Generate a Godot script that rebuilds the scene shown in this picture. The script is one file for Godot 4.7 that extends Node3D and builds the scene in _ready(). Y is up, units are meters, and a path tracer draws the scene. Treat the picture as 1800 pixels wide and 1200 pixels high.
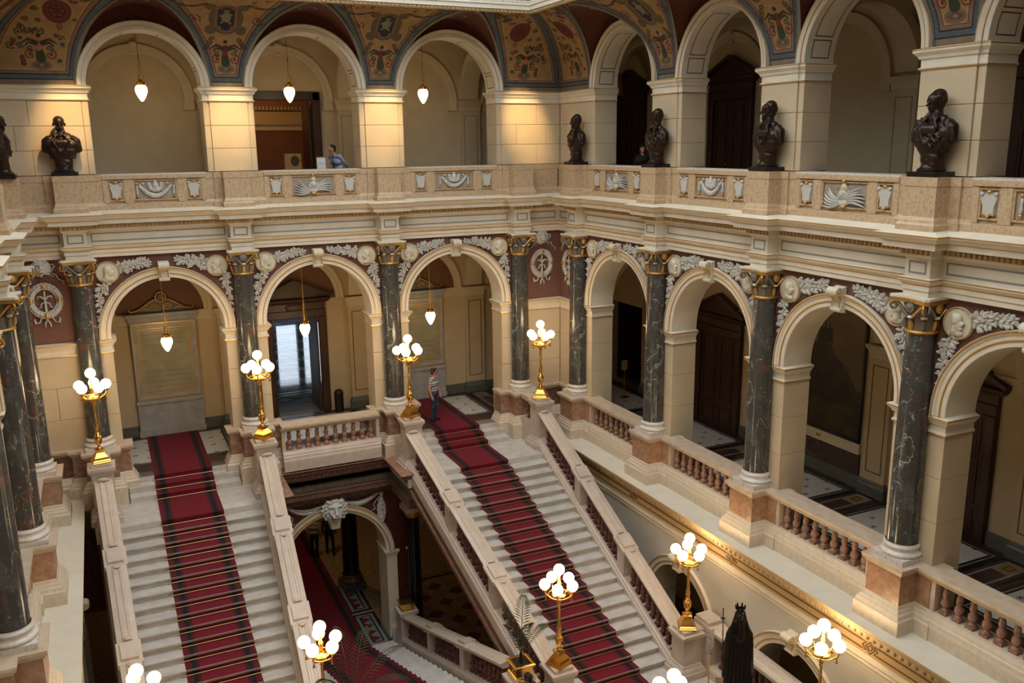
extends Node3D
# Grand museum stair hall: arcades on two floors round an open well with marble flights.

const BU := [-14.0, -9.93, -5.69, -1.39]
const RU := [1.35, 5.64, 9.906, 14.104, 18.3]
const XL := -15.39
const YU := 7.2          # upper gallery floor
const YG := -6.9         # entrance level floor
const YM := -3.9         # middle landing
const YT := -0.47        # landing at the head of the flights
const NW := -0.17        # wall face behind the column axis
const ND := -0.92        # back face of the arcade wall
const NB := -3.93        # gallery back wall
var M := {}
var names := {}
var rng := RandomNumberGenerator.new()
var cache := {}

# ------------------------------------------------------------------ mesh builder
class MB:
	var v := PackedVector3Array()
	var n := PackedVector3Array()
	var t := PackedVector2Array()
	var c := PackedColorArray()
	var T := Transform3D()
	func vert(p: Vector3, nn: Vector3, uv := Vector2.ZERO) -> void:
		v.append(T * p); n.append((T.basis * nn).normalized()); t.append(uv)
	func tri(a: Vector3, b: Vector3, d: Vector3) -> void:
		var nn := (b - a).cross(d - a)
		if nn.length_squared() < 1e-14: return
		nn = nn.normalized()
		vert(a, nn); vert(d, nn); vert(b, nn)
	func quad(a: Vector3, b: Vector3, d: Vector3, e: Vector3, ua := Vector2.ZERO, ub := Vector2.ZERO, ud := Vector2.ZERO, ue := Vector2.ZERO) -> void:
		var nn := (d - a).cross(e - b)
		if nn.length_squared() < 1e-14: return
		nn = nn.normalized()
		vert(a, nn, ua); vert(d, nn, ud); vert(b, nn, ub)
		vert(a, nn, ua); vert(e, nn, ue); vert(d, nn, ud)
	func squad(p: Array, q: Array, uvs: Array) -> void:   # four points, four normals (smooth)
		for i in [0, 2, 1, 0, 3, 2]: vert(p[i], q[i], uvs[i])
	func box(a: Vector3, b: Vector3) -> void:
		var x0 := a.x; var y0 := a.y; var z0 := a.z; var x1 := b.x; var y1 := b.y; var z1 := b.z
		quad(Vector3(x0,y0,z1),Vector3(x1,y0,z1),Vector3(x1,y1,z1),Vector3(x0,y1,z1))
		quad(Vector3(x1,y0,z0),Vector3(x0,y0,z0),Vector3(x0,y1,z0),Vector3(x1,y1,z0))
		quad(Vector3(x1,y0,z1),Vector3(x1,y0,z0),Vector3(x1,y1,z0),Vector3(x1,y1,z1))
		quad(Vector3(x0,y0,z0),Vector3(x0,y0,z1),Vector3(x0,y1,z1),Vector3(x0,y1,z0))
		quad(Vector3(x0,y1,z1),Vector3(x1,y1,z1),Vector3(x1,y1,z0),Vector3(x0,y1,z0))
		quad(Vector3(x0,y0,z0),Vector3(x1,y0,z0),Vector3(x1,y0,z1),Vector3(x0,y0,z1))
	func bbox(a: Vector3, b: Vector3, e: float) -> void:   # box with its front (+z) edges chamfered
		var x0 := a.x; var y0 := a.y; var z0 := a.z; var x1 := b.x; var y1 := b.y; var z1 := b.z
		var f := [Vector3(x0+e,y0+e,z1),Vector3(x1-e,y0+e,z1),Vector3(x1-e,y1-e,z1),Vector3(x0+e,y1-e,z1)]
		var g := [Vector3(x0,y0,z1-e),Vector3(x1,y0,z1-e),Vector3(x1,y1,z1-e),Vector3(x0,y1,z1-e)]
		var h := [Vector3(x0,y0,z0),Vector3(x1,y0,z0),Vector3(x1,y1,z0),Vector3(x0,y1,z0)]
		quad(f[0],f[1],f[2],f[3])
		for i in 4:
			var j := (i + 1) % 4
			quad(g[i],g[j],f[j],f[i]); quad(h[i],h[j],g[j],g[i])
		quad(h[3],h[2],h[1],h[0])
	func lathe(pr: Array, seg := 16, o := Vector3.ZERO, vs := 1.0) -> void:   # pr: Vector2(r, y) bottom to top
		var m := pr.size()
		var nr := []
		for j in m - 1:
			var d: Vector2 = pr[j + 1] - pr[j]
			nr.append(Vector2(d.y, -d.x).normalized())
		for j in m - 1:
			var na: Vector2 = nr[j]; var nb: Vector2 = nr[j]
			if j > 0 and nr[j - 1].dot(nr[j]) > 0.55: na = (nr[j - 1] + nr[j]).normalized()
			if j < m - 2 and nr[j + 1].dot(nr[j]) > 0.55: nb = (nr[j + 1] + nr[j]).normalized()
			for i in seg:
				var a0 := TAU * i / seg; var a1 := TAU * (i + 1) / seg
				var c0 := Vector3(cos(a0), 0, -sin(a0)); var c1 := Vector3(cos(a1), 0, -sin(a1))
				var P := [c0 * pr[j].x + Vector3(0, pr[j].y, 0) + o, c1 * pr[j].x + Vector3(0, pr[j].y, 0) + o, c1 * pr[j+1].x + Vector3(0, pr[j+1].y, 0) + o, c0 * pr[j+1].x + Vector3(0, pr[j+1].y, 0) + o]
				var N := [c0 * na.x + Vector3(0, na.y, 0), c1 * na.x + Vector3(0, na.y, 0), c1 * nb.x + Vector3(0, nb.y, 0), c0 * nb.x + Vector3(0, nb.y, 0)]
				squad(P, N, [Vector2(float(i)/seg, pr[j].y*vs), Vector2(float(i+1)/seg, pr[j].y*vs), Vector2(float(i+1)/seg, pr[j+1].y*vs), Vector2(float(i)/seg, pr[j+1].y*vs)])
	func tube(pts: Array, r, seg := 6, flat := 1.0) -> void:   # swept round bar; r a number or one per point
		var m := pts.size()
		var up := Vector3.UP
		var rings := []; var nrm := []
		for i in m:
			var d: Vector3 = (pts[min(i + 1, m - 1)] - pts[max(i - 1, 0)]).normalized()
			if abs(d.dot(up)) > 0.95: up = Vector3(0, 0, 1) if abs(d.z) < 0.9 else Vector3(1, 0, 0)
			var s := d.cross(up).normalized()
			var w := s.cross(d).normalized()
			up = w
			var ri: float = r[i] if r is Array else r
			var a := []; var b := []
			for k in seg:
				var an := TAU * k / seg
				var e := s * cos(an) + w * sin(an) * flat
				a.append(pts[i] + e * ri); b.append(e.normalized())
			rings.append(a); nrm.append(b)
		for i in m - 1:
			for k in seg:
				var l := (k + 1) % seg
				squad([rings[i][l], rings[i][k], rings[i+1][k], rings[i+1][l]], [nrm[i][l], nrm[i][k], nrm[i+1][k], nrm[i+1][l]], [Vector2.ZERO, Vector2.ZERO, Vector2.ZERO, Vector2.ZERO])
		for e in [0, m - 1]:
			for k in range(1, seg - 1):
				if e == 0: tri(rings[0][0], rings[0][k], rings[0][k + 1])
				else: tri(rings[e][0], rings[e][k + 1], rings[e][k])
	func ball(o: Vector3, r: Vector3, seg := 10, rows := 6) -> void:
		for j in rows:
			var t0 := PI * j / rows - PI / 2; var t1 := PI * (j + 1) / rows - PI / 2
			for i in seg:
				var a0 := TAU * i / seg; var a1 := TAU * (i + 1) / seg
				var q := []; var p := []
				for e in [[t0,a0],[t0,a1],[t1,a1],[t1,a0]]:
					var d := Vector3(cos(e[0])*cos(e[1]), sin(e[0]), -cos(e[0])*sin(e[1]))
					p.append(o + d * r); q.append((d / r).normalized())
				squad(p, q, [Vector2.ZERO, Vector2.ZERO, Vector2.ZERO, Vector2.ZERO])
	func sweep(path: Array, pr: Array, closed := false) -> void:   # plan path of Vector2(x, z), profile Vector2(out, y) bottom to top
		var m := path.size()
		var off := []
		for i in m:
			var p: Vector2 = path[i]
			var e0 := Vector2.ZERO; var e1 := Vector2.ZERO
			if closed or i > 0: e0 = (p - path[(i - 1 + m) % m]).normalized()
			if closed or i < m - 1: e1 = (path[(i + 1) % m] - p).normalized()
			if e0 == Vector2.ZERO: e0 = e1
			if e1 == Vector2.ZERO: e1 = e0
			var n0 := Vector2(-e0.y, e0.x); var n1 := Vector2(-e1.y, e1.x)
			off.append((n0 + n1) / (1.0 + n0.dot(n1)))
		for i in (m if closed else m - 1):
			var k := (i + 1) % m
			for j in pr.size() - 1:
				var a: Vector2 = path[i] + off[i] * pr[j].x; var b: Vector2 = path[k] + off[k] * pr[j].x
				var d: Vector2 = path[k] + off[k] * pr[j+1].x; var e: Vector2 = path[i] + off[i] * pr[j+1].x
				quad(Vector3(a.x, pr[j].y, a.y), Vector3(b.x, pr[j].y, b.y), Vector3(d.x, pr[j+1].y, d.y), Vector3(e.x, pr[j+1].y, e.y))
	func arch(cu: float, cy: float, pr: Array, seg := 24, stilt := 0.0, ry := 1.0) -> void:   # pr: Vector2(radius, n) from the back of the intrados outwards
		var st := []
		if stilt > 0.0: st.append([PI, -stilt])
		for i in seg + 1: st.append([PI - PI * i / seg, 0.0])
		if stilt > 0.0: st.append([0.0, -stilt])
		for i in st.size() - 1:
			for j in pr.size() - 1:
				var q := []
				for e in [[i, j], [i + 1, j], [i + 1, j + 1], [i, j + 1]]:
					var s: Array = st[e[0]]; var r: Vector2 = pr[e[1]]
					q.append(Vector3(cu + r.x * cos(s[0]), cy + r.x * sin(s[0]) * ry + s[1], r.y))
				quad(q[0], q[1], q[2], q[3])
	func spandrel(u0: float, u1: float, y0: float, y1: float, cu: float, cy: float, r: float, nn: float, seg := 24, ry := 1.0) -> void:   # wall face with an arched hole
		quad(Vector3(u0,y0,nn),Vector3(cu-r,y0,nn),Vector3(cu-r,y1,nn),Vector3(u0,y1,nn))
		quad(Vector3(cu+r,y0,nn),Vector3(u1,y0,nn),Vector3(u1,y1,nn),Vector3(cu+r,y1,nn))
		for i in seg:
			var a := PI - PI * i / seg; var b := PI - PI * (i + 1) / seg
			var xa := cu + r * cos(a); var xb := cu + r * cos(b)
			quad(Vector3(xa, cy + r*sin(a)*ry, nn), Vector3(xb, cy + r*sin(b)*ry, nn), Vector3(xb, y1, nn), Vector3(xa, y1, nn))
	func poly(pts: Array, z0: float, z1: float, bev := 0.0, back := false) -> void:   # outline of Vector2, counter-clockwise, pulled out from z0 to z1
		var pk := PackedVector2Array(pts)
		var top := pk
		if bev > 0.0:
			var o := Geometry2D.offset_polygon(pk, -bev)
			if o.size() == 1 and o[0].size() == pk.size(): top = o[0]
			else:
				var ce := Vector2.ZERO
				for p in pk: ce += p
				ce /= pk.size()
				top = PackedVector2Array()
				for p in pk: top.append(p + (ce - p).normalized() * bev)
		if bev > 0.0 and top.size() == pk.size():   # match the start point
			var best := 0
			for i in top.size():
				if top[i].distance_to(pk[0]) < top[best].distance_to(pk[0]): best = i
			var tt := PackedVector2Array()
			for i in top.size(): tt.append(top[(i + best) % top.size()])
			top = tt
		var ids := Geometry2D.triangulate_polygon(top)
		for i in range(0, ids.size(), 3):
			var a := top[ids[i]]; var b := top[ids[i+1]]; var d := top[ids[i+2]]
			if (b - a).cross(d - a) < 0.0: var s := b; b = d; d = s
			tri(Vector3(a.x,a.y,z1), Vector3(b.x,b.y,z1), Vector3(d.x,d.y,z1))
		if back:
			ids = Geometry2D.triangulate_polygon(pk)
			for i in range(0, ids.size(), 3):
				var a := pk[ids[i]]; var b := pk[ids[i+1]]; var d := pk[ids[i+2]]
				if (b - a).cross(d - a) > 0.0: var s := b; b = d; d = s
				tri(Vector3(a.x,a.y,z0), Vector3(b.x,b.y,z0), Vector3(d.x,d.y,z0))
		for i in pk.size():
			var j := (i + 1) % pk.size()
			quad(Vector3(pk[i].x,pk[i].y,z0), Vector3(pk[j].x,pk[j].y,z0), Vector3(top[j].x,top[j].y,z1), Vector3(top[i].x,top[i].y,z1))
	func ring(u0: float, u1: float, y0: float, y1: float, w: float, z0: float, z1: float) -> void:   # flat picture-frame of width w
		var o := [Vector2(u0,y0),Vector2(u1,y0),Vector2(u1,y1),Vector2(u0,y1)]
		var k := [Vector2(u0+w,y0+w),Vector2(u1-w,y0+w),Vector2(u1-w,y1-w),Vector2(u0+w,y1-w)]
		for i in 4:
			var j := (i + 1) % 4
			quad(Vector3(o[i].x,o[i].y,z1),Vector3(o[j].x,o[j].y,z1),Vector3(k[j].x,k[j].y,z1),Vector3(k[i].x,k[i].y,z1))
			quad(Vector3(o[i].x,o[i].y,z0),Vector3(o[j].x,o[j].y,z0),Vector3(o[j].x,o[j].y,z1),Vector3(o[i].x,o[i].y,z1))
			quad(Vector3(k[j].x,k[j].y,z0),Vector3(k[i].x,k[i].y,z0),Vector3(k[i].x,k[i].y,z1),Vector3(k[j].x,k[j].y,z1))
	func mesh() -> ArrayMesh:
		var a := []; a.resize(Mesh.ARRAY_MAX)
		a[Mesh.ARRAY_VERTEX] = v; a[Mesh.ARRAY_NORMAL] = n; a[Mesh.ARRAY_TEX_UV] = t
		if c.size() == v.size(): a[Mesh.ARRAY_COLOR] = c
		var m := ArrayMesh.new()
		m.add_surface_from_arrays(Mesh.PRIMITIVE_TRIANGLES, a)
		return m

# ------------------------------------------------------------------ nodes
func numbered(s: String) -> String:
	names[s] = names.get(s, -1) + 1
	return s if names[s] == 0 else "%s_%03d" % [s, names[s]]
func part(parent: Node, nm: String, m: Mesh, mt: Material, at = null) -> MeshInstance3D:
	var o := MeshInstance3D.new(); o.name = nm; o.mesh = m; o.material_override = mt
	if at is Transform3D: o.transform = at
	elif at is Vector3: o.position = at
	parent.add_child(o, true)
	return o
func pm(parent: Node, nm: String, b: MB, mt: Material, at = null) -> MeshInstance3D:
	return part(parent, nm, b.mesh(), mt, at)
func thing(nm: String, label: String, cat: String, xf = null, group := "") -> Node3D:
	var o := Node3D.new(); o.name = numbered(nm)
	if xf is Transform3D: o.transform = xf
	elif xf is Vector3: o.position = xf
	add_child(o)
	o.set_meta("label", label); o.set_meta("category", cat)
	if group != "": o.set_meta("group", group)
	return o
func struct(nm: String, label := "", cat := "", xf = null) -> Node3D:
	var o := Node3D.new(); o.name = nm
	if xf is Transform3D: o.transform = xf
	elif xf is Vector3: o.position = xf
	add_child(o)
	o.set_meta("kind", "structure")
	if label != "": o.set_meta("label", label); o.set_meta("category", cat)
	return o
func sub(parent: Node, nm: String, at = null) -> Node3D:
	var o := Node3D.new(); o.name = nm
	if at is Transform3D: o.transform = at
	elif at is Vector3: o.position = at
	parent.add_child(o, true)
	return o
func stuff(o: Node) -> Node:
	o.set_meta("kind", "stuff"); return o
func dup(src: Node3D, label: String, xf, group := "") -> Node3D:
	var o: Node3D = src.duplicate(); o.name = numbered(src.name.rstrip("0123456789_"))
	add_child(o)
	if xf is Transform3D: o.transform = xf
	else: o.position = xf
	o.set_meta("label", label)
	if group != "": o.set_meta("group", group)
	return o
func V(x: float, y: float, z: float) -> Vector3: return Vector3(x, y, z)
func P2(a: Array) -> Array:   # flat number list to Vector2 list
	var r := []
	for i in range(0, a.size(), 2): r.append(Vector2(a[i], a[i + 1]))
	return r
func turn(at: Vector3, deg := 0.0, s := 1.0) -> Transform3D:
	return Transform3D(Basis(Vector3.UP, deg_to_rad(deg)).scaled(Vector3.ONE * s), at)
func frame_xf(w: String) -> Transform3D:   # local (along the wall, up, into the hall)
	if w == "right": return Transform3D(Basis(V(0,0,1), V(0,1,0), V(-1,0,0)), Vector3.ZERO)
	if w == "left": return Transform3D(Basis(V(0,0,-1), V(0,1,0), V(1,0,0)), V(XL, 0, 0))
	return Transform3D()
func plan(w: String, u: float, n: float) -> Vector2:
	var p := frame_xf(w) * V(u, 0, n)
	return Vector2(p.x, p.z)

# ------------------------------------------------------------------ materials
func noise(sd: int, fr: float, oct := 4, ridged := false) -> FastNoiseLite:
	var f := FastNoiseLite.new(); f.seed = sd; f.frequency = fr; f.noise_type = FastNoiseLite.TYPE_SIMPLEX_SMOOTH
	f.fractal_type = FastNoiseLite.FRACTAL_RIDGED if ridged else FastNoiseLite.FRACTAL_FBM
	f.fractal_octaves = oct
	return f
func ramp_tex(sd: int, fr: float, cols: Array, size := 256, oct := 4, ridged := false) -> ImageTexture:
	var src := noise(sd, fr, oct, ridged).get_seamless_image(size, size)
	var g := Gradient.new(); g.offsets = PackedFloat32Array(); g.colors = PackedColorArray()
	var off := PackedFloat32Array(); var cc := PackedColorArray()
	for i in cols.size(): off.append(float(i) / (cols.size() - 1)); cc.append(cols[i])
	g.offsets = off; g.colors = cc
	var lut := []
	for i in 256: lut.append(g.sample(i / 255.0))
	var im := Image.create(size, size, false, Image.FORMAT_RGB8)
	for y in size:
		for x in size: im.set_pixel(x, y, lut[int(src.get_pixel(x, y).r * 255.0)])
	return ImageTexture.create_from_image(im)
func mat(key: String, col: Color, rough := 0.7, metal := 0.0, tex: Texture2D = null, scale := 1.0, spec := 0.5) -> StandardMaterial3D:
	var m := StandardMaterial3D.new()
	m.albedo_color = col; m.roughness = rough; m.metallic = metal; m.metallic_specular = spec
	if tex:
		m.albedo_texture = tex; m.uv1_triplanar = true; m.uv1_world_triplanar = true; m.uv1_scale = Vector3.ONE * scale
	M[key] = m
	return m

func _ready() -> void:
	rng.seed = 7
	# ---- camera
	var cam := Camera3D.new(); cam.name = "camera"
	var yaw := 0.435975; var pit := -0.222743; var rol := -0.0125436
	var fw := V(sin(yaw) * cos(pit), sin(pit), -cos(yaw) * cos(pit))
	var rt := V(cos(yaw), 0, sin(yaw)); var up := rt.cross(fw)
	var r2 := rt * cos(rol) + up * sin(rol); var u2 := up * cos(rol) - rt * sin(rol)
	cam.transform = Transform3D(Basis(r2, u2, -fw), V(-13.4013, 8.9559, 25.145))
	cam.fov = rad_to_deg(2.0 * atan(600.0 / 1541.8)); cam.near = 0.05; cam.far = 200.0
	add_child(cam); cam.current = true
	# ---- sky, exposure
	var env := Environment.new()
	env.background_mode = Environment.BG_SKY
	var sky := Sky.new(); var sm := ProceduralSkyMaterial.new()
	sm.sky_top_color = Color(0.84, 0.85, 0.85); sm.sky_horizon_color = Color(0.78, 0.86, 0.95); sm.sky_curve = 0.3
	sm.ground_bottom_color = Color(0.35, 0.34, 0.32); sm.ground_horizon_color = Color(0.6, 0.62, 0.62)
	sm.sky_energy_multiplier = SKY_E; sm.sun_angle_max = 1.0
	sky.sky_material = sm; env.sky = sky
	env.tonemap_mode = Environment.TONE_MAPPER_LINEAR
	env.tonemap_exposure = EXPO
	env.ambient_light_source = Environment.AMBIENT_SOURCE_DISABLED
	env.sdfgi_enabled = true; env.ssao_enabled = true; env.ssil_enabled = true
	var we := WorldEnvironment.new(); we.environment = env; add_child(we)
	materials()
	structure()
	for w in ["left", "back", "right"]: arcade(w)
	entablature()
	ceiling_parts()
	columns()
	balustrades()
	stairs()
	lower_level()
	galleries()
	lamps()
	busts_and_people()
	furnishings()

const SKY_E := 2.3
const EXPO := 1.22

func tone(c: Color, f: float) -> Color: return Color(c.r * f, c.g * f, c.b * f)
func mottled(key: String, c: Color, d: float, sd: int, fr := 0.012, scale := 0.5, rough := 0.7, size := 256) -> StandardMaterial3D:
	return mat(key, Color.WHITE, rough, 0.0, ramp_tex(sd, fr, [tone(c, 1.0 - d), c, tone(c, 1.0 + d)], size), scale)

func materials() -> void:
	mottled("plaster", Color(0.84, 0.80, 0.72), 0.03, 1)
	mottled("ashlar", Color(0.77, 0.695, 0.575), 0.035, 2, 0.01, 0.35)
	mottled("ledge", Color(0.82, 0.79, 0.72), 0.02, 3)
	mat("joint", Color(0.36, 0.28, 0.22), 0.9)
	mottled("red", Color(0.43, 0.285, 0.24), 0.05, 4, 0.012, 0.4, 0.8)
	mottled("olive", Color(0.46, 0.44, 0.38), 0.05, 5)
	mat("lunette", Color.WHITE, 0.85, 0.0, ramp_tex(61, 0.03, [Color(0.20, 0.10, 0.075), Color(0.30, 0.135, 0.10), Color(0.33, 0.15, 0.105), Color(0.46, 0.27, 0.15)], 256, 5, true), 0.9)
	mat("relief", Color(0.74, 0.725, 0.69), 0.6)
	mottled("panelground", Color(0.60, 0.555, 0.50), 0.05, 36, 0.03, 0.8, 0.5)
	mat("medal", Color(0.80, 0.77, 0.69), 0.5)
	mat("greyline", Color(0.53, 0.52, 0.50), 0.7)
	mat("brownline", Color(0.40, 0.29, 0.17), 0.7)
	mat("gilt", Color(0.80, 0.62, 0.33), 0.36, 0.75)
	mat("rod", Color(0.72, 0.63, 0.43), 0.35, 1.0)
	mottled("lowerwall", Color(0.73, 0.705, 0.655), 0.02, 34)
	mottled("uppertrim", Color(0.80, 0.74, 0.63), 0.03, 35, 0.012, 0.4)
	mat("brass", Color(0.90, 0.70, 0.36), 0.22, 1.0)
	mat("ochre", Color(0.70, 0.585, 0.41), 0.6)
	mat("bronze", Color(0.21, 0.155, 0.125), 0.36, 0.65)
	mat("darkbronze", Color(0.10, 0.078, 0.066), 0.28, 0.6)
	mat("black", Color(0.03, 0.03, 0.03), 0.4)
	mat("blackwood", Color(0.06, 0.04, 0.035), 0.35)
	mat("capital", Color(0.44, 0.41, 0.36), 0.45)
	mat("dado_right", Color.WHITE, 0.35, 0.0, ramp_tex(11, 0.03, [Color(0.55, 0.40, 0.30), Color(0.62, 0.465, 0.355), Color(0.66, 0.515, 0.405), Color(0.73, 0.61, 0.50)], 256, 5), 0.6)
	mat("dado_back", Color.WHITE, 0.35, 0.0, ramp_tex(12, 0.03, [Color(0.46, 0.32, 0.26), Color(0.55, 0.40, 0.33), Color(0.60, 0.46, 0.38), Color(0.72, 0.62, 0.54)], 256, 5), 0.6)
	mat("parapet", Color.WHITE, 0.42, 0.0, ramp_tex(13, 0.05, [Color(0.60, 0.485, 0.37), Color(0.72, 0.61, 0.475), Color(0.76, 0.67, 0.54), Color(0.69, 0.565, 0.44), Color(0.82, 0.755, 0.65)], 256, 5), 0.5)
	mat("rail", Color.WHITE, 0.38, 0.0, ramp_tex(14, 0.02, [Color(0.70, 0.62, 0.53), Color(0.76, 0.68, 0.59), Color(0.80, 0.73, 0.65)], 256, 5), 0.6)
	mat("stairrail", Color.WHITE, 0.38, 0.0, ramp_tex(15, 0.02, [Color(0.71, 0.64, 0.58), Color(0.75, 0.69, 0.63), Color(0.78, 0.725, 0.675)], 256, 5), 0.6)
	mat("base", Color.WHITE, 0.4, 0.0, ramp_tex(16, 0.03, [Color(0.75, 0.69, 0.60), Color(0.79, 0.73, 0.64), Color(0.82, 0.77, 0.69)], 256, 5), 0.8)
	mat("whitemarble", Color.WHITE, 0.35, 0.0, ramp_tex(17, 0.02, [Color(0.66, 0.58, 0.55), Color(0.80, 0.77, 0.73), Color(0.84, 0.82, 0.79)], 256, 5, true), 1.2)
	mat("baluster", Color.WHITE, 0.22, 0.0, ramp_tex(18, 0.03, [Color(0.46, 0.33, 0.27), Color(0.58, 0.43, 0.36), Color(0.66, 0.53, 0.45)], 256, 4), 0.9)
	mat("redbaluster", Color.WHITE, 0.18, 0.0, ramp_tex(19, 0.03, [Color(0.26, 0.12, 0.12), Color(0.38, 0.20, 0.19), Color(0.46, 0.29, 0.27)], 256, 4), 0.9)
	mat("step", Color.WHITE, 0.45, 0.0, ramp_tex(20, 0.015, [Color(0.68, 0.655, 0.625), Color(0.745, 0.725, 0.70), Color(0.78, 0.765, 0.74)], 256, 5), 0.5)
	mat("brownmarble", Color.WHITE, 0.35, 0.0, ramp_tex(21, 0.03, [Color(0.33, 0.22, 0.17), Color(0.43, 0.31, 0.25), Color(0.52, 0.40, 0.33)], 256, 5), 0.7)
	mat("greenmarble", Color.WHITE, 0.3, 0.0, ramp_tex(22, 0.03, [Color(0.20, 0.22, 0.20), Color(0.30, 0.32, 0.29), Color(0.42, 0.43, 0.39)], 256, 5), 0.7)
	mat("redmarble", Color.WHITE, 0.3, 0.0, ramp_tex(32, 0.03, [Color(0.22, 0.10, 0.085), Color(0.30, 0.14, 0.12), Color(0.38, 0.21, 0.18)], 256, 5), 0.7)
	mat("blackmarble", Color.WHITE, 0.12, 0.0, ramp_tex(33, 0.02, [Color(0.04, 0.045, 0.045), Color(0.075, 0.08, 0.08), Color(0.20, 0.20, 0.19)], 256, 5), 0.6)
	mat("greymarble", Color.WHITE, 0.35, 0.0, ramp_tex(23, 0.012, [Color(0.56, 0.555, 0.54), Color(0.61, 0.605, 0.595), Color(0.66, 0.655, 0.645)], 256, 5, false), 0.6)
	mat("wood", Color.WHITE, 0.4, 0.0, grain_tex(), 0.7)
	mottled("gallerywall", Color(0.75, 0.66, 0.51), 0.03, 24, 0.012, 0.4)
	mottled("gallerytrim", Color(0.79, 0.72, 0.59), 0.03, 25, 0.012, 0.4)
	mottled("galleryred", Color(0.42, 0.28, 0.18), 0.05, 26, 0.012, 0.4)
	mottled("upperwall", Color(0.76, 0.69, 0.56), 0.03, 27, 0.012, 0.4)
	mottled("plinthgreen", Color(0.36, 0.36, 0.31), 0.06, 28, 0.02, 0.5, 0.5)
	mottled("room", Color(0.50, 0.31, 0.19), 0.06, 29, 0.012, 0.4)
	mat("mosaic", Color(0.74, 0.72, 0.68), 0.4)
	mat("darktile", Color(0.10, 0.075, 0.065), 0.3)
	mat("browntile", Color.WHITE, 0.3, 0.0, ramp_tex(30, 0.04, [Color(0.17, 0.11, 0.09), Color(0.25, 0.17, 0.13), Color(0.30, 0.21, 0.17)], 128, 4), 0.8)
	mat("redtile", Color(0.36, 0.15, 0.10), 0.3)
	mat("yellowtile", Color(0.55, 0.42, 0.22), 0.35)
	mat("beigetile", Color.WHITE, 0.3, 0.0, ramp_tex(31, 0.04, [Color(0.46, 0.38, 0.29), Color(0.56, 0.48, 0.38), Color(0.62, 0.54, 0.45)], 128, 4), 0.8)
	mat("redtile2", Color(0.30, 0.17, 0.15), 0.12)
	mat("whitewash", Color(0.74, 0.74, 0.72), 0.7)
	mat("bluetile", Color(0.20, 0.26, 0.30), 0.06)
	mat("whitetile", Color(0.47, 0.50, 0.52), 0.06)
	mat("tie", Color(0.22, 0.06, 0.09), 0.7)
	mat("soil", Color(0.13, 0.09, 0.06), 0.95)
	var leafm := mat("palm", Color(0.17, 0.22, 0.12), 0.6)
	leafm.backlight_enabled = true; leafm.backlight = Color(0.05, 0.09, 0.03)
	var glow := mat("globe", Color(1, 0.97, 0.9), 0.3)
	glow.emission_enabled = true; glow.emission = Color(1.0, 0.90, 0.72); glow.emission_energy_multiplier = GLOBE_E
	var fig := mat("figure", Color.WHITE, 0.75)
	fig.vertex_color_use_as_albedo = true
	# column shaft: dark grey-green and rust marble with pale veins
	var W := 384; var H := 768
	var n1 := noise(41, 0.010, 4); var n2 := noise(42, 0.006, 4, true); var n3 := noise(43, 0.020, 3, true); var n4 := noise(44, 0.06, 3); var n5 := noise(45, 0.011, 1, true)
	var im := Image.create(W, H, false, Image.FORMAT_RGB8)
	for y in H:
		for x in W:
			var an := TAU * x / W; var q := V(cos(an) * 61.0, y, sin(an) * 61.0)
			var a := n1.get_noise_3dv(q) + 0.35 * n4.get_noise_3dv(q)
			var col := Color(0.255, 0.26, 0.25).lerp(Color(0.35, 0.265, 0.235), smoothstep(0.14, 0.5, a)).lerp(Color(0.32, 0.32, 0.31), smoothstep(-0.05, -0.45, a))
			var ve := smoothstep(0.74, 0.95, n2.get_noise_3dv(q * V(1.4, 0.8, 1.4)) + 0.12 * n4.get_noise_3dv(q * 2.0))
			var vf := smoothstep(0.72, 1.0, n3.get_noise_3dv(q)) * smoothstep(-0.1, 0.25, n1.get_noise_3dv(q + V(300, 50, 9)))
			var vl := smoothstep(0.93, 0.985, n5.get_noise_3dv(q * V(1.0, 0.6, 1.0) + V(0, 0, 30) * n4.get_noise_3dv(q * 0.5))) * smoothstep(-0.15, 0.1, n1.get_noise_3dv(q * 0.7 + V(90, 0, 0)))
			im.set_pixel(x, y, col.lerp(Color(0.74, 0.72, 0.66), clampf(ve * 0.7 + vf * 0.6 + vl * 0.9, 0, 0.95)))
	var shaft := mat("shaft", Color.WHITE, 0.16)
	shaft.albedo_texture = ImageTexture.create_from_image(im)
	# carpet stripes across
	var ci := Image.create(256, 8, false, Image.FORMAT_RGB8)
	for x in 256:
		var e: float = min(x, 255 - x) / 255.0
		var dark := (e > 0.055 and e < 0.065) or (e > 0.085 and e < 0.16) or (e > 0.175 and e < 0.19)
		for y in 8: ci.set_pixel(x, y, Color(0.06, 0.05, 0.06) if dark else (Color(0.40, 0.015, 0.105) if e > 0.19 else Color(0.35, 0.015, 0.09)))
	var cm := mat("carpet", Color.WHITE, 0.95); cm.albedo_texture = ImageTexture.create_from_image(ci)

const GLOBE_E := 8.0

func grain_tex() -> ImageTexture:
	var f := noise(51, 0.02, 4)
	var im := Image.create(256, 256, false, Image.FORMAT_RGB8)
	for y in 256:
		for x in 256:
			var a := f.get_noise_2d(x * 5.0, y * 0.5) * 0.5 + 0.5
			im.set_pixel(x, y, Color(0.17, 0.095, 0.05).lerp(Color(0.30, 0.18, 0.10), a))
	return ImageTexture.create_from_image(im)

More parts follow.
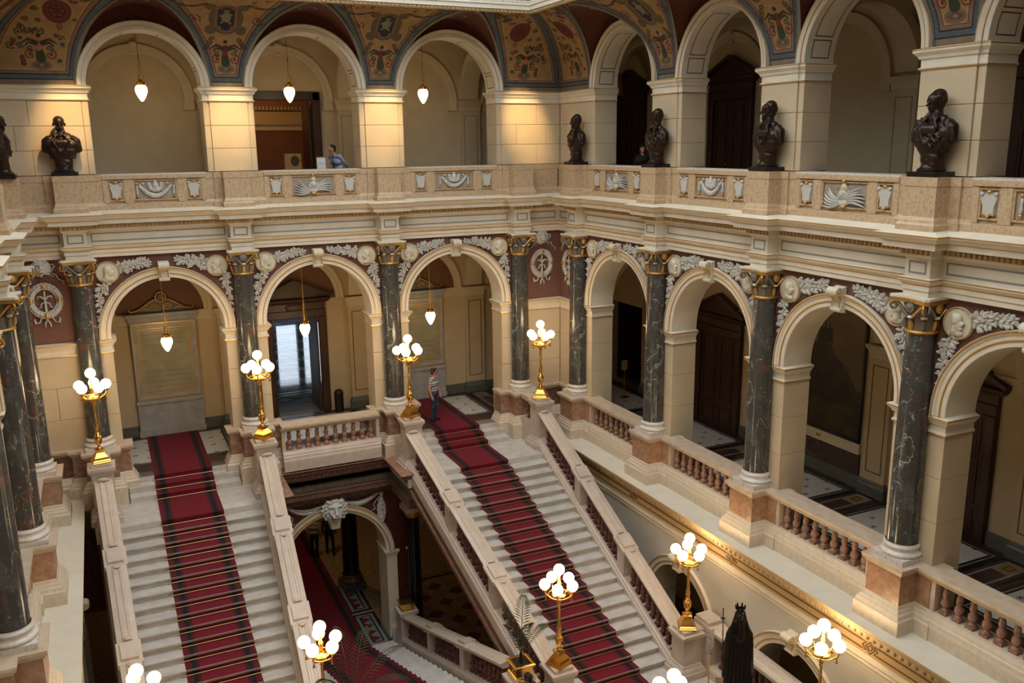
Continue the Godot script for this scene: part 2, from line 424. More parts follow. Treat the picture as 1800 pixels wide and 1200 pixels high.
# ------------------------------------------------------------------ room shell
func slab(parent: Node, nm: String, mt: Material, x0: float, x1: float, y0: float, y1: float, z0: float, z1: float) -> MeshInstance3D:
	var b := MB.new(); b.box(V(x0, y0, z0), V(x1, y1, z1))
	return pm(parent, nm, b, mt)
func holed(parent: Node, nm: String, mt: Material, x0: float, x1: float, y0: float, y1: float, z0: float, z1: float, h: Array) -> void:   # wall across x with rectangular openings [xa, xb, ya, yb], left to right
	var b := MB.new(); var x := x0
	for o in h:
		if o[0] > x: b.box(V(x, y0, z0), V(o[0], y1, z1))
		if o[2] > y0: b.box(V(o[0], y0, z0), V(o[1], o[2], z1))
		if o[3] < y1: b.box(V(o[0], o[3], z0), V(o[1], y1, z1))
		x = o[1]
	if x < x1: b.box(V(x, y0, z0), V(x1, y1, z1))
	pm(parent, nm, b, mt)
func holed_x(parent: Node, nm: String, mt: Material, x0: float, x1: float, y0: float, y1: float, z0: float, z1: float, h: Array) -> void:   # the same for a wall across z
	var b := MB.new(); var z := z0
	for o in h:
		if o[0] > z: b.box(V(x0, y0, z), V(x1, y1, o[0]))
		if o[2] > y0: b.box(V(x0, y0, o[0]), V(x1, o[2], o[1]))
		if o[3] < y1: b.box(V(x0, o[3], o[0]), V(x1, y1, o[1]))
		z = o[1]
	if z < z1: b.box(V(x0, y0, z), V(x1, y1, z1))
	pm(parent, nm, b, mt)

const XA := -19.32     # left gallery wall face
const XB := 3.93       # right gallery wall face
func structure() -> void:
	var f := struct("floor", "dark patterned gallery floor behind the arcades with pale mosaic fields", "floor")
	slab(f, "slab", M.browntile, XA - 0.4, XB + 0.4, -0.3, 0.0, -4.33, -0.10)
	slab(f, "slab", M.browntile, 0.0, XB + 0.4, -0.3, 0.0, -0.10, 24.1)
	slab(f, "slab", M.browntile, XA - 0.4, XL, -0.3, 0.0, -0.10, 24.1)
	var f2 := struct("floor_001", "floor of the upper gallery behind the arcade piers", "floor")
	slab(f2, "slab", M.browntile, XA - 0.4, XB + 0.4, YU - 0.75, YU, -4.33, NW - 0.01)
	slab(f2, "slab", M.browntile, -NW + 0.01, XB + 0.4, YU - 0.75, YU, NW, 24.1)
	slab(f2, "slab", M.browntile, XA - 0.4, XL + NW - 0.01, YU - 0.75, YU, NW, 24.1)
	slab(f2, "slab", M.browntile, XA - 0.4, XB + 0.4, YU - 0.75, YU, 24.1, 28.1)
	var f3 := struct("floor_002", "dim entrance level floor laid with coloured tiles", "floor")
	slab(f3, "slab", M.beigetile, XA - 0.4, XB + 0.4, YG - 0.3, YG, -12.0, 24.5)
	var g := struct("wall_back_gallery")
	holed(g, "masonry", M.gallerywall, XA - 0.4, XB + 0.4, -0.3, YU - 0.75, NB - 0.4, NB, [[-8.86, -6.78, 0.0, 3.45]])
	holed(g, "masonry", M.upperwall, XA - 0.4, XB + 0.4, YU - 0.75, 13.2, NB - 0.4, NB, [[-8.86, -6.83, YU, 10.36]])
	var g2 := struct("wall_right_gallery")
	holed_x(g2, "masonry", M.gallerywall, XB, XB + 0.4, YG, YU - 0.75, NB, 24.1, [[-3.2, -0.7, 0.0, 3.1]])
	holed_x(g2, "masonry", M.upperwall, XB, XB + 0.4, YU - 0.75, 13.2, NB, 28.1, [])
	var g3 := struct("wall_left_gallery")
	slab(g3, "masonry", M.gallerywall, XA - 0.4, XA, YG, 13.2, NB, 28.1)
	var g4 := struct("wall_front")
	slab(g4, "masonry", M.gallerywall, XA, XB, YG, YU - 0.75, 24.1, 24.5)
	slab(g4, "masonry", M.upperwall, XA - 0.4, XB + 0.4, YU - 0.75, 13.2, 28.1, 28.5)
	# plain runs of the side walls nearer than the arcades in view
	var e := struct("wall_right_end")
	slab(e, "masonry", M.plaster, 0.17, 0.92, YG, 12.9, RU[4] + 0.7, 24.1)
	var e2 := struct("wall_left_end")
	slab(e2, "masonry", M.plaster, XL - 0.92, XL + NW, YG, 12.9, RU[2] + 0.7, 24.1)
	# gallery ceilings and roof
	var c := struct("ceiling", "roof over the galleries round the glazed well", "ceiling")
	slab(c, "gallery_ceiling", M.gallerytrim, XA, XB, 6.22, 6.44, NB, ND)
	slab(c, "gallery_ceiling", M.gallerytrim, 0.92, XB, 6.22, 6.44, ND, 24.1)
	slab(c, "gallery_ceiling", M.gallerytrim, XA, XL + ND, 6.22, 6.44, ND, 24.1)
	slab(c, "roof", M.upperwall, XA - 0.4, XB + 0.4, 12.95, 13.2, NB - 0.4, 1.9)
	slab(c, "roof", M.upperwall, -1.9, XB + 0.4, 12.95, 13.2, 1.9, 28.5)
	slab(c, "roof", M.upperwall, XA - 0.4, XL + 1.9, 12.95, 13.2, 1.9, 28.5)
	slab(c, "roof", M.upperwall, XL + 1.9, -1.9, 12.95, 13.2, 22.1, 28.5)
	# glazed roof over the well
	var w := struct("window_1", "glazed skylight over the stair hall", "skylight")
	var gl := StandardMaterial3D.new(); gl.albedo_color = Color(0.92, 0.96, 0.98, 0.10); gl.roughness = 0.05
	gl.transparency = BaseMaterial3D.TRANSPARENCY_ALPHA
	var x0 := XL + 1.9; var x1 := -1.9
	for i in 5:
		var x := lerpf(x0, x1, i / 4.0)
		slab(w, "glazing_bar", M.greyline, x - 0.03, x + 0.03, 16.72, 16.82, 1.9, 22.1)
	for j in 8:
		var z := lerpf(1.9, 22.1, j / 7.0)
		slab(w, "glazing_bar", M.greyline, x0, x1, 16.66, 16.72, z - 0.03, z + 0.03)
	for i in 4:
		for j in 7:
			var b := MB.new(); var dx := (x1 - x0) / 4.0; var dz := 20.2 / 7.0
			b.box(V(x0 + dx * i + 0.03, 16.73, 1.9 + dz * j + 0.03), V(x0 + dx * (i + 1) - 0.03, 16.74, 1.9 + dz * (j + 1) - 0.03))
			pm(w, "glass_pane", b, gl)
	# upstand round the glazing
	var b2 := MB.new()
	b2.sweep([Vector2(x0, 22.1), Vector2(x0, 1.9), Vector2(x1, 1.9), Vector2(x1, 22.1)], [Vector2(0, 12.9), Vector2(0, 16.8)], true)
	pm(w, "upstand", b2, M.olive)

# ------------------------------------------------------------------ arcades
const LOC := [0.02, 0.82, 1.89, 2.77, 3.63]     # joints of the lower piers
const UPC := [8.29, 8.90, 9.50, 10.13]          # and of the upper ones
const HP := 0.58
const HU := 0.66
const IMP := [0.0, 3.60, 0.03, 3.61, 0.03, 3.665, 0.0, 3.68, 0.0, 3.80, 0.03, 3.81, 0.05, 3.86, 0.10, 3.91, 0.11, 3.96, 0.0, 3.985]
const UIMP := [0.0, 10.12, 0.03, 10.125, 0.03, 10.16, 0.0, 10.17, 0.0, 10.30, 0.03, 10.31, 0.05, 10.36, 0.11, 10.42, 0.11, 10.48, 0.0, 10.50]

func cols(w: String) -> Array:
	return RU if w == "right" else ([-RU[2], -RU[1], -RU[0]] if w == "left" else BU)

func block_row(p: Node, mt: Material, us: Array, y0: float, y1: float, n0: float, n1: float) -> void:
	for i in us.size() - 1:
		var b := MB.new(); b.bbox(V(us[i] + 0.004, y0 + 0.004, n0), V(us[i + 1] - 0.004, y1 - 0.004, n1), 0.008)
		pm(p, "stone_block", b, mt)

func arcade(w: String) -> void:
	var cs := cols(w)
	var lab: String = {"left": "cream two-storey arcade wall at the left edge", "back": "cream two-storey arcade wall across the back behind the flights", "right": "cream two-storey arcade wall running along the right side"}[w]
	var R := struct("wall_" + w, lab, "wall", frame_xf(w))
	var cA := -99.0; var cB := 99.0      # where the wall faces meet at the room corners
	if w == "back": cA = XL + NW; cB = -NW
	if w == "right": cA = NW
	if w == "left": cB = -NW
	# piers, course by course
	for i in cs.size():
		var u: float = cs[i]
		var ca := maxf(u - HP, -99.0); var cb := u + HP
		var corner_lo := i == 0 and cA > -50.0
		var corner_hi := i == cs.size() - 1 and cB < 50.0
		if corner_lo: ca = cA
		if corner_hi: cb = cB
		for k in LOC.size() - 1:
			var us := [ca, cb]
			if corner_hi: us = [ca, u + HP + (0.3 if k % 2 == 0 else -0.35), cb]
			if corner_lo: us = [ca, u - HP - (0.3 if k % 2 == 0 else -0.35), cb]
			block_row(R, M.ashlar, us, LOC[k], LOC[k + 1], ND, NW if k > 0 else NW + 0.02)
		var b := MB.new(); b.box(V(ca + 0.012, -0.3, ND + 0.012), V(cb - 0.012, 3.98, NW - 0.012)); pm(R, "joint_core", b, M.joint)
		ca = u - HU; cb = u + HU
		if corner_lo: ca = cA
		if corner_hi: cb = cB
		for k in UPC.size() - 1:
			var us := [ca, u - 0.5, u + 0.5, cb]
			if corner_hi: us = [ca, u - 0.5, u + (0.72 if k % 2 == 0 else 0.02), cb] if k != 1 else [ca, u - 0.5, u + 0.02, u + 1.07, cb]
			if corner_lo: us = [ca, u - (0.72 if k % 2 == 0 else 0.02), u + 0.5, cb] if k != 1 else [ca, u - 1.07, u - 0.02, u + 0.5, cb]
			if corner_hi or corner_lo: block_row(R, M.ashlar, us, UPC[k], UPC[k + 1], ND, NW)
			else:
				block_row(R, M.ashlar, [us[0], us[1]], UPC[k], UPC[k + 1], ND, NW)
				block_row(R, M.ashlar, [us[1], us[2]], UPC[k], UPC[k + 1], ND, NW + 0.035)
				block_row(R, M.ashlar, [us[2], us[3]], UPC[k], UPC[k + 1], ND, NW)
		var b2 := MB.new(); b2.box(V(ca + 0.012, YU, ND + 0.012), V(cb - 0.012, 10.5, NW - 0.012)); pm(R, "joint_core", b2, M.joint)
	# imposts (corner ones are swept round the corner by corner_bands)
	for i in cs.size():
		if (i == 0 and cA > -50.0) or (i == cs.size() - 1 and cB < 50.0): continue
		for lv in 2:
			var h: float = [HP, HU][lv]; var u: float = cs[i]
			var path := [Vector2(u - h, ND), Vector2(u - h, NW), Vector2(u + h, NW), Vector2(u + h, ND)]
			if lv == 1: path = [Vector2(u - h, ND), Vector2(u - h, NW), Vector2(u - 0.5, NW), Vector2(u - 0.5, NW + 0.035), Vector2(u + 0.5, NW + 0.035), Vector2(u + 0.5, NW), Vector2(u + h, NW), Vector2(u + h, ND)]
			impost(R, path, lv)
	# bays
	for i in cs.size() - 1:
		bay(R, w, i, cs[i], cs[i + 1])
	# wall above corner piers (lower: red panels; upper: grey band under the cove)
	for e in [[cs[0], -1, cA], [cs[-1], 1, cB]]:
		if absf(e[2]) > 50.0: continue
		var ua: float = minf(e[0], e[2]); var ub: float = maxf(e[0], e[2])
		var b := MB.new(); b.quad(V(ua, 3.95, NW), V(ub, 3.95, NW), V(ub, 6.3, NW), V(ua, 6.3, NW)); pm(R, "spandrel_panel", b, M.red)
		wreath(R, V(lerpf(e[0], e[2], 0.56), 5.18, NW))

func impost(R: Node, path: Array, lv: int) -> void:
	var b := MB.new(); b.sweep(path, P2(IMP if lv == 0 else UIMP)); pm(R, "impost", b, M.plaster)
	var y := 3.612 if lv == 0 else 10.127
	var t := 3.925 if lv == 0 else 10.455
	for yy in [y, t]:
		var g := MB.new(); var o := 0.033 if yy < t - 0.05 else 0.113
		g.sweep(path, [Vector2(o - 0.02, yy), Vector2(o, yy), Vector2(o, yy + 0.018), Vector2(o - 0.02, yy + 0.018)]); pm(R, "gilt_fillet", g, M.gilt)

func bay(R: Node3D, w: String, i: int, ua: float, ub: float) -> void:
	var cu := (ua + ub) / 2; var hb := (ub - ua) / 2
	# lower arch
	var r := hb - HP; var ro := r + 0.29; var cy := 4.07
	var b := MB.new()
	b.arch(cu, cy, P2([r, ND, r, NW + 0.05, r + 0.01, NW + 0.06, r + 0.11, NW + 0.06, r + 0.115, NW + 0.075, r + 0.20, NW + 0.075, r + 0.205, NW + 0.09, r + 0.24, NW + 0.105, ro, NW + 0.12, ro, NW]), 28, 0.09)
	pm(R, "archivolt", b, M.plaster)
	for q in [[0.113, 0.078], [0.262, 0.122]]:
		var g := MB.new(); g.arch(cu, cy, P2([r + q[0] - 0.012, NW + 0.03, r + q[0] - 0.012, NW + q[1], r + q[0] + 0.012, NW + q[1], r + q[0] + 0.012, NW + 0.03]), 28, 0.09)
		pm(R, "gilt_fillet", g, M.gilt)
	b = MB.new(); b.spandrel(ua, ub, 3.95, 6.3, cu, cy, ro - 0.01, NW); pm(R, "spandrel_panel", b, M.red)
	b = MB.new(); b.spandrel(ua, ub, 3.95, 6.3, cu, cy, r, ND); pm(R, "gallery_face", b, M.gallerytrim)
	keystone(R, cu, cy + r)
	if w != "left":
		for s in [-1, 1]: laurel(R, cu, cy, ro, hb, s, i)
	# upper arch and the lunette wall over it
	r = hb - HU; ro = r + 0.22; cy = 10.5
	b = MB.new()
	b.arch(cu, cy, P2([r, ND, r, NW + 0.04, r + 0.02, NW + 0.05, r + 0.10, NW + 0.05, r + 0.105, NW + 0.065, r + 0.17, NW + 0.08, ro, NW + 0.09, ro, NW]), 28)
	pm(R, "archivolt", b, M.plaster)
	for q in [[0.102, 0.068], [0.21, 0.092]]:
		var g := MB.new(); g.arch(cu, cy, P2([r + q[0] - 0.007, NW + 0.03, r + q[0] - 0.007, NW + q[1], r + q[0] + 0.007, NW + q[1], r + q[0] + 0.007, NW + 0.03]), 28)
		pm(R, "gilt_fillet", g, M.gilt)
	b = MB.new(); b.spandrel(ua, ub, 10.5, 12.9, cu, cy, r, ND); pm(R, "gallery_face", b, M.upperwall)
	b = MB.new(); b.spandrel(ua, ub, 10.5, 12.95, cu, cy, ro - 0.01, NW); pm(R, "lunette_wall", b, M.lunette)
	# coffered panels painted on the upper intrados, outlined in brown
	for k in 2:
		for s in [-1, 1]:
			var a0: float = [0.06, 0.36][k]; var a1: float = [0.32, 1.25][k]
			var g := MB.new()
			var steps := 10
			for e in [[ND + 0.14, ND + 0.165], [NW - 0.145, NW - 0.12]]:
				for j in steps:
					var t0 := lerpf(a0, a1, float(j) / steps); var t1 := lerpf(a0, a1, float(j + 1) / steps)
					arc_patch(g, cu, cy, r - 0.004, t0, t1, e[0], e[1], s)
			for t in [a0, a1 - 0.017]: arc_patch(g, cu, cy, r - 0.004, t, t + 0.017, ND + 0.14, NW - 0.12, s)
			pm(R, "intrados_border", g, M.brownline)

func arc_patch(g: MB, cu: float, cy: float, r: float, t0: float, t1: float, n0: float, n1: float, s: int) -> void:
	var p := []
	for e in [[t0, n0], [t0, n1], [t1, n1], [t1, n0]]: p.append(V(cu + s * r * cos(e[0]), cy + r * sin(e[0]), e[1]))
	if s > 0: g.quad(p[3], p[2], p[1], p[0])
	else: g.quad(p[0], p[1], p[2], p[3])

func keystone(R: Node, cu: float, y: float) -> void:
	if not cache.has("key"):
		var b := MB.new()
		b.T = Transform3D(Basis(V(0, 0, 1), V(0, 1, 0), V(-1, 0, 0)), Vector3.ZERO)   # outline drawn in (n, y)
		var o := []
		for i in 13:   # upper scroll
			var a := lerpf(-2.2, PI * 0.75, i / 12.0); o.append(Vector2(0.20 + 0.10 * cos(a), 0.34 + 0.10 * sin(a)))
		o.append(Vector2(0.0, 0.45)); o.append(Vector2(0.0, -0.10))
		for i in 9:
			var a := lerpf(-PI * 0.75, 1.2, i / 8.0); o.append(Vector2(0.10 + 0.055 * cos(a), -0.03 + 0.055 * sin(a)))
		o.append(Vector2(0.10, 0.10)); o.append(Vector2(0.11, 0.20))
		b.poly(o, -0.135, 0.135, 0.0, true)
		cache.key = b.mesh()
		var g := MB.new()
		for s in [-1, 1]:
			var pts := []
			for i in 14:
				var a := lerpf(-2.0, 6.5, i / 13.0); var rr := 0.095 - 0.006 * i
				pts.append(V(s * 0.137, 0.34 + rr * sin(a), 0.20 + rr * cos(a)))
			g.tube(pts, 0.011, 4)
		g.tube([V(-0.1, 0.30, 0.305), V(-0.1, 0.2, 0.13), V(-0.1, 0.02, 0.155)], 0.012, 4)
		g.tube([V(0.1, 0.30, 0.305), V(0.1, 0.2, 0.13), V(0.1, 0.02, 0.155)], 0.012, 4)
		cache.keyg = g.mesh()
	var k := part(R, "keystone", cache.key, M.medal, V(cu, y, NW + 0.03))
	stuff(part(k, "gilt_scrolls", cache.keyg, M.gilt))

func leaf_mesh() -> ArrayMesh:   # a lobed leaf with a raised midrib, 0.115 long, lying on z = 0
	if not cache.has("leaf"):
		var b := MB.new()
		var xs := [0.0, 0.025, 0.040, 0.062, 0.076, 0.094, 0.118]; var ws := [0.004, 0.030, 0.018, 0.036, 0.020, 0.026, 0.0]; var hs := [0.010, 0.026, 0.028, 0.034, 0.030, 0.026, 0.010]
		for i in 6:
			var r0 := V(xs[i], 0, hs[i]); var r1 := V(xs[i + 1], 0, hs[i + 1])
			for s in [1, -1]:
				var m0 := V(xs[i], s * ws[i], 0.012); var m1 := V(xs[i + 1], s * ws[i + 1], 0.012); var g0 := V(m0.x, m0.y, -0.02); var g1 := V(m1.x, m1.y, -0.02)
				if s > 0: b.quad(r0, r1, m1, m0); b.quad(m0, m1, g1, g0)
				else: b.quad(m0, m1, r1, r0); b.quad(g0, g1, m1, m0)
		cache.leaf = b.mesh()
	return cache.leaf

func sprig_mesh(v: int) -> ArrayMesh:   # a twig with overlapping leaves, pointing along x
	var key := "sprig%d" % v
	if not cache.has(key):
		var b := MB.new(); var src: ArrayMesh = leaf_mesh(); var ar := src.surface_get_arrays(0)
		var vs: PackedVector3Array = ar[Mesh.ARRAY_VERTEX]; var ns: PackedVector3Array = ar[Mesh.ARRAY_NORMAL]
		b.tube([V(-0.02, 0, 0.012), V(0.06, 0, 0.022), V(0.11, 0, 0.02)], 0.009, 4)
		for q in [[0.0, 0.95], [0.015, -1.0], [0.055, 0.65], [0.07, -0.6], [0.09, 0.05]].slice(0, 5 - v % 2):
			var sc := rng.randf_range(0.8, 1.0)
			var T := Transform3D((Basis(V(0, 0, 1), q[1] + rng.randf_range(-0.2, 0.2)) * Basis(V(1, 0, 0), rng.randf_range(-0.4, 0.4)) * Basis(V(0, 1, 0), rng.randf_range(-0.4, 0.0))).scaled(Vector3.ONE * sc), V(q[0], 0, 0.008 + 0.01 * rng.randf()))
			for k in vs.size(): b.v.append(T * vs[k]); b.n.append((T.basis * ns[k]).normalized()); b.t.append(Vector2.ZERO)
		cache[key] = b.mesh()
	return cache[key]

func laurel(R: Node3D, cu: float, cy: float, ro: float, hb: float, s: int, i: int) -> void:
	# relief branches in one spandrel: one reaching to the keystone, one hanging beside the column, with a portrait medallion between
	var uc := cu + s * hb
	var mc := Vector2(uc - s * 0.66, 5.76)
	var A := []; var B := []
	for k in 9:
		var t := k / 8.0
		A.append(Vector2(lerpf(mc.x - s * 0.22, cu + s * 0.36, t), 5.83 + 0.13 * sin(t * PI * 0.55)))
	for k in 9:
		var t := k / 8.0
		B.append(Vector2(uc - s * lerpf(0.55, 0.335, pow(t, 0.6)), lerpf(5.58, 4.25, t)))
	for path in [A, B]:
		var relief := sub(R, "laurel_relief", V(0, 0, NW))
		var pts := []
		for p in path: pts.append(V(p.x, p.y, 0.02))
		var b := MB.new(); b.tube(pts, 0.011, 5); pm(relief, "stem", b, M.relief)
		var nn := 14 if path == A else 13
		for k in nn:
			var t := (k + 0.5) / nn
			var q := t * 8.0; var j := int(q); var p: Vector2 = path[j].lerp(path[mini(j + 1, 8)], q - j)
			var d: Vector2 = (path[mini(j + 1, 8)] - path[j]).normalized()
			var a := 1.0 if k % 2 == 0 else -1.0
			var an: float = d.angle() + a * rng.randf_range(0.35, 1.15)
			var sc := (lerpf(1.35, 0.9, t) if path == A else lerpf(1.4, 0.62, t)) * rng.randf_range(0.9, 1.1)
			for tries in 8:
				var tip := p + Vector2.from_angle(an) * 0.20 * sc
				if tip.distance_to(Vector2(cu, cy)) > ro + 0.02 and tip.y < 6.17 and absf(tip.x - uc) > 0.27: break
				sc *= 0.88; an = lerp_angle(an, d.angle(), 0.12)
			part(relief, "leaf_sprig", sprig_mesh(rng.randi() % 4), M.relief, Transform3D(Basis(V(0, 0, 1), an).scaled(V(sc, sc, sc * 1.1)), V(p.x, p.y, 0.012 + 0.01 * rng.randf())))
	medallion(R, V(mc.x, mc.y, NW + 0.02), s)

func medallion(R: Node, at: Vector3, s: int) -> void:
	var md := sub(R, "portrait_medallion", at)
	if not cache.has("disc"):
		var b := MB.new(); b.T = Transform3D(Basis(V(1,0,0), PI / 2), Vector3.ZERO)
		b.lathe(P2([0.29, 0.0, 0.29, 0.05, 0.0, 0.06]), 28); cache.disc = b.mesh()
		var g := MB.new(); g.T = b.T
		g.lathe(P2([0.262, 0.045, 0.29, 0.045, 0.295, 0.065, 0.28, 0.075, 0.262, 0.06]), 28); cache.rim = g.mesh()
		for v in 3:   # head in profile, three different ones
			var hd := []
			hd.append_array([[0, 0.05, 0.06, 0.085, 0, 0.07, 0.06, 0.085], [0.07, 0.0, 0.07, 0.045, 0.03, -0.03, 0.07, 0.05], [0.085, 0.03, 0.07, 0.015, 0.115, 0.015, 0.07, 0.02], [-0.02, -0.03, 0.06, 0.05, -0.03, -0.11, 0.06, 0.06], [-0.09, -0.15, 0.05, 0.04, 0.06, -0.14, 0.05, 0.045]])
			if v == 1: hd.append_array([[-0.07, 0.06, 0.06, 0.06, -0.09, -0.06, 0.06, 0.045], [0.02, 0.13, 0.06, 0.04, -0.05, 0.12, 0.06, 0.05]])
			if v == 2: hd.append_array([[0.055, -0.07, 0.07, 0.045, 0.045, -0.11, 0.065, 0.02], [-0.04, 0.11, 0.06, 0.05, -0.06, 0.05, 0.06, 0.05]])
			cache["prof%d" % v] = sdf_mesh(hd, 0.014, 0.011, [], 1.0)
	part(md, "disc", cache.disc, M.medal)
	part(md, "rim", cache.rim, M.ochre)
	var v := rng.randi() % 3
	part(md, "profile_head", cache["prof%d" % v], M.medal, Transform3D(Basis().scaled(V(1.2 * (-1 if s > 0 else 1), 1.2, 1.0)), V(0, 0.0, 0.02)))

func wreath(R: Node, at: Vector3) -> void:
	var wr := sub(R, "wreath_relief", Transform3D(Basis().scaled(V(1.15, 1.15, 1.15)), at - V(0, 0.05, 0)))
	var b := MB.new()
	if not cache.has("wring"):
		var bn := []
		for i in 26:
			var a := TAU * i / 26.0
			for q in [[0.0, 0.065, 0.03], [0.052, 0.03, 0.022], [-0.052, 0.03, 0.022]]:
				var r0: float = 1.0 + q[0] * 2.2; var r1: float = 1.0 + q[0] * 4.2
				bn.append([0.29 * r0 * cos(a), 0.33 * r0 * sin(a), q[1], 0.034, 0.29 * r1 * cos(a + 0.2), 0.33 * r1 * sin(a + 0.2), q[1], 0.016])
		cache.wring = sdf_mesh(bn, 0.01, 0.016, [], 1.0)
	part(wr, "laurel_ring", cache.wring, M.relief)
	b = MB.new()
	for a in [0.0, PI * 0.5, PI, PI * 1.5]: b = MB.new(); b.ball(V(0.29 * cos(a), 0.33 * sin(a), 0.07), V(0.06, 0.06, 0.04), 8, 5); pm(wr, "gilt_tie", b, M.gilt)
	b = MB.new(); b.tube([V(0, -0.27, 0.03), V(0, 0.22, 0.03)], [0.03, 0.02], 6); pm(wr, "torch", b, M.relief)
	for s in [-1, 1]:
		b = MB.new(); b.tube([V(0, 0.02, 0.03), V(s * 0.07, 0.10, 0.04), V(s * 0.13, 0.10, 0.03), V(s * 0.15, 0.05, 0.02)], [0.03, 0.035, 0.03, 0.01], 6, 0.6); pm(wr, "ribbon", b, M.relief)
		b = MB.new(); b.tube([V(0, -0.02, 0.03), V(s * 0.08, -0.06, 0.04), V(s * 0.10, -0.14, 0.03), V(s * 0.15, -0.16, 0.02)], [0.02, 0.03, 0.025, 0.01], 6, 0.6); pm(wr, "ribbon", b, M.relief)
		b = MB.new(); b.tube([V(s * 0.05, 0.63, 0.03), V(s * 0.24, 0.53, 0.03)], 0.012, 5); pm(wr, "ribbon", b, M.relief)
		b = MB.new(); b.tube([V(s * 0.06, 0.68, 0.03), V(s * 0.2, 0.66, 0.05), V(s * 0.27, 0.78, 0.04), V(s * 0.22, 0.80, 0.03)], 0.035, 6, 0.35); pm(wr, "ribbon", b, M.relief)
		b = MB.new(); b.tube([V(s * 0.1, 0.64, 0.03), V(s * 0.28, 0.58, 0.05), V(s * 0.32, 0.48, 0.04), V(s * 0.42, 0.42, 0.03), V(s * 0.40, 0.33, 0.02)], [0.03, 0.035, 0.035, 0.03, 0.01], 6, 0.35); pm(wr, "ribbon", b, M.relief)
		b = MB.new(); b.tube([V(0, -0.42, 0.03), V(s * 0.10, -0.36, 0.05), V(s * 0.16, -0.48, 0.04), V(s * 0.24, -0.50, 0.03), V(s * 0.26, -0.40, 0.02)], [0.02, 0.04, 0.035, 0.035, 0.02], 6, 0.4); pm(wr, "bow", b, M.relief)
		b = MB.new(); b.tube([V(0, -0.42, 0.03), V(s * 0.05, -0.5, 0.05), V(s * 0.06, -0.6, 0.03)], [0.02, 0.04, 0.02], 6, 0.4); pm(wr, "bow", b, M.relief)
	part(wr, "lion_mask", lion_mesh(), M.relief, Transform3D(Basis().scaled(Vector3.ONE * 0.74), V(0, 0.76, 0.0)))
	b = MB.new(); var rp := []
	for i in 17: rp.append(V(0.05 * cos(TAU * i / 16.0), 0.68 + 0.055 * sin(TAU * i / 16.0), 0.09))
	b.tube(rp, 0.01, 5); pm(wr, "ring", b, M.gilt)

func lion_mesh() -> ArrayMesh:
	if not cache.has("lion"):
		var bn := [[0, 0.05, 0.05, 0.13, 0, -0.02, 0.10, 0.12], [0, -0.07, 0.17, 0.06, 0, -0.10, 0.21, 0.055], [0, 0.07, 0.19, 0.03, 0, -0.05, 0.265, 0.032], [-0.02, -0.055, 0.275, 0.026, 0.02, -0.055, 0.275, 0.026], [0, -0.20, 0.16, 0.042, 0, -0.215, 0.19, 0.036]]
		for s in [-1, 1]:
			bn.append_array([[s * 0.05, 0.085, 0.19, 0.026, s * 0.12, 0.075, 0.15, 0.022], [s * 0.055, -0.11, 0.23, 0.042, s * 0.025, -0.115, 0.25, 0.038], [s * 0.06, -0.17, 0.17, 0.03, s * 0.03, -0.20, 0.19, 0.028], [s * 0.12, 0.16, 0.11, 0.04, s * 0.15, 0.19, 0.10, 0.028], [s * 0.10, -0.02, 0.15, 0.045, s * 0.09, -0.07, 0.17, 0.035]])
		for i in 15:
			var a := lerpf(-1.15, PI + 1.15, i / 14.0)
			bn.append([0.14 * cos(a), 0.15 * sin(a), 0.09, 0.045, 0.19 * cos(a + 0.2), 0.20 * sin(a + 0.2) - 0.01, 0.10, 0.034])
			bn.append([0.20 * cos(a + 0.1), 0.20 * sin(a + 0.1) - 0.02, 0.04, 0.05, 0.25 * cos(a + 0.35), 0.25 * sin(a + 0.35) - 0.03, 0.05, 0.036])
		cache.lion = sdf_mesh(bn, 0.012, 0.014, [], 1.0)
	return cache.lion

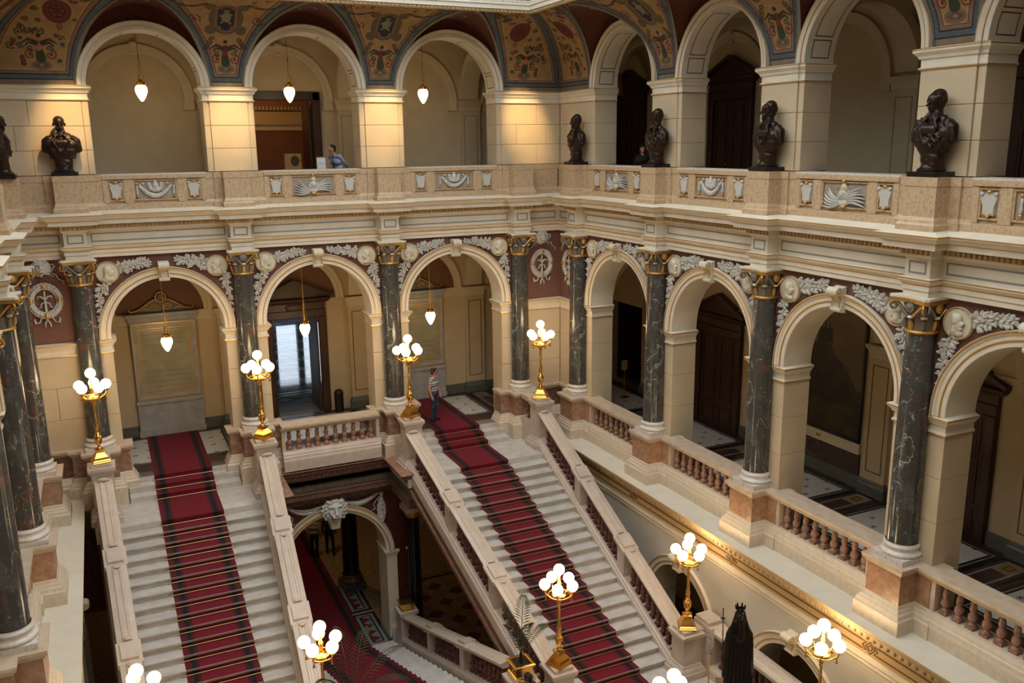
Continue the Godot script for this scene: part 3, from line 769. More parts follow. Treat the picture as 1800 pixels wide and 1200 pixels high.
# ------------------------------------------------------------------ blended-capsule surfaces (sculpture, people)
# bones: [ax, ay, az, ra, bx, by, bz, rb]; colours one per bone (linear) for tinted figures
func sdf_mesh(bones: Array, k: float, cell: float, colours: Array, zs := 1.0, paint = null) -> ArrayMesh:
	var lo := V(1e9, 1e9, 1e9); var hi := -lo
	for q in bones:
		for e in 2:
			var p := V(q[e * 4], q[e * 4 + 1], q[e * 4 + 2]); var r: float = q[e * 4 + 3]
			lo = lo.min(p - Vector3.ONE * r); hi = hi.max(p + Vector3.ONE * r)
	var pad := cell * 3.0
	lo -= Vector3.ONE * pad; hi += Vector3.ONE * pad
	var nx := int((hi.x - lo.x) / cell) + 2; var ny := int((hi.y - lo.y) / cell) + 2; var nz := int((hi.z - lo.z) / cell) + 2
	var F := PackedFloat32Array(); F.resize(nx * ny * nz); F.fill(1.0)
	var B := PackedInt32Array(); B.resize(nx * ny * nz)
	var G := PackedFloat32Array(); G.resize(nx * ny * nz); G.fill(1e9)
	for bi in bones.size():
		var q: Array = bones[bi]
		var a := V(q[0], q[1], q[2]); var b := V(q[4], q[5], q[6]); var ra: float = q[3]; var rb: float = q[7]
		var m := maxf(ra, rb) + k + cell * 2.0
		var i0 := ((a.min(b) - Vector3.ONE * m - lo) / cell).floor().max(Vector3.ZERO)
		var i1 := ((a.max(b) + Vector3.ONE * m - lo) / cell).ceil().min(V(nx - 1, ny - 1, nz - 1))
		var ba := b - a; var bb := maxf(ba.length_squared(), 1e-9)
		for z in range(int(i0.z), int(i1.z) + 1):
			for y in range(int(i0.y), int(i1.y) + 1):
				var idx := (z * ny + y) * nx + int(i0.x)
				for x in range(int(i0.x), int(i1.x) + 1):
					var pa := lo + V(x, y, z) * cell - a
					var h := clampf(pa.dot(ba) / bb, 0.0, 1.0)
					var d := (pa - ba * h).length() - lerpf(ra, rb, h)
					if d < G[idx]: G[idx] = d; B[idx] = bi
					var f := F[idx]
					var e := maxf(k - absf(f - d), 0.0) / k
					F[idx] = minf(f, d) - e * e * k * 0.25
					idx += 1
	var vid := PackedInt32Array(); vid.resize(nx * ny * nz); vid.fill(-1)
	var vs := PackedVector3Array(); var ns := PackedVector3Array(); var cs := PackedColorArray()
	var sx := 1; var sy := nx; var sz := nx * ny
	for z in nz - 1:
		for y in ny - 1:
			for x in nx - 1:
				var o := z * sz + y * sy + x
				if absf(F[o]) > cell * 2.5: continue
				var mask := 0
				var f := [F[o], F[o + sx], F[o + sy], F[o + sx + sy], F[o + sz], F[o + sz + sx], F[o + sz + sy], F[o + sz + sx + sy]]
				for i in 8: if f[i] < 0.0: mask |= 1 << i
				if mask == 0 or mask == 255: continue
				var p := Vector3.ZERO; var cnt := 0
				for e in [[0,1],[2,3],[4,5],[6,7],[0,2],[1,3],[4,6],[5,7],[0,4],[1,5],[2,6],[3,7]]:
					var fa: float = f[e[0]]; var fb: float = f[e[1]]
					if (fa < 0.0) != (fb < 0.0):
						var t := fa / (fa - fb)
						p += V(e[0] & 1, (e[0] >> 1) & 1, e[0] >> 2).lerp(V(e[1] & 1, (e[1] >> 1) & 1, e[1] >> 2), t); cnt += 1
				p /= cnt
				vid[o] = vs.size()
				var wp := lo + (V(x, y, z) + p) * cell
				vs.append(wp)
				ns.append(V(f[1]+f[3]+f[5]+f[7]-f[0]-f[2]-f[4]-f[6], f[2]+f[3]+f[6]+f[7]-f[0]-f[1]-f[4]-f[5], f[4]+f[5]+f[6]+f[7]-f[0]-f[1]-f[2]-f[3]).normalized())
				if colours.size() > 0:
					var cc: Color = colours[B[o]]
					if paint: cc = paint.call(wp, B[o], cc)
					cs.append(cc)
	var ix := PackedInt32Array()
	for z in range(1, nz - 1):
		for y in range(1, ny - 1):
			for x in range(1, nx - 1):
				var o := z * sz + y * sy + x
				var a := F[o] < 0.0
				for ax in 3:
					var st: int = [sx, sy, sz][ax]
					if a == (F[o + st] < 0.0): continue
					var s1: int = [sy, sz, sx][ax]; var s2: int = [sz, sx, sy][ax]
					var q := [vid[o - s1 - s2], vid[o - s2], vid[o], vid[o - s1]]
					if q.min() < 0: continue
					if a: ix.append_array([q[0], q[2], q[1], q[0], q[3], q[2]])
					else: ix.append_array([q[0], q[1], q[2], q[0], q[2], q[3]])
	if zs != 1.0:
		for i in vs.size(): vs[i].z *= zs
	var arr := []; arr.resize(Mesh.ARRAY_MAX)
	arr[Mesh.ARRAY_VERTEX] = vs; arr[Mesh.ARRAY_NORMAL] = ns; arr[Mesh.ARRAY_INDEX] = ix
	if cs.size() > 0: arr[Mesh.ARRAY_COLOR] = cs
	var ms := ArrayMesh.new(); ms.add_surface_from_arrays(Mesh.PRIMITIVE_TRIANGLES, arr)
	return ms

# ------------------------------------------------------------------ continuous bands round the hall
func band_path(main: float, out: float, hw: float) -> Array:   # plan path along left, back, right with a break over each column
	var p := []
	for w in ["left", "back", "right"]:
		var cs := cols(w)
		if w == "left": p.append(plan(w, -24.0, main))
		for u in cs:
			p.append(plan(w, u - hw, main)); p.append(plan(w, u - hw, out)); p.append(plan(w, u + hw, out)); p.append(plan(w, u + hw, main))
		if w == "left": p.append(Vector2(XL + main, main))
		if w == "back": p.append(Vector2(-main, main))
		if w == "right": p.append(plan(w, 24.0, main))
	return p

func entablature() -> void:
	var t := struct("trim_1", "cream entablature with gilt lines and dentils above the marble columns", "cornice")
	var path := band_path(-0.06, 0.24, 0.27)
	var b := MB.new(); b.sweep(path, P2([-0.13, 6.18, 0, 6.18, 0, 6.28, 0.02, 6.285, 0.02, 6.385, 0.03, 6.40, 0.05, 6.42, 0.085, 6.46, 0.085, 6.505, 0.0, 6.52])); pm(t, "architrave", b, M.plaster)
	b = MB.new(); b.sweep(path, P2([0.0, 6.51, 0.0, 6.865])); pm(t, "frieze", b, M.plaster)
	b = MB.new(); b.sweep(path, P2([0.0, 6.86, 0.02, 6.87, 0.05, 6.915, 0.05, 7.025, 0.12, 7.03, 0.13, 7.05, 0.29, 7.055, 0.29, 7.165, 0.31, 7.17, 0.34, 7.19, 0.37, 7.24, 0.42, 7.27, 0.42, 7.31, -0.1, 7.42])); pm(t, "cornice", b, M.plaster)
	for q in [[0.0, 6.278, 0.024], [0.02, 6.375, 0.018], [0.085, 6.482, 0.02], [0.29, 7.157, 0.016], [0.42, 7.285, 0.02]]:
		b = MB.new(); b.sweep(path, [Vector2(q[0], q[1]), Vector2(q[0] + 0.006, q[1]), Vector2(q[0] + 0.006, q[1] + q[2]), Vector2(q[0], q[1] + q[2])]); pm(t, "gilt_fillet", b, M.gilt)
	# dentils, too small to pick apart: one piece of relief along each wall
	for w in ["left", "back", "right"]:
		var d := MB.new(); d.T = frame_xf(w)
		var cs := cols(w)
		var lo := -XL if w == "x" else (-14.0 if w == "left" else (XL + 0.2 if w == "back" else 0.2)); var hi := -0.2 if w == "left" else (-0.2 if w == "back" else 21.0)
		var u := lo
		while u < hi:
			var nn := -0.06
			for c in cs:
				if absf(u + 0.03 - c) < 0.33: nn = 0.24
			d.box(V(u, 6.935, nn + 0.05), V(u + 0.058, 7.01, nn + 0.115))
			u += 0.103
		stuff(pm(t, "dentils", d, M.ochre))
	# grey outlined panels painted on the frieze
	for w in ["left", "back", "right"]:
		var cs := cols(w); var xf := frame_xf(w)
		for i in cs.size():
			var g := MB.new(); g.ring(cs[i] - 0.19, cs[i] + 0.19, 6.58, 6.81, 0.035, 0.236, 0.245); pm(t, "frieze_border", g, M.greyline, xf)
			if i < cs.size() - 1:
				g = MB.new(); g.ring(cs[i] + 0.36, cs[i + 1] - 0.36, 6.58, 6.81, 0.035, -0.064, -0.055); pm(t, "frieze_border", g, M.greyline, xf)
	for e in [["back", BU[3] + 0.36, -0.06], ["back", XL + 0.06, BU[0] - 0.36], ["right", 0.06, RU[0] - 0.36], ["left", -RU[0] + 0.36, -0.06]]:
		var g := MB.new(); g.ring(e[1], e[2], 6.58, 6.81, 0.035, -0.064, -0.055); pm(t, "frieze_border", g, M.greyline, frame_xf(e[0]))
	# imposts turned round the room corners, both floors
	for lv in 2:
		var h: float = [HP, HU][lv]
		impost(t, [plan("back", BU[3] - h, ND), plan("back", BU[3] - h, NW), Vector2(-NW, NW), plan("right", RU[0] + h, NW), plan("right", RU[0] + h, ND)], lv)
		impost(t, [plan("left", -RU[0] - h, ND), plan("left", -RU[0] - h, NW), Vector2(XL + NW, NW), plan("back", BU[0] + h, NW), plan("back", BU[0] + h, ND)], lv)
	parapets()

# ------------------------------------------------------------------ upper parapet
func shield_mesh() -> Array:
	if not cache.has("shield"):
		var o := P2([-0.10, -0.16, -0.04, -0.15, 0.0, -0.20, 0.04, -0.15, 0.10, -0.16, 0.105, -0.06, 0.15, 0.10, 0.13, 0.17, 0.06, 0.15, 0.04, 0.19, -0.04, 0.19, -0.06, 0.15, -0.13, 0.17, -0.15, 0.10, -0.105, -0.06])
		var b := MB.new(); b.poly(o, 0.0, 0.05, 0.02); cache.shield = b.mesh()
		var g := MB.new()
		g.tube([V(-0.10, -0.16, 0.04), V(-0.04, -0.15, 0.045), V(0, -0.2, 0.04), V(0.04, -0.15, 0.045), V(0.10, -0.16, 0.04)], 0.016, 5)
		cache.shieldg = g.mesh()
		g = MB.new(); g.ball(V(0, 0.185, 0.05), V(0.045, 0.03, 0.03), 8, 5); cache.shieldk = g.mesh()
		g = MB.new()
		for s in [1]: g.ball(V(0, 0, 0.04), V(0.035, 0.035, 0.03), 8, 5)
		cache.shields = g.mesh()
	return [cache.shield, cache.shieldg, cache.shieldk, cache.shields]

func parapet_bay(w: String, i: int, ua: float, ub: float, label: String) -> void:
	var xf := frame_xf(w)
	var cu := (ua + ub) / 2
	var hw := (ub - ua) / 2 - 0.76
	var o := thing("parapet", label, "parapet", xf * Transform3D(Basis(), V(cu, YU, 0)), "carved parapets of the upper gallery")
	var b := MB.new(); b.box(V(-hw, 0.17, -0.42), V(hw, 1.06, -0.06)); pm(o, "slab", b, M.parapet)
	b = MB.new(); b.box(V(-hw - 0.02, 1.06, -0.45), V(hw + 0.02, 1.09, -0.0)); pm(o, "coping", b, M.whitemarble)
	b = MB.new(); b.bbox(V(-hw, 0.17, -0.06), V(hw, 0.33, 0.02), 0.01); pm(o, "base_rail", b, M.parapet)
	b = MB.new(); b.bbox(V(-hw, 0.95, -0.06), V(hw, 1.06, 0.02), 0.01); pm(o, "top_rail", b, M.parapet)
	var e := [-hw, -hw + 0.13, -hw + 0.51, -hw + 0.74, hw - 0.74, hw - 0.51, hw - 0.13, hw]
	for k in [0, 2, 4, 6]:
		b = MB.new(); b.bbox(V(e[k], 0.33, -0.06), V(e[k + 1], 0.95, 0.0), 0.012); pm(o, "stile", b, M.parapet)
	for k in [1, 3, 5]:
		b = MB.new(); b.ring(e[k] + 0.0, e[k + 1], 0.40, 0.93, 0.03, -0.06, -0.02); pm(o, "panel_frame", b, M.parapet)
		b = MB.new(); b.ring(e[k] + 0.03, e[k + 1] - 0.03, 0.43, 0.90, 0.008, -0.06, -0.025); pm(o, "gilt_fillet", b, M.gilt)
		b = MB.new(); b.box(V(e[k] + 0.03, 0.43, -0.062), V(e[k + 1] - 0.03, 0.90, -0.052)); pm(o, "panel_ground", b, M.panelground)
		if k != 3:
			var sh := shield_mesh(); var at := V((e[k] + e[k + 1]) / 2, 0.66, -0.052)
			var s := part(o, "shield_relief", sh[0], M.relief, Transform3D(Basis().scaled(V(1.12, 1.12, 1.2)), at))
			part(s, "gilt_edge", sh[1], M.gilt)
			part(s, "crest", sh[2], M.gilt)
			for q in [-1, 1]: part(s, "scroll", sh[3], M.relief, V(q * 0.115, 0.15, 0.01))
	if (i % 2 == 1) == (w == "back"): mask_relief(o)
	else: garland_relief(o)

func mask_relief(o: Node) -> void:
	if not cache.has("mask"):
		cache.mask = sdf_mesh([[0, 0.0, 0.03, 0.085, 0, -0.05, 0.04, 0.065], [0, 0.0, 0.10, 0.016, 0, -0.03, 0.115, 0.02], [0, -0.13, 0.02, 0.06, 0, -0.16, 0.02, 0.07], [-0.05, -0.16, 0.03, 0.05, 0.05, -0.16, 0.03, 0.05], [-0.08, 0.03, 0.03, 0.04, -0.09, -0.06, 0.03, 0.04], [0.08, 0.03, 0.03, 0.04, 0.09, -0.06, 0.03, 0.04], [0, 0.10, 0.03, 0.075, 0, 0.15, 0.03, 0.04]], 0.02, 0.014, [], 1.0)
		var b := MB.new()
		var pts := []
		for i in 7:
			var t := i / 6.0; pts.append(V(0.42 * t, 0.05 * sin(t * PI) , 0.03 + 0.03 * sin(t * PI)))
		b.tube(pts, [0.012, 0.03, 0.04, 0.042, 0.036, 0.024, 0.002], 6, 0.5); cache.frond = b.mesh()
		b = MB.new(); var br := []
		for i in 9:
			var a := lerpf(0.15, PI - 0.15, i / 8.0); br.append(V(0.10 * cos(a), 0.04 + 0.075 * sin(a), 0.085))
		b.tube(br, 0.014, 5); cache.browband = b.mesh()
		b = MB.new(); b.ball(V(0, 0.21, 0.05), V(0.035, 0.04, 0.035), 8, 5); cache.crest = b.mesh()
		b = MB.new(); b.ball(V(0, -0.22, 0.06), V(0.07, 0.035, 0.035), 8, 5); cache.boss = b.mesh()
	var m := part(o, "mask_relief", cache.mask, M.relief, Transform3D(Basis().scaled(V(1.18, 1.15, 1.1)), V(0, 0.69, -0.05)))
	part(m, "gilt_band", cache.browband, M.gilt); part(m, "crest", cache.crest, M.gilt); part(m, "boss", cache.boss, M.gilt)
	for s in [-1, 1]:
		for k in 6:
			var an := lerpf(-0.12, 0.62, k / 5.0)
			var ba := Basis(V(0, 0, 1), an if s > 0 else PI - an)
			part(m, "palm_leaf", cache.frond, M.relief, Transform3D(ba.scaled(Vector3.ONE * (1.0 if k < 4 else 0.88)), V(s * 0.05, -0.17 + 0.012 * k, 0.0)))

func garland_relief(o: Node) -> void:
	if not cache.has("garl"):
		var gb := []
		for i in 21:
			var t := lerpf(-1, 1, i / 20.0); var o3 := V(t * 0.38, -0.19 + 0.26 * t * t, 0.02); var rr := 0.03 + 0.016 * (1 - t * t)
			gb.append([o3.x, o3.y, o3.z, rr, o3.x + 0.01, o3.y, o3.z + 0.012 * (i % 2), rr])
			gb.append([o3.x + 0.01, o3.y + 0.03, o3.z, rr * 0.7, o3.x + 0.01, o3.y + 0.032, o3.z + 0.01, rr * 0.7]); gb.append([o3.x - 0.01, o3.y - 0.03, o3.z, rr * 0.7, o3.x - 0.01, o3.y - 0.032, o3.z + 0.01, rr * 0.7])
		cache.garl = sdf_mesh(gb, 0.008, 0.013, [], 1.0)
		var b := MB.new()
		b = MB.new(); b.lathe(P2([0.0, -0.2, 0.03, -0.18, 0.035, -0.12, 0.02, -0.02, 0.03, 0.05, 0.0, 0.08]), 8); cache.drop = b.mesh()
		cache.lyre = sdf_mesh([[0, 0.02, 0.02, 0.07, 0, 0.12, 0.02, 0.08], [-0.05, 0.0, 0.02, 0.06, -0.16, 0.10, 0.01, 0.03], [0.05, 0, 0.02, 0.06, 0.16, 0.10, 0.01, 0.03], [-0.13, 0.02, 0.02, 0.045, -0.15, 0.16, 0.02, 0.05], [0.13, 0.02, 0.02, 0.045, 0.15, 0.16, 0.02, 0.05], [0, 0.2, 0.03, 0.045, 0, 0.23, 0.03, 0.03]], 0.02, 0.015, [], 1.0)
		b = MB.new(); b.ball(Vector3.ZERO, V(0.035, 0.035, 0.03), 8, 5); cache.stud = b.mesh()
	var g := part(o, "garland_relief", cache.garl, M.relief, V(0, 0.70, -0.05))
	part(g, "lyre_relief", cache.lyre, M.relief, V(0, -0.04, 0))
	for s in [-1, 1]:
		part(g, "drop", cache.drop, M.relief, V(s * 0.45, 0.02, 0.02)); part(g, "stud", cache.stud, M.gilt, V(s * 0.45, 0.13, 0.03)); part(g, "stud", cache.stud, M.gilt, V(s * 0.45, -0.20, 0.03)); part(g, "rosette", cache.stud, M.relief, V(s * 0.30, 0.13, 0.02))

func parapets() -> void:
	var where := {"back": ["upper parapet in the back arch nearest the left bust", "upper parapet with face mask below the man in the blue shirt", "upper parapet in the back arch nearest the room corner"], "right": ["upper parapet between the first and second busts right of the corner", "upper parapet between the second and third busts right of the corner", "upper parapet between the third bust and the largest bust", "upper parapet cut by the right edge beyond the largest bust"]}
	for w in ["back", "right"]:
		var cs := cols(w)
		for i in cs.size() - 1: parapet_bay(w, i, cs[i], cs[i + 1], where[w][i])
	# solid stretches with the pedestals over the columns
	var t := struct("trim_2", "mottled beige marble pedestals and plinth of the upper gallery", "plinth")
	var PR := [0.05, 7.36, 0.05, 7.50, 0.03, 7.53, 0.0, 7.58, 0.0, 8.12, 0.012, 8.13, 0.012, 8.28, -0.14, 8.281]
	for w in ["left", "back", "right"]:
		var cs := cols(w); var xf := frame_xf(w)
		for i in cs.size():
			var u: float = cs[i]
			var b := MB.new()
			var lo_c: bool = (w == "back" and i == 0) or (w == "right" and i == 0); var hi_c: bool = (w == "back" and i == cs.size() - 1) or (w == "left" and i == cs.size() - 1)
			var l := (XL + 0.0 if w == "back" else 0.0) if lo_c else u - 0.78
			var h := 0.0 if hi_c else u + 0.78
			b.sweep([Vector2(l, -0.45), Vector2(l, -0.02), Vector2(u - 0.55, -0.02), Vector2(u - 0.55, 0.03), Vector2(u + 0.55, 0.03), Vector2(u + 0.55, -0.02), Vector2(h, -0.02), Vector2(h, -0.45)], P2(PR))
			pm(t, "parapet_pier", b, M.parapet, xf)
			b = MB.new(); b.sweep([Vector2(u - 0.34, 0.0), Vector2(u - 0.34, 0.36), Vector2(u + 0.34, 0.36), Vector2(u + 0.34, 0.0)], P2([0.07, 7.33, 0.07, 7.46, 0.04, 7.50, 0.03, 7.54, 0.0, 7.60, 0.0, 8.12, 0.012, 8.13, 0.012, 8.285, -0.34, 8.286]))
			pm(t, "pedestal", b, M.parapet, xf)

# ------------------------------------------------------------------ painted cove with lunettes
const CR := 2.03      # cove radius
const LB := 2.0       # height of the lunettes
func cove(t: float) -> Vector2:   # (out from the wall face, height)
	return Vector2(CR * (1.0 - cos(t)), 10.5 + CR * sin(t))
func lun_half(y: float, a: float) -> float:   # half-width of the lunette at a height
	var q := 1.0 - pow((y - 10.5) / LB, 2.0)
	return a * sqrt(maxf(q, 0.0))

func ceiling_parts() -> void:
	var c := struct("ceiling_cove", "painted coved vault with grotesque ornament above the upper arches", "vault")
	var tex := painted_texture(false); var tc := painted_texture(true)
	var mp := mat("painting", Color.WHITE, 0.85); mp.albedo_texture = tex
	var mc := mat("painting_corner", Color.WHITE, 0.85); mc.albedo_texture = tc
	var mlun: Material = M.lunette
	var NS := 16
	for w in ["left", "back", "right"]:
		var cs := cols(w); var xf := frame_xf(w)
		for i in cs.size():
			var u: float = cs[i]
			var hl: float = (u - cs[i - 1]) / 2 if i > 0 else -1.0
			var hr: float = (cs[i + 1] - u) / 2 if i < cs.size() - 1 else -1.0
			var b := MB.new()
			var cor: bool = hl < 0.0 and w != "left" or hr < 0.0 and w != "right"
			var sg := 1.0
			var cw := 0.0
			if cor:   # corner piece: from the lunette edge to the corner
				sg = 1.0 if hr < 0.0 else -1.0
				cw = (XL + NW if sg < 0.0 else -NW) if w == "back" else (NW if w == "right" else -NW)
			elif hl < 0.0: hl = hr
			elif hr < 0.0: hr = hl
			for k in NS:
				for m in 8:
					var q := []; var uvs := []; var nn := []
					for e in [[k, m], [k, m + 1], [k + 1, m + 1], [k + 1, m]]:
						var t: float = PI / 2 * e[0] / NS
						var p := cove(t)
						var ua: float; var ub: float
						if not cor:
							ua = u - (hl - lun_half(p.y, hl - 0.46)); ub = u + (hr - lun_half(p.y, hr - 0.46))
						elif sg > 0.0:
							ua = u - (hl - lun_half(p.y, hl - 0.46)); ub = cw - p.x
						else:
							ua = cw + p.x; ub = u + (hr - lun_half(p.y, hr - 0.46))
						var uu := lerpf(ua, ub, e[1] / 8.0)
						q.append(V(uu, p.y, NW + p.x)); nn.append(V(0, -sin(t), cos(t)))
						if not cor: uvs.append(Vector2(0.5 + (uu - u) / 4.4, 1.0 - t / (PI / 2)))
						else: uvs.append(Vector2(((cw - uu) if sg > 0.0 else (uu - cw)) / 4.4, 1.0 - t / (PI / 2)))
					b.squad(q, nn, uvs)
			pm(c, "painted_pendentive", b, mc if cor else mp, xf)
		for i in cs.size() - 1:
			var cu: float = (cs[i] + cs[i + 1]) / 2; var a: float = (cs[i + 1] - cs[i]) / 2 - 0.46
			var b := MB.new(); var g := MB.new()
			for k in 32:
				var q := []; var rb := []
				for e in [k, k + 1]:
					var th: float = PI - PI * e / 32.0
					var y := 10.5 + LB * sin(th)
					var d := CR * (1.0 - sqrt(maxf(0.0, 1.0 - pow((y - 10.5) / CR, 2.0))))
					q.append([V(cu + a * cos(th), y, NW), V(cu + a * cos(th), y, NW + d)])
					rb.append([V(cu + (a - 0.03) * cos(th), 10.5 + (LB - 0.03) * sin(th), NW + d), V(cu + (a + 0.06) * cos(th), 10.5 + (LB + 0.025) * sin(th), NW + d + 0.015)])
				b.quad(q[0][0], q[1][0], q[1][1], q[0][1])
				g.quad(rb[0][0], rb[1][0], rb[1][1], rb[0][1])
			pm(c, "lunette_soffit", b, mlun, xf)
			pm(c, "groin_rib", g, M.olive, xf)
			var ov := MB.new()   # painted oval shield lying on the lunette soffit
			for k in 20:
				var a0 := TAU * k / 20; var a1 := TAU * (k + 1) / 20
				var f := func(an: float, rr: float) -> Vector3:
					var th := PI / 2 + 0.16 * rr * cos(an)
					return V(cu + (a - 0.01) * cos(th), 10.5 + (LB - 0.012) * sin(th), NW + 0.78 + 0.24 * rr * sin(an))
				ov.quad(f.call(a0, 1.0), f.call(a1, 1.0), f.call(a1, 0.75), f.call(a0, 0.75))
			pm(c, "oval_border", ov, M.olive, xf)
	# cornice frame round the skylight
	var x0 := XL - NW + CR - 0.22; var x1 := NW - CR + 0.22; var z0 := NW + CR - 0.22
	x0 = XL + NW + CR - 0.03; x1 = -NW - CR + 0.03; z0 = NW + CR - 0.03
	var t := struct("trim_3", "white and gilt moulded frame round the skylight", "cornice")
	var path := [Vector2(x0, 22.0), Vector2(x0, z0), Vector2(x1, z0), Vector2(x1, 22.0)]
	var b := MB.new(); b.sweep(path, P2([-0.12, 12.50, 0.02, 12.46, 0.05, 12.50, 0.05, 12.56])); pm(t, "leaf_moulding", b, M.ochre)
	b = MB.new(); b.sweep(path, P2([0.05, 12.54, 0.10, 12.55, 0.10, 12.66, 0.13, 12.67, 0.13, 12.72, 0.06, 12.73, 0.06, 12.80, 0.10, 12.82, 0.14, 12.92, 0.0, 12.93])); pm(t, "moulding", b, M.ledge)
	var d := MB.new()
	for q in [[x0, z0, x1, z0], [x1, z0, x1, 22.0]]:
		var n := int(Vector2(q[0], q[1]).distance_to(Vector2(q[2], q[3])) / 0.12)
		for i in n:
			var p := Vector2(q[0], q[1]).lerp(Vector2(q[2], q[3]), (i + 0.5) / n)
			d.ball(V(p.x - (0.04 if q[0] == q[2] else 0.0), 12.50, p.y + (0.04 if q[1] == q[3] else 0.0)), V(0.045, 0.045, 0.045), 6, 4)
	stuff(pm(t, "leaf_beads", d, M.ochre))
	d = MB.new()
	for q in [[x0, z0, x1, z0], [x1, z0, x1, 22.0]]:
		var n := int(Vector2(q[0], q[1]).distance_to(Vector2(q[2], q[3])) / 0.09)
		for i in n:
			var p := Vector2(q[0], q[1]).lerp(Vector2(q[2], q[3]), (i + 0.5) / n)
			var ox := -0.08 if q[0] == q[2] else 0.0; var oz := 0.08 if q[1] == q[3] else 0.0
			d.box(V(p.x + ox - 0.025, 12.735, p.y + oz - 0.025), V(p.x + ox + 0.025, 12.79, p.y + oz + 0.025))
	stuff(pm(t, "dentils", d, M.ledge))

func disc(im: Image, x: float, y: float, r: float, c: Color) -> void:
	for j in range(int(y - r), int(y + r) + 1):
		for i in range(int(x - r), int(x + r) + 1):
			if i >= 0 and j >= 0 and i < im.get_width() and j < im.get_height() and (i - x) * (i - x) + (j - y) * (j - y) <= r * r: im.set_pixel(i, j, c)
func stroke(im: Image, pts: Array, r0: float, r1: float, c: Color) -> void:
	for k in pts.size() - 1:
		var n := int(pts[k].distance_to(pts[k + 1]) / 1.2) + 1
		for i in n:
			var t := (k + float(i) / n) / (pts.size() - 1)
			var p: Vector2 = pts[k].lerp(pts[k + 1], float(i) / n)
			disc(im, p.x, p.y, lerpf(r0, r1, t), c)
func scroll(im: Image, x: float, y: float, r: float, s: float, a0: float, c: Color, turns := 1.4) -> void:
	var p := []
	for i in 22:
		var t := i / 21.0; var a := a0 + s * t * TAU * turns
		p.append(Vector2(x + r * (1.0 - 0.85 * t) * cos(a), y + r * (1.0 - 0.85 * t) * sin(a)))
	stroke(im, p, 1.9, 1.1, c)
func ell(im: Image, x: float, y: float, rx: float, ry: float, c: Color) -> void:
	for j in range(int(y - ry), int(y + ry) + 1):
		for i in range(int(x - rx), int(x + rx) + 1):
			if i >= 0 and j >= 0 and i < im.get_width() and j < im.get_height() and pow((i - x) / rx, 2) + pow((j - y) / ry, 2) <= 1.0: im.set_pixel(i, j, c)

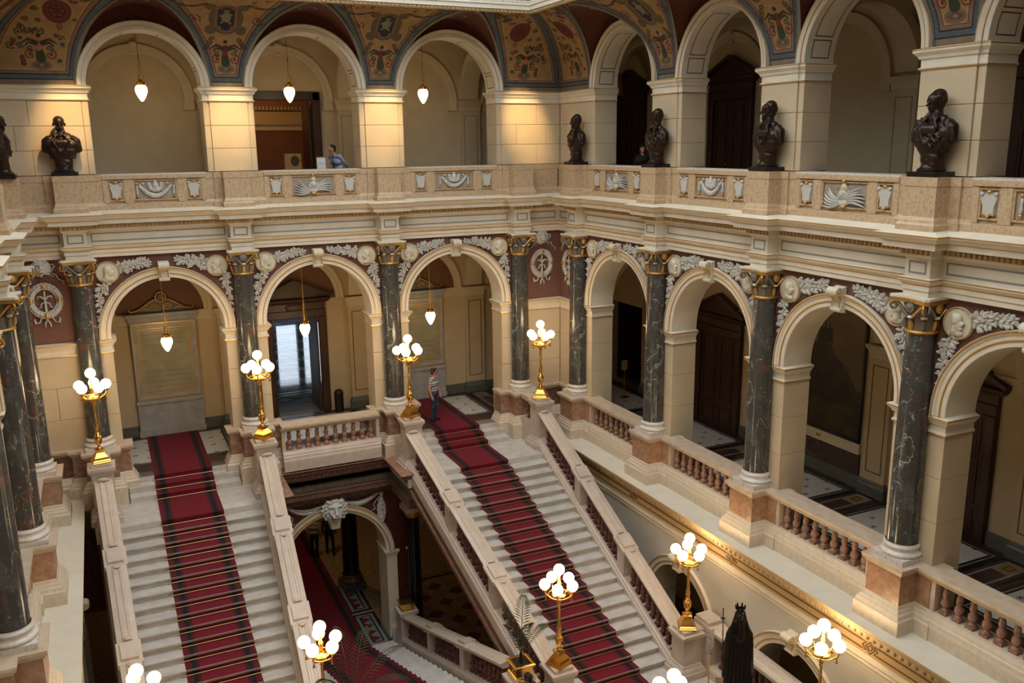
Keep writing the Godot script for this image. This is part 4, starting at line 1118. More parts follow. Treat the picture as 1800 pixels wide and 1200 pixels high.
# fresco on the cove: tan ground, blue border band along its edges, grotesque figures (u 4.4 m wide, v the quarter arc)
func painted_texture(corner: bool) -> ImageTexture:
	var W := 512; var H := 384
	var im := Image.create(W, H, false, Image.FORMAT_RGB8)
	var n1 := noise(71, 0.03, 3)
	var tan_c := Color(0.58, 0.46, 0.30); var pink := Color(0.48, 0.37, 0.31); var blue := Color(0.34, 0.385, 0.395); var dark := Color(0.16, 0.11, 0.10); var base := Color(0.48, 0.42, 0.33)
	var a := 2.12 - 0.46
	for y in H:
		var t := (1.0 - (y + 0.5) / H) * PI / 2
		var p := cove(t)
		for x in W:
			var d := 1e9
			var e := 1e9
			if not corner:
				var u := absf((x + 0.5) / W - 0.5) * 4.4
				var q := sqrt(pow((2.12 - u) / a, 2.0) + pow((p.y - 10.5) / LB, 2.0))
				d = (q - 1.0) * a * 0.95
				e = t * CR
			else:
				var u := (x + 0.5) / W * 4.4
				var q := sqrt(pow((1.56 + 2.12 - u) / a, 2.0) + pow((p.y - 10.5) / LB, 2.0))
				d = minf((q - 1.0) * a * 0.95, (u - p.x) * 0.9)
				e = t * CR
			d = minf(d, e - 0.10)
			var v := n1.get_noise_2d(x, y) * 0.10 + 1.0
			var col := tan_c
			if d < 0.02: col = base
			elif d < 0.045: col = dark
			elif d < 0.135: col = blue.lerp(Color(0.27, 0.315, 0.335), 0.5 + 0.5 * sin(x * 0.6) * sin(y * 0.6))
			elif d < 0.155: col = dark
			elif d < 0.225: col = pink
			elif d < 0.235: col = dark
			elif d < 0.26: col = Color(0.66, 0.53, 0.33)
			im.set_pixel(x, y, tone(col, v))
	var g := Color(0.22, 0.19, 0.13); var rd := Color(0.42, 0.15, 0.12); var gn := Color(0.20, 0.22, 0.14); var bl := Color(0.12, 0.16, 0.20); var fl := Color(0.62, 0.40, 0.30)
	var cx := 256.0 if not corner else 150.0
	var pxm := W / 4.4          # pixels per metre across; down the arc H / 3.19
	# pedestal tablet, winged figure, medallion
	var by := H - 56.0
	ell(im, cx, by, 26, 15, Color(0.44, 0.38, 0.27)); ell(im, cx, by, 18, 7, Color(0.42, 0.26, 0.20)); ell(im, cx, by, 6, 4, Color(0.46, 0.46, 0.44))
	stroke(im, [Vector2(cx, by - 20), Vector2(cx - 2, by - 48)], 13, 8, gn)
	stroke(im, [Vector2(cx - 2, by - 48), Vector2(cx, by - 72)], 8, 7, fl if corner else rd)
	disc(im, cx, by - 82, 7, fl); disc(im, cx, by - 87, 6, dark)
	for s in [-1, 1]:
		stroke(im, [Vector2(cx + s * 6, by - 66), Vector2(cx + s * 26, by - 76), Vector2(cx + s * 44, by - 64)], 5, 2, g)
		stroke(im, [Vector2(cx + s * 8, by - 60), Vector2(cx + s * 26, by - 66), Vector2(cx + s * 36, by - 56)], 4, 2, g)
		scroll(im, cx + s * 26, by - 30, 15, s, -1.0, rd); disc(im, cx + s * 26, by - 30, 4, rd)
		scroll(im, cx + s * 24, by - 48, 9, -s, 1.0, g)
	if not corner:
		var my := H * 0.40
		ell(im, cx, my, 50, 62, Color(0.36, 0.31, 0.22)); 
		for q in [[-46, -52], [46, -52], [-44, 46], [44, 46]]: disc(im, cx + q[0], my + q[1], 17, Color(0.36, 0.31, 0.22))
		im.fill_rect(Rect2i(int(cx - 32), int(my - 46), 64, 84), Color(0.48, 0.34, 0.25)); ell(im, cx, my + 36, 22, 20, Color(0.48, 0.34, 0.25))
		im.fill_rect(Rect2i(int(cx - 24), int(my - 40), 48, 72), bl); ell(im, cx, my + 32, 15, 16, bl); ell(im, cx, my - 40, 14, 10, bl)
		ell(im, cx, my - 4, 14, 20, Color(0.50, 0.46, 0.36)); ell(im, cx, my - 30, 9, 8, Color(0.40, 0.40, 0.34)); stroke(im, [Vector2(cx - 16, my - 10), Vector2(cx + 14, my + 22)], 4, 3, Color(0.50, 0.46, 0.36)); stroke(im, [Vector2(cx + 14, my - 16), Vector2(cx - 14, my + 20)], 4, 3, Color(0.46, 0.44, 0.36))
		for s in [-1, 1]:
			scroll(im, cx + s * 92, my + 6, 20, s, 0.5, g); disc(im, cx + s * 92, my + 4, 6, rd)
			var gp := []
			for i in 12: gp.append(Vector2(cx + s * lerpf(58, 170, i / 11.0), my - 66 + 26 * sin(i / 11.0 * PI) - 22 * i / 11.0))
			stroke(im, gp, 5, 4, g)
			for i in 12: disc(im, gp[i].x + rng.randf_range(-4, 4), gp[i].y + rng.randf_range(-4, 4), 3, [rd, gn, Color(0.5, 0.36, 0.2)][i % 3])
			for i in 26:
				var q := Vector2(cx + s * rng.randf_range(60, 190), rng.randf_range(10, 70)); scroll(im, q.x, q.y, rng.randf_range(4, 9), s, rng.randf() * 6, [g, rd, gn][i % 3], 0.9)
			for k in 4: scroll(im, cx + s * (40 + 6 * k), my + 78 + 10 * k, 8, s, k, g)
	else:
		var my := H * 0.40
		var mx := 206.0
		ell(im, mx, my, 36, 46, Color(0.33, 0.15, 0.12)); ell(im, mx, my, 30, 39, Color(0.40, 0.17, 0.14)); ell(im, mx, my, 22, 28, Color(0.30, 0.11, 0.10))
		for k in 6: disc(im, mx + 14 * cos(k * 1.05), my + 18 * sin(k * 1.05), 4.5, Color(0.46, 0.24, 0.18))
		for i in 90:
			var qy := rng.randf_range(30, H - 60); var tt := (1.0 - qy / H) * PI / 2; var pc := cove(tt)
			var ul := 3.68 - 1.66 * sqrt(maxf(0.0, 1.0 - pow((pc.y - 10.5) / LB, 2.0)))
			var q := Vector2(rng.randf_range(pc.x + 0.36, ul - 0.36) * pxm, qy)
			if q.distance_to(Vector2(mx, my)) < 50 or (absf(q.x - cx) < 44 and q.y > by - 95): continue
			scroll(im, q.x, q.y, rng.randf_range(5, 12), 1 if i % 2 == 0 else -1, rng.randf() * 6, [g, rd, gn][i % 3]); disc(im, q.x, q.y, 2.5, [rd, g, gn][i % 3])
		var gp := []
		for i in 12: gp.append(Vector2(lerpf(235, 350, i / 11.0), 36 + 30 * sin(i / 11.0 * PI)))
		stroke(im, gp, 4, 4, g)
	return ImageTexture.create_from_image(im)

# ------------------------------------------------------------------ columns
func make_column(label: String, w: String, u: float, bottom: float) -> Node3D:
	var xf := frame_xf(w) * Transform3D(Basis(), V(u, 0, 0))
	var o := thing("column", label, "column", xf, "dark marble columns of the main arcade")
	o.set_meta("kind", "thing")
	var key := "ped%.2f" % bottom
	var path := [Vector2(-0.72, -0.5), Vector2(-0.72, 0.0), Vector2(-0.40, 0.0), Vector2(-0.40, 0.42), Vector2(0.40, 0.42), Vector2(0.40, 0.0), Vector2(0.72, 0.0), Vector2(0.72, -0.5)]
	if not cache.has(key):
		var b := MB.new(); b.sweep(path, P2([0.15, bottom, 0.15, 0.02, 0.12, 0.05, 0.10, 0.12, 0.075, 0.14, 0.06, 0.19, 0.03, 0.21, 0.02, 0.26, 0.0, 0.28])); cache[key] = b.mesh()
		b = MB.new(); b.sweep(path, P2([0.0, 0.28, 0.0, 0.88])); cache.peddado = b.mesh()
		b = MB.new(); b.sweep(path, P2([0.0, 0.88, 0.03, 0.89, 0.04, 0.93, 0.07, 0.95, 0.085, 0.99, 0.085, 1.045, -0.40, 1.046])); cache.pedcap = b.mesh()
		b = MB.new()
		for s in [-1, 1]: b.quad(V(minf(s * 0.32, s * 0.72), 1.0445, -0.5), V(minf(s * 0.32, s * 0.72), 1.0445, 0.0), V(maxf(s * 0.32, s * 0.72), 1.0445, 0.0), V(maxf(s * 0.32, s * 0.72), 1.0445, -0.5))
		cache.pedtop = b.mesh()
		b = MB.new(); b.box(V(-0.37, 1.046, -0.37), V(0.37, 1.15, 0.37)); cache.plinth = b.mesh()
		b = MB.new(); b.lathe(P2([0.36, 1.15, 0.375, 1.165, 0.385, 1.19, 0.375, 1.215, 0.35, 1.23, 0.335, 1.24, 0.32, 1.26, 0.315, 1.285, 0.325, 1.30, 0.335, 1.32, 0.34, 1.335, 0.325, 1.36, 0.305, 1.37, 0.30, 1.40]), 28); cache.cbase = b.mesh()
		b = MB.new(); var pr := []
		for i in 13:
			var t := i / 12.0; pr.append(Vector2(lerpf(0.285, 0.248, t) + 0.012 * sin(t * PI), 1.40 + t * 4.11))
		b.lathe(pr, 32, Vector3.ZERO, 1.0 / 4.6); cache.cshaft = b.mesh()
		capital_meshes()
	part(o, "pedestal_base", cache[key], M.base)
	part(o, "pedestal_dado", cache.peddado, M.dado_back if w == "back" else M.dado_right)
	part(o, "pedestal_cap", cache.pedcap, M.rail)
	part(o, "plinth", cache.plinth, M.whitemarble)
	part(o, "base", cache.cbase, M.whitemarble)
	part(o, "shaft", cache.cshaft, M.shaft, Transform3D(Basis(Vector3.UP, rng.randf() * TAU), Vector3.ZERO))
	var c := part(o, "capital", cache.bell, M.capital)
	part(c, "astragal", cache.astragal, M.gilt)
	part(c, "abacus", cache.abacus, M.ledge)
	part(c, "abacus_moulding", cache.abacus2, M.gilt)
	for i in 8:
		part(c, "leaf", cache.cleaf, M.gilt if i % 2 == 0 else M.capital, Transform3D(Basis(Vector3.UP, TAU * i / 8.0), V(0, 5.56, 0)))
	for i in 4:
		var ba := Basis(Vector3.UP, PI / 4 + PI / 2 * i)
		part(c, "leaf", cache.bigleaf, M.capital, Transform3D(ba, V(0, 5.74, 0)))
		part(c, "leaf_tip", cache.leaftip, M.ledge, Transform3D(ba, V(0, 5.74, 0)))
		part(c, "leaf_tip", cache.leaftip, M.ledge, Transform3D(Basis(Vector3.UP, PI / 2 * i), V(0, 5.74, 0)))
		part(c, "flower", cache.flower, M.gilt if i % 2 == 0 else M.capital, Transform3D(Basis(Vector3.UP, PI / 2 * i), V(0, 5.98, 0)))
		for s in [-1, 1]: part(c, "volute", cache.vol if s > 0 else cache.vol2, M.gilt if s > 0 else M.capital, Transform3D(ba, V(0, 5.74, 0)))
	return o

func capital_meshes() -> void:
	var b := MB.new(); b.lathe(P2([0.25, 5.55, 0.245, 5.60, 0.255, 5.76, 0.27, 5.78, 0.245, 5.80, 0.26, 5.92, 0.37, 6.08]), 24); cache.bell = b.mesh()
	b = MB.new(); b.lathe(P2([0.25, 5.49, 0.285, 5.50, 0.295, 5.52, 0.285, 5.545, 0.25, 5.555]), 28); cache.astragal = b.mesh()
	for q in [["abacus", 0.575, 6.135, 6.18], ["abacus2", 0.55, 6.06, 6.136]]:
		var o := []
		for i in 4:
			var a := PI / 4 + PI / 2 * i
			o.append(Vector2.from_angle(a - 0.07) * q[1]); o.append(Vector2.from_angle(a + 0.07) * q[1])
			for k in 5:
				var t := (k + 1) / 6.0
				var p: Vector2 = (Vector2.from_angle(a + 0.07) * q[1]).lerp(Vector2.from_angle(a + PI / 2 - 0.07) * q[1], t)
				o.append(p * (1.0 - 0.17 * sin(t * PI)))
		b = MB.new(); b.T = Transform3D(Basis(V(1, 0, 0), V(0, 0, -1), V(0, 1, 0)), Vector3.ZERO)
		b.poly(o, q[2], q[3], 0.0, true); cache[q[0]] = b.mesh()
	b = MB.new(); b.tube([V(0.25, 0, 0), V(0.27, 0.08, 0), V(0.285, 0.16, 0), V(0.30, 0.185, 0)], [0.03, 0.05, 0.04, 0.02], 6, 1.0); cache.cleaf = b.mesh()
	b = MB.new(); b.tube([V(0.24, 0, 0), V(0.30, 0.12, 0), V(0.39, 0.23, 0), V(0.50, 0.31, 0)], [0.06, 0.08, 0.06, 0.035], 6, 0.55); cache.bigleaf = b.mesh()
	b = MB.new(); b.ball(V(0.315, 0.06, 0), V(0.05, 0.028, 0.065), 8, 5); cache.leaftip = b.mesh()
	b = MB.new(); b.T = Transform3D(Basis(V(0, 0, 1), -PI / 2).scaled(V(1.15, 1.15, 1.15)), V(0.32, 0, 0))
	b.lathe(P2([0.0, 0.06, 0.03, 0.05, 0.05, 0.03, 0.085, 0.03, 0.08, 0.0]), 10); cache.flower = b.mesh()
	for e in [["vol", 1], ["vol2", -1]]:
		b = MB.new(); var p := []; var r := []
		for i in 22:
			var t := i / 21.0
			if t < 0.35:
				var k := t / 0.35; p.append(V(0.27 + 0.17 * k, 0.08 + 0.22 * k, e[1] * lerpf(0.19, 0.06, k)))
			else:
				var k := (t - 0.35) / 0.65; var a := 2.2 - k * 8.0; var rr := 0.085 * (1.0 - 0.8 * k)
				p.append(V(0.49 + rr * cos(a), 0.235 + rr * sin(a), e[1] * 0.05))
			r.append(0.028 if t < 0.4 else 0.023)
		b.tube(p, r, 5); cache[e[0]] = b.mesh()

func columns() -> void:
	var lb := ["column behind the leftmost standing candelabrum on the back wall", "column between the plaque arch and the glazed doorway arch", "column left of the man in the striped shirt", "column of the back wall nearest the room corner"]
	for i in 4: make_column(lb[i], "back", BU[i], YT)
	var rb := ["column of the right wall nearest the room corner", "second column from the corner along the right wall", "third column from the corner along the right wall", "largest column standing in front of the right wall", "column of the right wall beyond the picture edge"]
	for i in 4: make_column(rb[i], "right", RU[i], -0.27)
	var ll := ["nearest column at the lower left edge", "middle column of the three along the left edge", "column at the left edge next to the back corner"]
	for i in 3: make_column(ll[i], "left", [-RU[2], -RU[1], -RU[0]][i], -0.27)
	# dado and string course turning through the room corners
	var t := struct("trim_4", "marble dado and string course in the corners behind the columns", "dado")
	for path in [[plan("back", BU[3] + 0.72, 0.0) - Vector2(0, 0.14), Vector2(0.14, -0.14), plan("right", RU[0] - 0.72, 0.0) + Vector2(0.14, 0)], [plan("left", -RU[0] + 0.72, 0.0) - Vector2(0.14, 0), Vector2(XL - 0.14, -0.14), plan("back", BU[0] - 0.72, 0.0) - Vector2(0, 0.14)]]:
		var b := MB.new(); b.sweep(path, P2([0.15, YT, 0.15, 0.02, 0.12, 0.05, 0.10, 0.12, 0.06, 0.19, 0.02, 0.26, 0.0, 0.28])); pm(t, "base_course", b, M.base)
		b = MB.new(); b.sweep(path, P2([0.0, 0.28, 0.0, 0.88])); pm(t, "dado", b, M.brownmarble)
		b = MB.new(); b.sweep(path, P2([0.0, 0.88, 0.03, 0.89, 0.04, 0.93, 0.07, 0.95, 0.085, 0.99, 0.085, 1.045, -0.05, 1.06])); pm(t, "string_course", b, M.rail)

# ------------------------------------------------------------------ balustrades of the main gallery
func baluster_mesh() -> ArrayMesh:
	if not cache.has("bal"):
		var b := MB.new(); b.box(V(-0.085, 0, -0.085), V(0.085, 0.06, 0.085)); cache.balfoot = b.mesh()
		b = MB.new(); b.lathe(P2([0.075, 0.06, 0.08, 0.075, 0.07, 0.10, 0.045, 0.125, 0.055, 0.14, 0.082, 0.19, 0.086, 0.235, 0.07, 0.285, 0.045, 0.315, 0.055, 0.33, 0.066, 0.375, 0.062, 0.43, 0.048, 0.49, 0.045, 0.53, 0.065, 0.545, 0.065, 0.56, 0.075, 0.565, 0.075, 0.60]), 14); cache.bal = b.mesh()
	return cache.bal

func balustrade(w: String, ua: float, ub: float, n1: float, count: int, label: String, bottom: float, pl: Material = null) -> Node3D:
	var o := thing("balustrade", label, "balustrade", frame_xf(w), "marble balustrades of the main gallery")
	var b := MB.new()
	b.sweep([Vector2(ua, n1), Vector2(ub, n1)], P2([0.10, bottom, 0.10, 0.0, 0.08, 0.05, 0.07, 0.12, 0.05, 0.14, 0.04, 0.19, 0.02, 0.22, 0.0, 0.26, -0.40, 0.27]))
	b.quad(V(ua, bottom, n1 - 0.40), V(ua, 0.27, n1 - 0.40), V(ub, 0.27, n1 - 0.40), V(ub, bottom, n1 - 0.40)); pm(o, "plinth", b, pl if pl else M.base)
	b = MB.new()
	b.sweep([Vector2(ua, n1), Vector2(ub, n1)], P2([-0.30, 0.86, -0.04, 0.86, 0.0, 0.88, 0.02, 0.92, 0.05, 0.95, 0.07, 0.99, 0.07, 1.045, -0.46, 1.05, -0.46, 0.94, -0.36, 0.87]))
	pm(o, "handrail", b, M.rail)
	for s in 2:
		var u := ua if s == 0 else ub - 0.10
		b = MB.new(); b.box(V(u, 0.26, n1 - 0.30), V(u + 0.10, 0.87, n1 - 0.04)); pm(o, "end_post", b, M.rail)
	for i in count:
		var u := lerpf(ua + 0.10, ub - 0.10, (i + 0.5) / count)
		var q := part(o, "baluster", baluster_mesh(), M.baluster, V(u, 0.265, n1 - 0.17))
		part(q, "foot", cache.balfoot, M.baluster)
	return o

func balustrades() -> void:
	var lb := ["marble balustrade between the first two columns right of the corner", "marble balustrade between the second and third columns of the right wall", "marble balustrade below the landscape painting on the right wall", "marble balustrade in the lower right corner"]
	for i in 4: balustrade("right", RU[i] + 0.72, RU[i + 1] - 0.72, 0.02, 9, lb[i], -0.27)
	balustrade("back", BU[1] + 0.66, BU[2] - 0.66, 0.44, 10, "marble balustrade of the balcony in front of the glazed doorway", -0.32, M.stairrail)
	var ll := ["marble balustrade at the lower left edge", "short marble balustrade between the two far left columns"]
	for i in 2: balustrade("left", -RU[2 - i] + 0.72, -RU[1 - i] - 0.72, 0.02, 9, ll[i], -0.27)
	# ledges below, with their painted cornice
	for w in ["right", "left"]:
		var t := struct("trim_5" if w == "right" else "trim_6", "broad pale ledge with gilt egg moulding below the %s arcade" % w, "ledge", frame_xf(w))
		var a := -0.5 if w == "right" else -24.0; var z := 24.0 if w == "right" else 0.5
		var b := MB.new(); b.sweep([Vector2(a, 0.0), Vector2(z, 0.0)], P2([0.50, -1.36, 0.52, -1.28, 0.56, -1.22, 0.56, -1.16, 0.60, -1.10, 0.60, -1.04, 0.55, -1.03])); pm(t, "lower_moulding", b, M.plaster)
		b = MB.new(); b.sweep([Vector2(a, 0.0), Vector2(z, 0.0)], P2([0.55, -1.03, 0.55, -0.96])); pm(t, "plain_band", b, M.plaster)
		b = MB.new(); b.sweep([Vector2(a, 0.0), Vector2(z, 0.0)], P2([0.55, -0.97, 0.60, -0.96, 0.60, -0.62])); pm(t, "ochre_band", b, M.ochre)
		b = MB.new(); b.sweep([Vector2(a, 0.0), Vector2(z, 0.0)], P2([0.60, -0.63, 0.63, -0.61, 0.70, -0.50, 0.76, -0.42])); pm(t, "egg_ground", b, M.plaster)
		b = MB.new(); b.sweep([Vector2(a, 0.0), Vector2(z, 0.0)], P2([0.76, -0.425, 0.80, -0.40, 0.85, -0.34, 0.86, -0.30, 0.86, -0.27, 0.855, -0.268])); pm(t, "gilt_edge", b, M.ochre)
		b = MB.new(); b.quad(V(a, -0.27, 0.858), V(z, -0.27, 0.858), V(z, -0.268, -0.4), V(a, -0.268, -0.4)); pm(t, "ledge_top", b, M.ledge)
		var d := MB.new(); var u := (0.4 if w == "right" else -13.0)
		while u < (17.5 if w == "right" else 0.0):
			d.ball(V(u, -0.50, 0.705), V(0.055, 0.075, 0.035), 6, 4); u += 0.165
		stuff(pm(t, "egg_moulding", d, M.ochre))
		# brown guilloche lines on the ochre band, with a knot below each column
		for i in 5:
			if w == "left" and i > 1: continue
			var c0: float = RU[i] if w == "right" else -RU[i]
			var c1: float = (RU[i + 1] if i < 4 else 23.0) if w == "right" else -RU[i + 1]
			for yy in [-0.70, -0.87]:
				b = MB.new(); b.box(V(minf(c0, c1) + 0.22, yy - 0.018, 0.595), V(maxf(c0, c1) - 0.22, yy + 0.018, 0.606)); pm(t, "painted_line", b, M.brownline)
			for q in [[0.0, 0.10], [0.0, 0.05]]:
				b = MB.new(); var pts := []
				for k in 5: pts.append(V(c0 + q[1] * 1.2 * cos(TAU * k / 4), -0.785 + q[1] * 1.25 * sin(TAU * k / 4), 0.602))
				b.tube(pts, 0.014, 4, 1.0); pm(t, "painted_knot", b, M.brownline)
			for s in [-1, 1]:
				b = MB.new(); b.tube([V(c0 + s * 0.22, -0.70, 0.602), V(c0 + s * 0.10, -0.70, 0.602), V(c0 + s * 0.19, -0.785, 0.602), V(c0 + s * 0.10, -0.87, 0.602), V(c0 + s * 0.22, -0.87, 0.602)], 0.015, 4); pm(t, "painted_knot", b, M.brownline)

# ------------------------------------------------------------------ the flights
const RIS := 0.163
const TRD := 0.337
const NZ := 2.12         # first nosing
const NST := 21
func lx(f: int, z: float) -> float:   # centre line of the left rail of a flight (0 = left flight, 1 = right flight)
	return -14.0 + 0.045 * (z - 1.5) if f == 0 else -5.69 + 0.104 * (z - 2.2)
func rx(f: int, z: float) -> float:
	return -9.92 - 0.05 * (z - 1.7) if f == 0 else -1.41
func nose(z: float) -> float: return YT - (z - NZ) * RIS / TRD

func stairs() -> void:
	for f in 2:
		var nm: String = ["left", "right"][f]
		var o := thing("staircase", "wide pale marble flight at the %s with crimson runner" % nm, "staircase", Vector3.ZERO, "twin upper flights")
		# three steps up to the gallery
		for k in 3:
			var z0 := -0.10 + 0.345 * k; var y := -0.157 * (k + 1)
			var b := MB.new(); var hw := 1.45 if k < 2 else 1.60
			var xm: float = (BU[0] + BU[1]) / 2 if f == 0 else (BU[2] + BU[3]) / 2
			b.box(V(xm - hw, y - 0.16 if k < 2 else y - 0.10, z0 - 0.3), V(xm + hw, y, z0 + 0.345 if k < 2 else z0 + 0.1))
			if k < 2: pm(o, "step", b, M.step)
		var xm2: float = (BU[0] + BU[1]) / 2 if f == 0 else (BU[2] + BU[3]) / 2
		var b0 := MB.new(); b0.box(V(xm2 - 1.47, -0.157, -0.5), V(xm2 + 1.47, 0.0, -0.08)); pm(o, "step", b0, M.step)
		# top landing
		var b1 := MB.new(); b1.box(V(lx(f, 1.5) - 0.3, YT - 0.35, -0.3), V(rx(f, 1.5) + 0.3, YT, NZ)); pm(o, "landing", b1, M.step)
		for i in range(1, NST):
			var za := NZ + TRD * (i - 1); var zb := NZ + TRD * i; var y := YT - RIS * i
			var b := MB.new(); var l0 := lx(f, za) + 0.2; var l1 := lx(f, zb) + 0.2; var r0 := rx(f, za) - 0.2; var r1 := rx(f, zb) - 0.2
			var zk := za - 0.30
			b.quad(V(l0, y, za - 0.03), V(l1, y, zb + 0.048), V(r1, y, zb + 0.048), V(r0, y, za - 0.03))          # tread
			b.quad(V(l1, y - 0.035, zb + 0.048), V(r1, y - 0.035, zb + 0.048), V(r1, y, zb + 0.048), V(l1, y, zb + 0.048))   # nosing
			b.quad(V(l1, y - RIS, zb - 0.01), V(r1, y - RIS, zb - 0.01), V(r1, y - 0.035, zb - 0.01), V(l1, y - 0.035, zb - 0.01))   # riser
			b.quad(V(l1, y - 0.035, zb - 0.01), V(r1, y - 0.035, zb - 0.01), V(r1, y - 0.035, zb + 0.048), V(l1, y - 0.035, zb + 0.048))
			b.quad(V(l0, y - RIS - 0.12, za - 0.03), V(l1, y - RIS - 0.12, zb), V(l1, y, zb), V(l0, y, za - 0.03))
			b.quad(V(r1, y - RIS - 0.12, zb), V(r0, y - RIS - 0.12, za - 0.03), V(r0, y, za - 0.03), V(r1, y, zb))
			b.quad(V(l0, y - RIS - 0.12, zk + 0.27), V(r0, y - RIS - 0.12, zk + 0.27), V(r1, y - RIS - 0.12, zb), V(l1, y - RIS - 0.12, zb))
			pm(o, "step", b, M.step)
		# riser under the landing edge
		var b3 := MB.new(); b3.quad(V(lx(f, NZ) + 0.2, YT - RIS, NZ - 0.01), V(rx(f, NZ) - 0.2, YT - RIS, NZ - 0.01), V(rx(f, NZ) - 0.2, YT, NZ + 0.0), V(lx(f, NZ) + 0.2, YT, NZ)); pm(o, "step", b3, M.step)
		# soffit below the treads
		var b2 := MB.new(); var zz := NZ + TRD * 20
		b2.quad(V(lx(f, NZ), nose(NZ) - 0.55, NZ), V(rx(f, NZ), nose(NZ) - 0.55, NZ), V(rx(f, zz), nose(zz) - 0.55, zz), V(lx(f, zz), nose(zz) - 0.55, zz))
		pm(o, "soffit", b2, M.brownmarble)
		for s in 2: stringer(o, f, s)
		runner(f)
		for s in 2: stair_rail(f, s)
	middle_landing()

func railx(f: int, s: int, z: float) -> float: return lx(f, z) if s == 0 else rx(f, z)

func sloped(b: MB, f: int, s: int, z0: float, z1: float, pr: Array, dy: float) -> void:   # profile (across, up) swept down the rail line
	for j in pr.size() - 1:
		var p := []
		for e in [[z0, j], [z1, j], [z1, j + 1], [z0, j + 1]]:
			var q: Vector2 = pr[e[1]]
			p.append(V(railx(f, s, e[0]) + q.x, nose(e[0]) + dy + q.y, e[0]))
		b.quad(p[3], p[2], p[1], p[0])
	for z in [z0, z1]:
		var c := []
		for q in pr: c.append(V(railx(f, s, z) + q.x, nose(z) + dy + q.y, z))
		for j in range(1, c.size() - 1):
			if z == z0: b.tri(c[0], c[j + 1], c[j])
			else: b.tri(c[0], c[j], c[j + 1])

func stringer(o: Node, f: int, s: int) -> void:
	var b := MB.new()
	sloped(b, f, s, 1.75, 9.02, P2([0.26, -0.62, 0.26, 0.02, 0.24, 0.06, 0.22, 0.07, 0.20, 0.12, 0.16, 0.14, -0.16, 0.14, -0.20, 0.12, -0.22, 0.07, -0.24, 0.06, -0.26, 0.02, -0.26, -0.25, 0.26, -0.25]), 0.02)
	pm(o, "stringer", b, M.stairrail)
	b = MB.new()
	sloped(b, f, s, 1.75, 9.02, P2([0.24, -0.24, -0.24, -0.24, -0.255, -0.30, -0.255, -0.46, -0.30, -0.50, -0.30, -0.62, 0.24, -0.62, 0.24, -0.24]), 0.02)
	pm(o, "stringer_fascia", b, M.brownmarble)

func runner(f: int) -> void:
	var o := thing("stair_carpet", "crimson carpet runner with black border on the %s flight" % ["left", "right"][f], "carpet", Vector3.ZERO, "crimson stair runners")
	var c0 := -11.975 if f == 0 else -3.64; var c1 := -11.88 if f == 0 else -3.24
	var hw := 0.775
	var pts := []      # (z, y) down the runner, with rounded nosings
	pts.append([-3.75, 0.012])
	for k in 3:
		var z0 := -0.08 + 0.345 * k; var y := -0.157 * k
		pts.append_array([[z0, y + 0.012], [z0 + 0.03, y - 0.005], [z0 + 0.02, y - 0.05], [z0 + 0.015, y - 0.157 + 0.012]])
	pts.append_array([[NZ, YT + 0.012], [NZ + 0.035, YT - 0.005], [NZ + 0.03, YT - 0.05], [NZ + 0.015, YT - RIS + 0.012]])
	for i in range(1, NST):
		var z := NZ + TRD * i; var y := YT - RIS * i
		pts.append_array([[z + 0.01, y + 0.012], [z + 0.05, y - 0.005], [z + 0.045, y - 0.05], [z + 0.02, y - RIS + 0.012]])
	pts.append([NZ + TRD * 20 + 2.2, YM + 0.012])
	var b := MB.new()
	for i in pts.size() - 1:
		var q := []
		for e in [pts[i], pts[i + 1]]:
			var t := clampf((e[0] - NZ) / 6.8, 0.0, 1.0)
			var cx := lerpf(c0, c1, t)
			q.append([V(cx - hw, e[1], e[0]), V(cx + hw, e[1], e[0])])
		b.quad(q[0][0], q[1][0], q[1][1], q[0][1], Vector2(0, 0), Vector2(0, 1), Vector2(1, 1), Vector2(1, 0))
	pm(o, "runner", b, M.carpet)
	if not cache.has("rod"):
		var r := MB.new(); r.tube([V(-0.86, 0, 0), V(0.86, 0, 0)], 0.011, 6); cache.rod = r.mesh()
	for k in 3: part(o, "stair_rod", cache.rod, M.rod, V(c0, -0.157 * (k + 1) + 0.028, -0.08 + 0.345 * k + 0.035))
	for i in NST:
		var z := NZ + TRD * i; var t := clampf((z - NZ) / 6.8, 0.0, 1.0)
		part(o, "stair_rod", cache.rod, M.rod, V(lerpf(c0, c1, t), YT - RIS * (i + 1) + 0.03, z + 0.045))

func newel(parent_name: String, label: String, at: Vector3, top: float, group: String) -> Node3D:   # square marble pedestal for a lamp
	var o := thing(parent_name, label, "pedestal", at, group)
	var h := top - at.y
	var p := [Vector2(-0.25, -0.25), Vector2(-0.25, 0.25), Vector2(0.25, 0.25), Vector2(0.25, -0.25)]
	var b := MB.new(); b.sweep(p, P2([0.13, 0.0, 0.13, 0.16, 0.10, 0.19, 0.09, 0.24, 0.04, 0.30, 0.03, 0.34, 0.0, 0.36]), true); pm(o, "base", b, M.stairrail)
	b = MB.new(); b.sweep(p, P2([0.0, 0.36, 0.0, h - 0.20]), true); pm(o, "shaft", b, M.stairrail)
	for q in 4:
		b = MB.new(); b.ring(-0.19, 0.19, 0.42, h - 0.27, 0.025, 0.249, 0.262); pm(o, "panel_moulding", b, M.stairrail, Transform3D(Basis(Vector3.UP, PI / 2 * q), Vector3.ZERO))
	b = MB.new(); b.sweep(p, P2([0.0, h - 0.20, 0.02, h - 0.19, 0.03, h - 0.14, 0.065, h - 0.10, 0.075, h - 0.06, 0.075, h, -0.25, h + 0.001]), true); pm(o, "cap", b, M.stairrail)
	b = MB.new(); b.box(V(-0.24, h, -0.24), V(0.24, h + 0.085, 0.24)); pm(o, "lamp_plinth", b, M.stairrail)
	return o

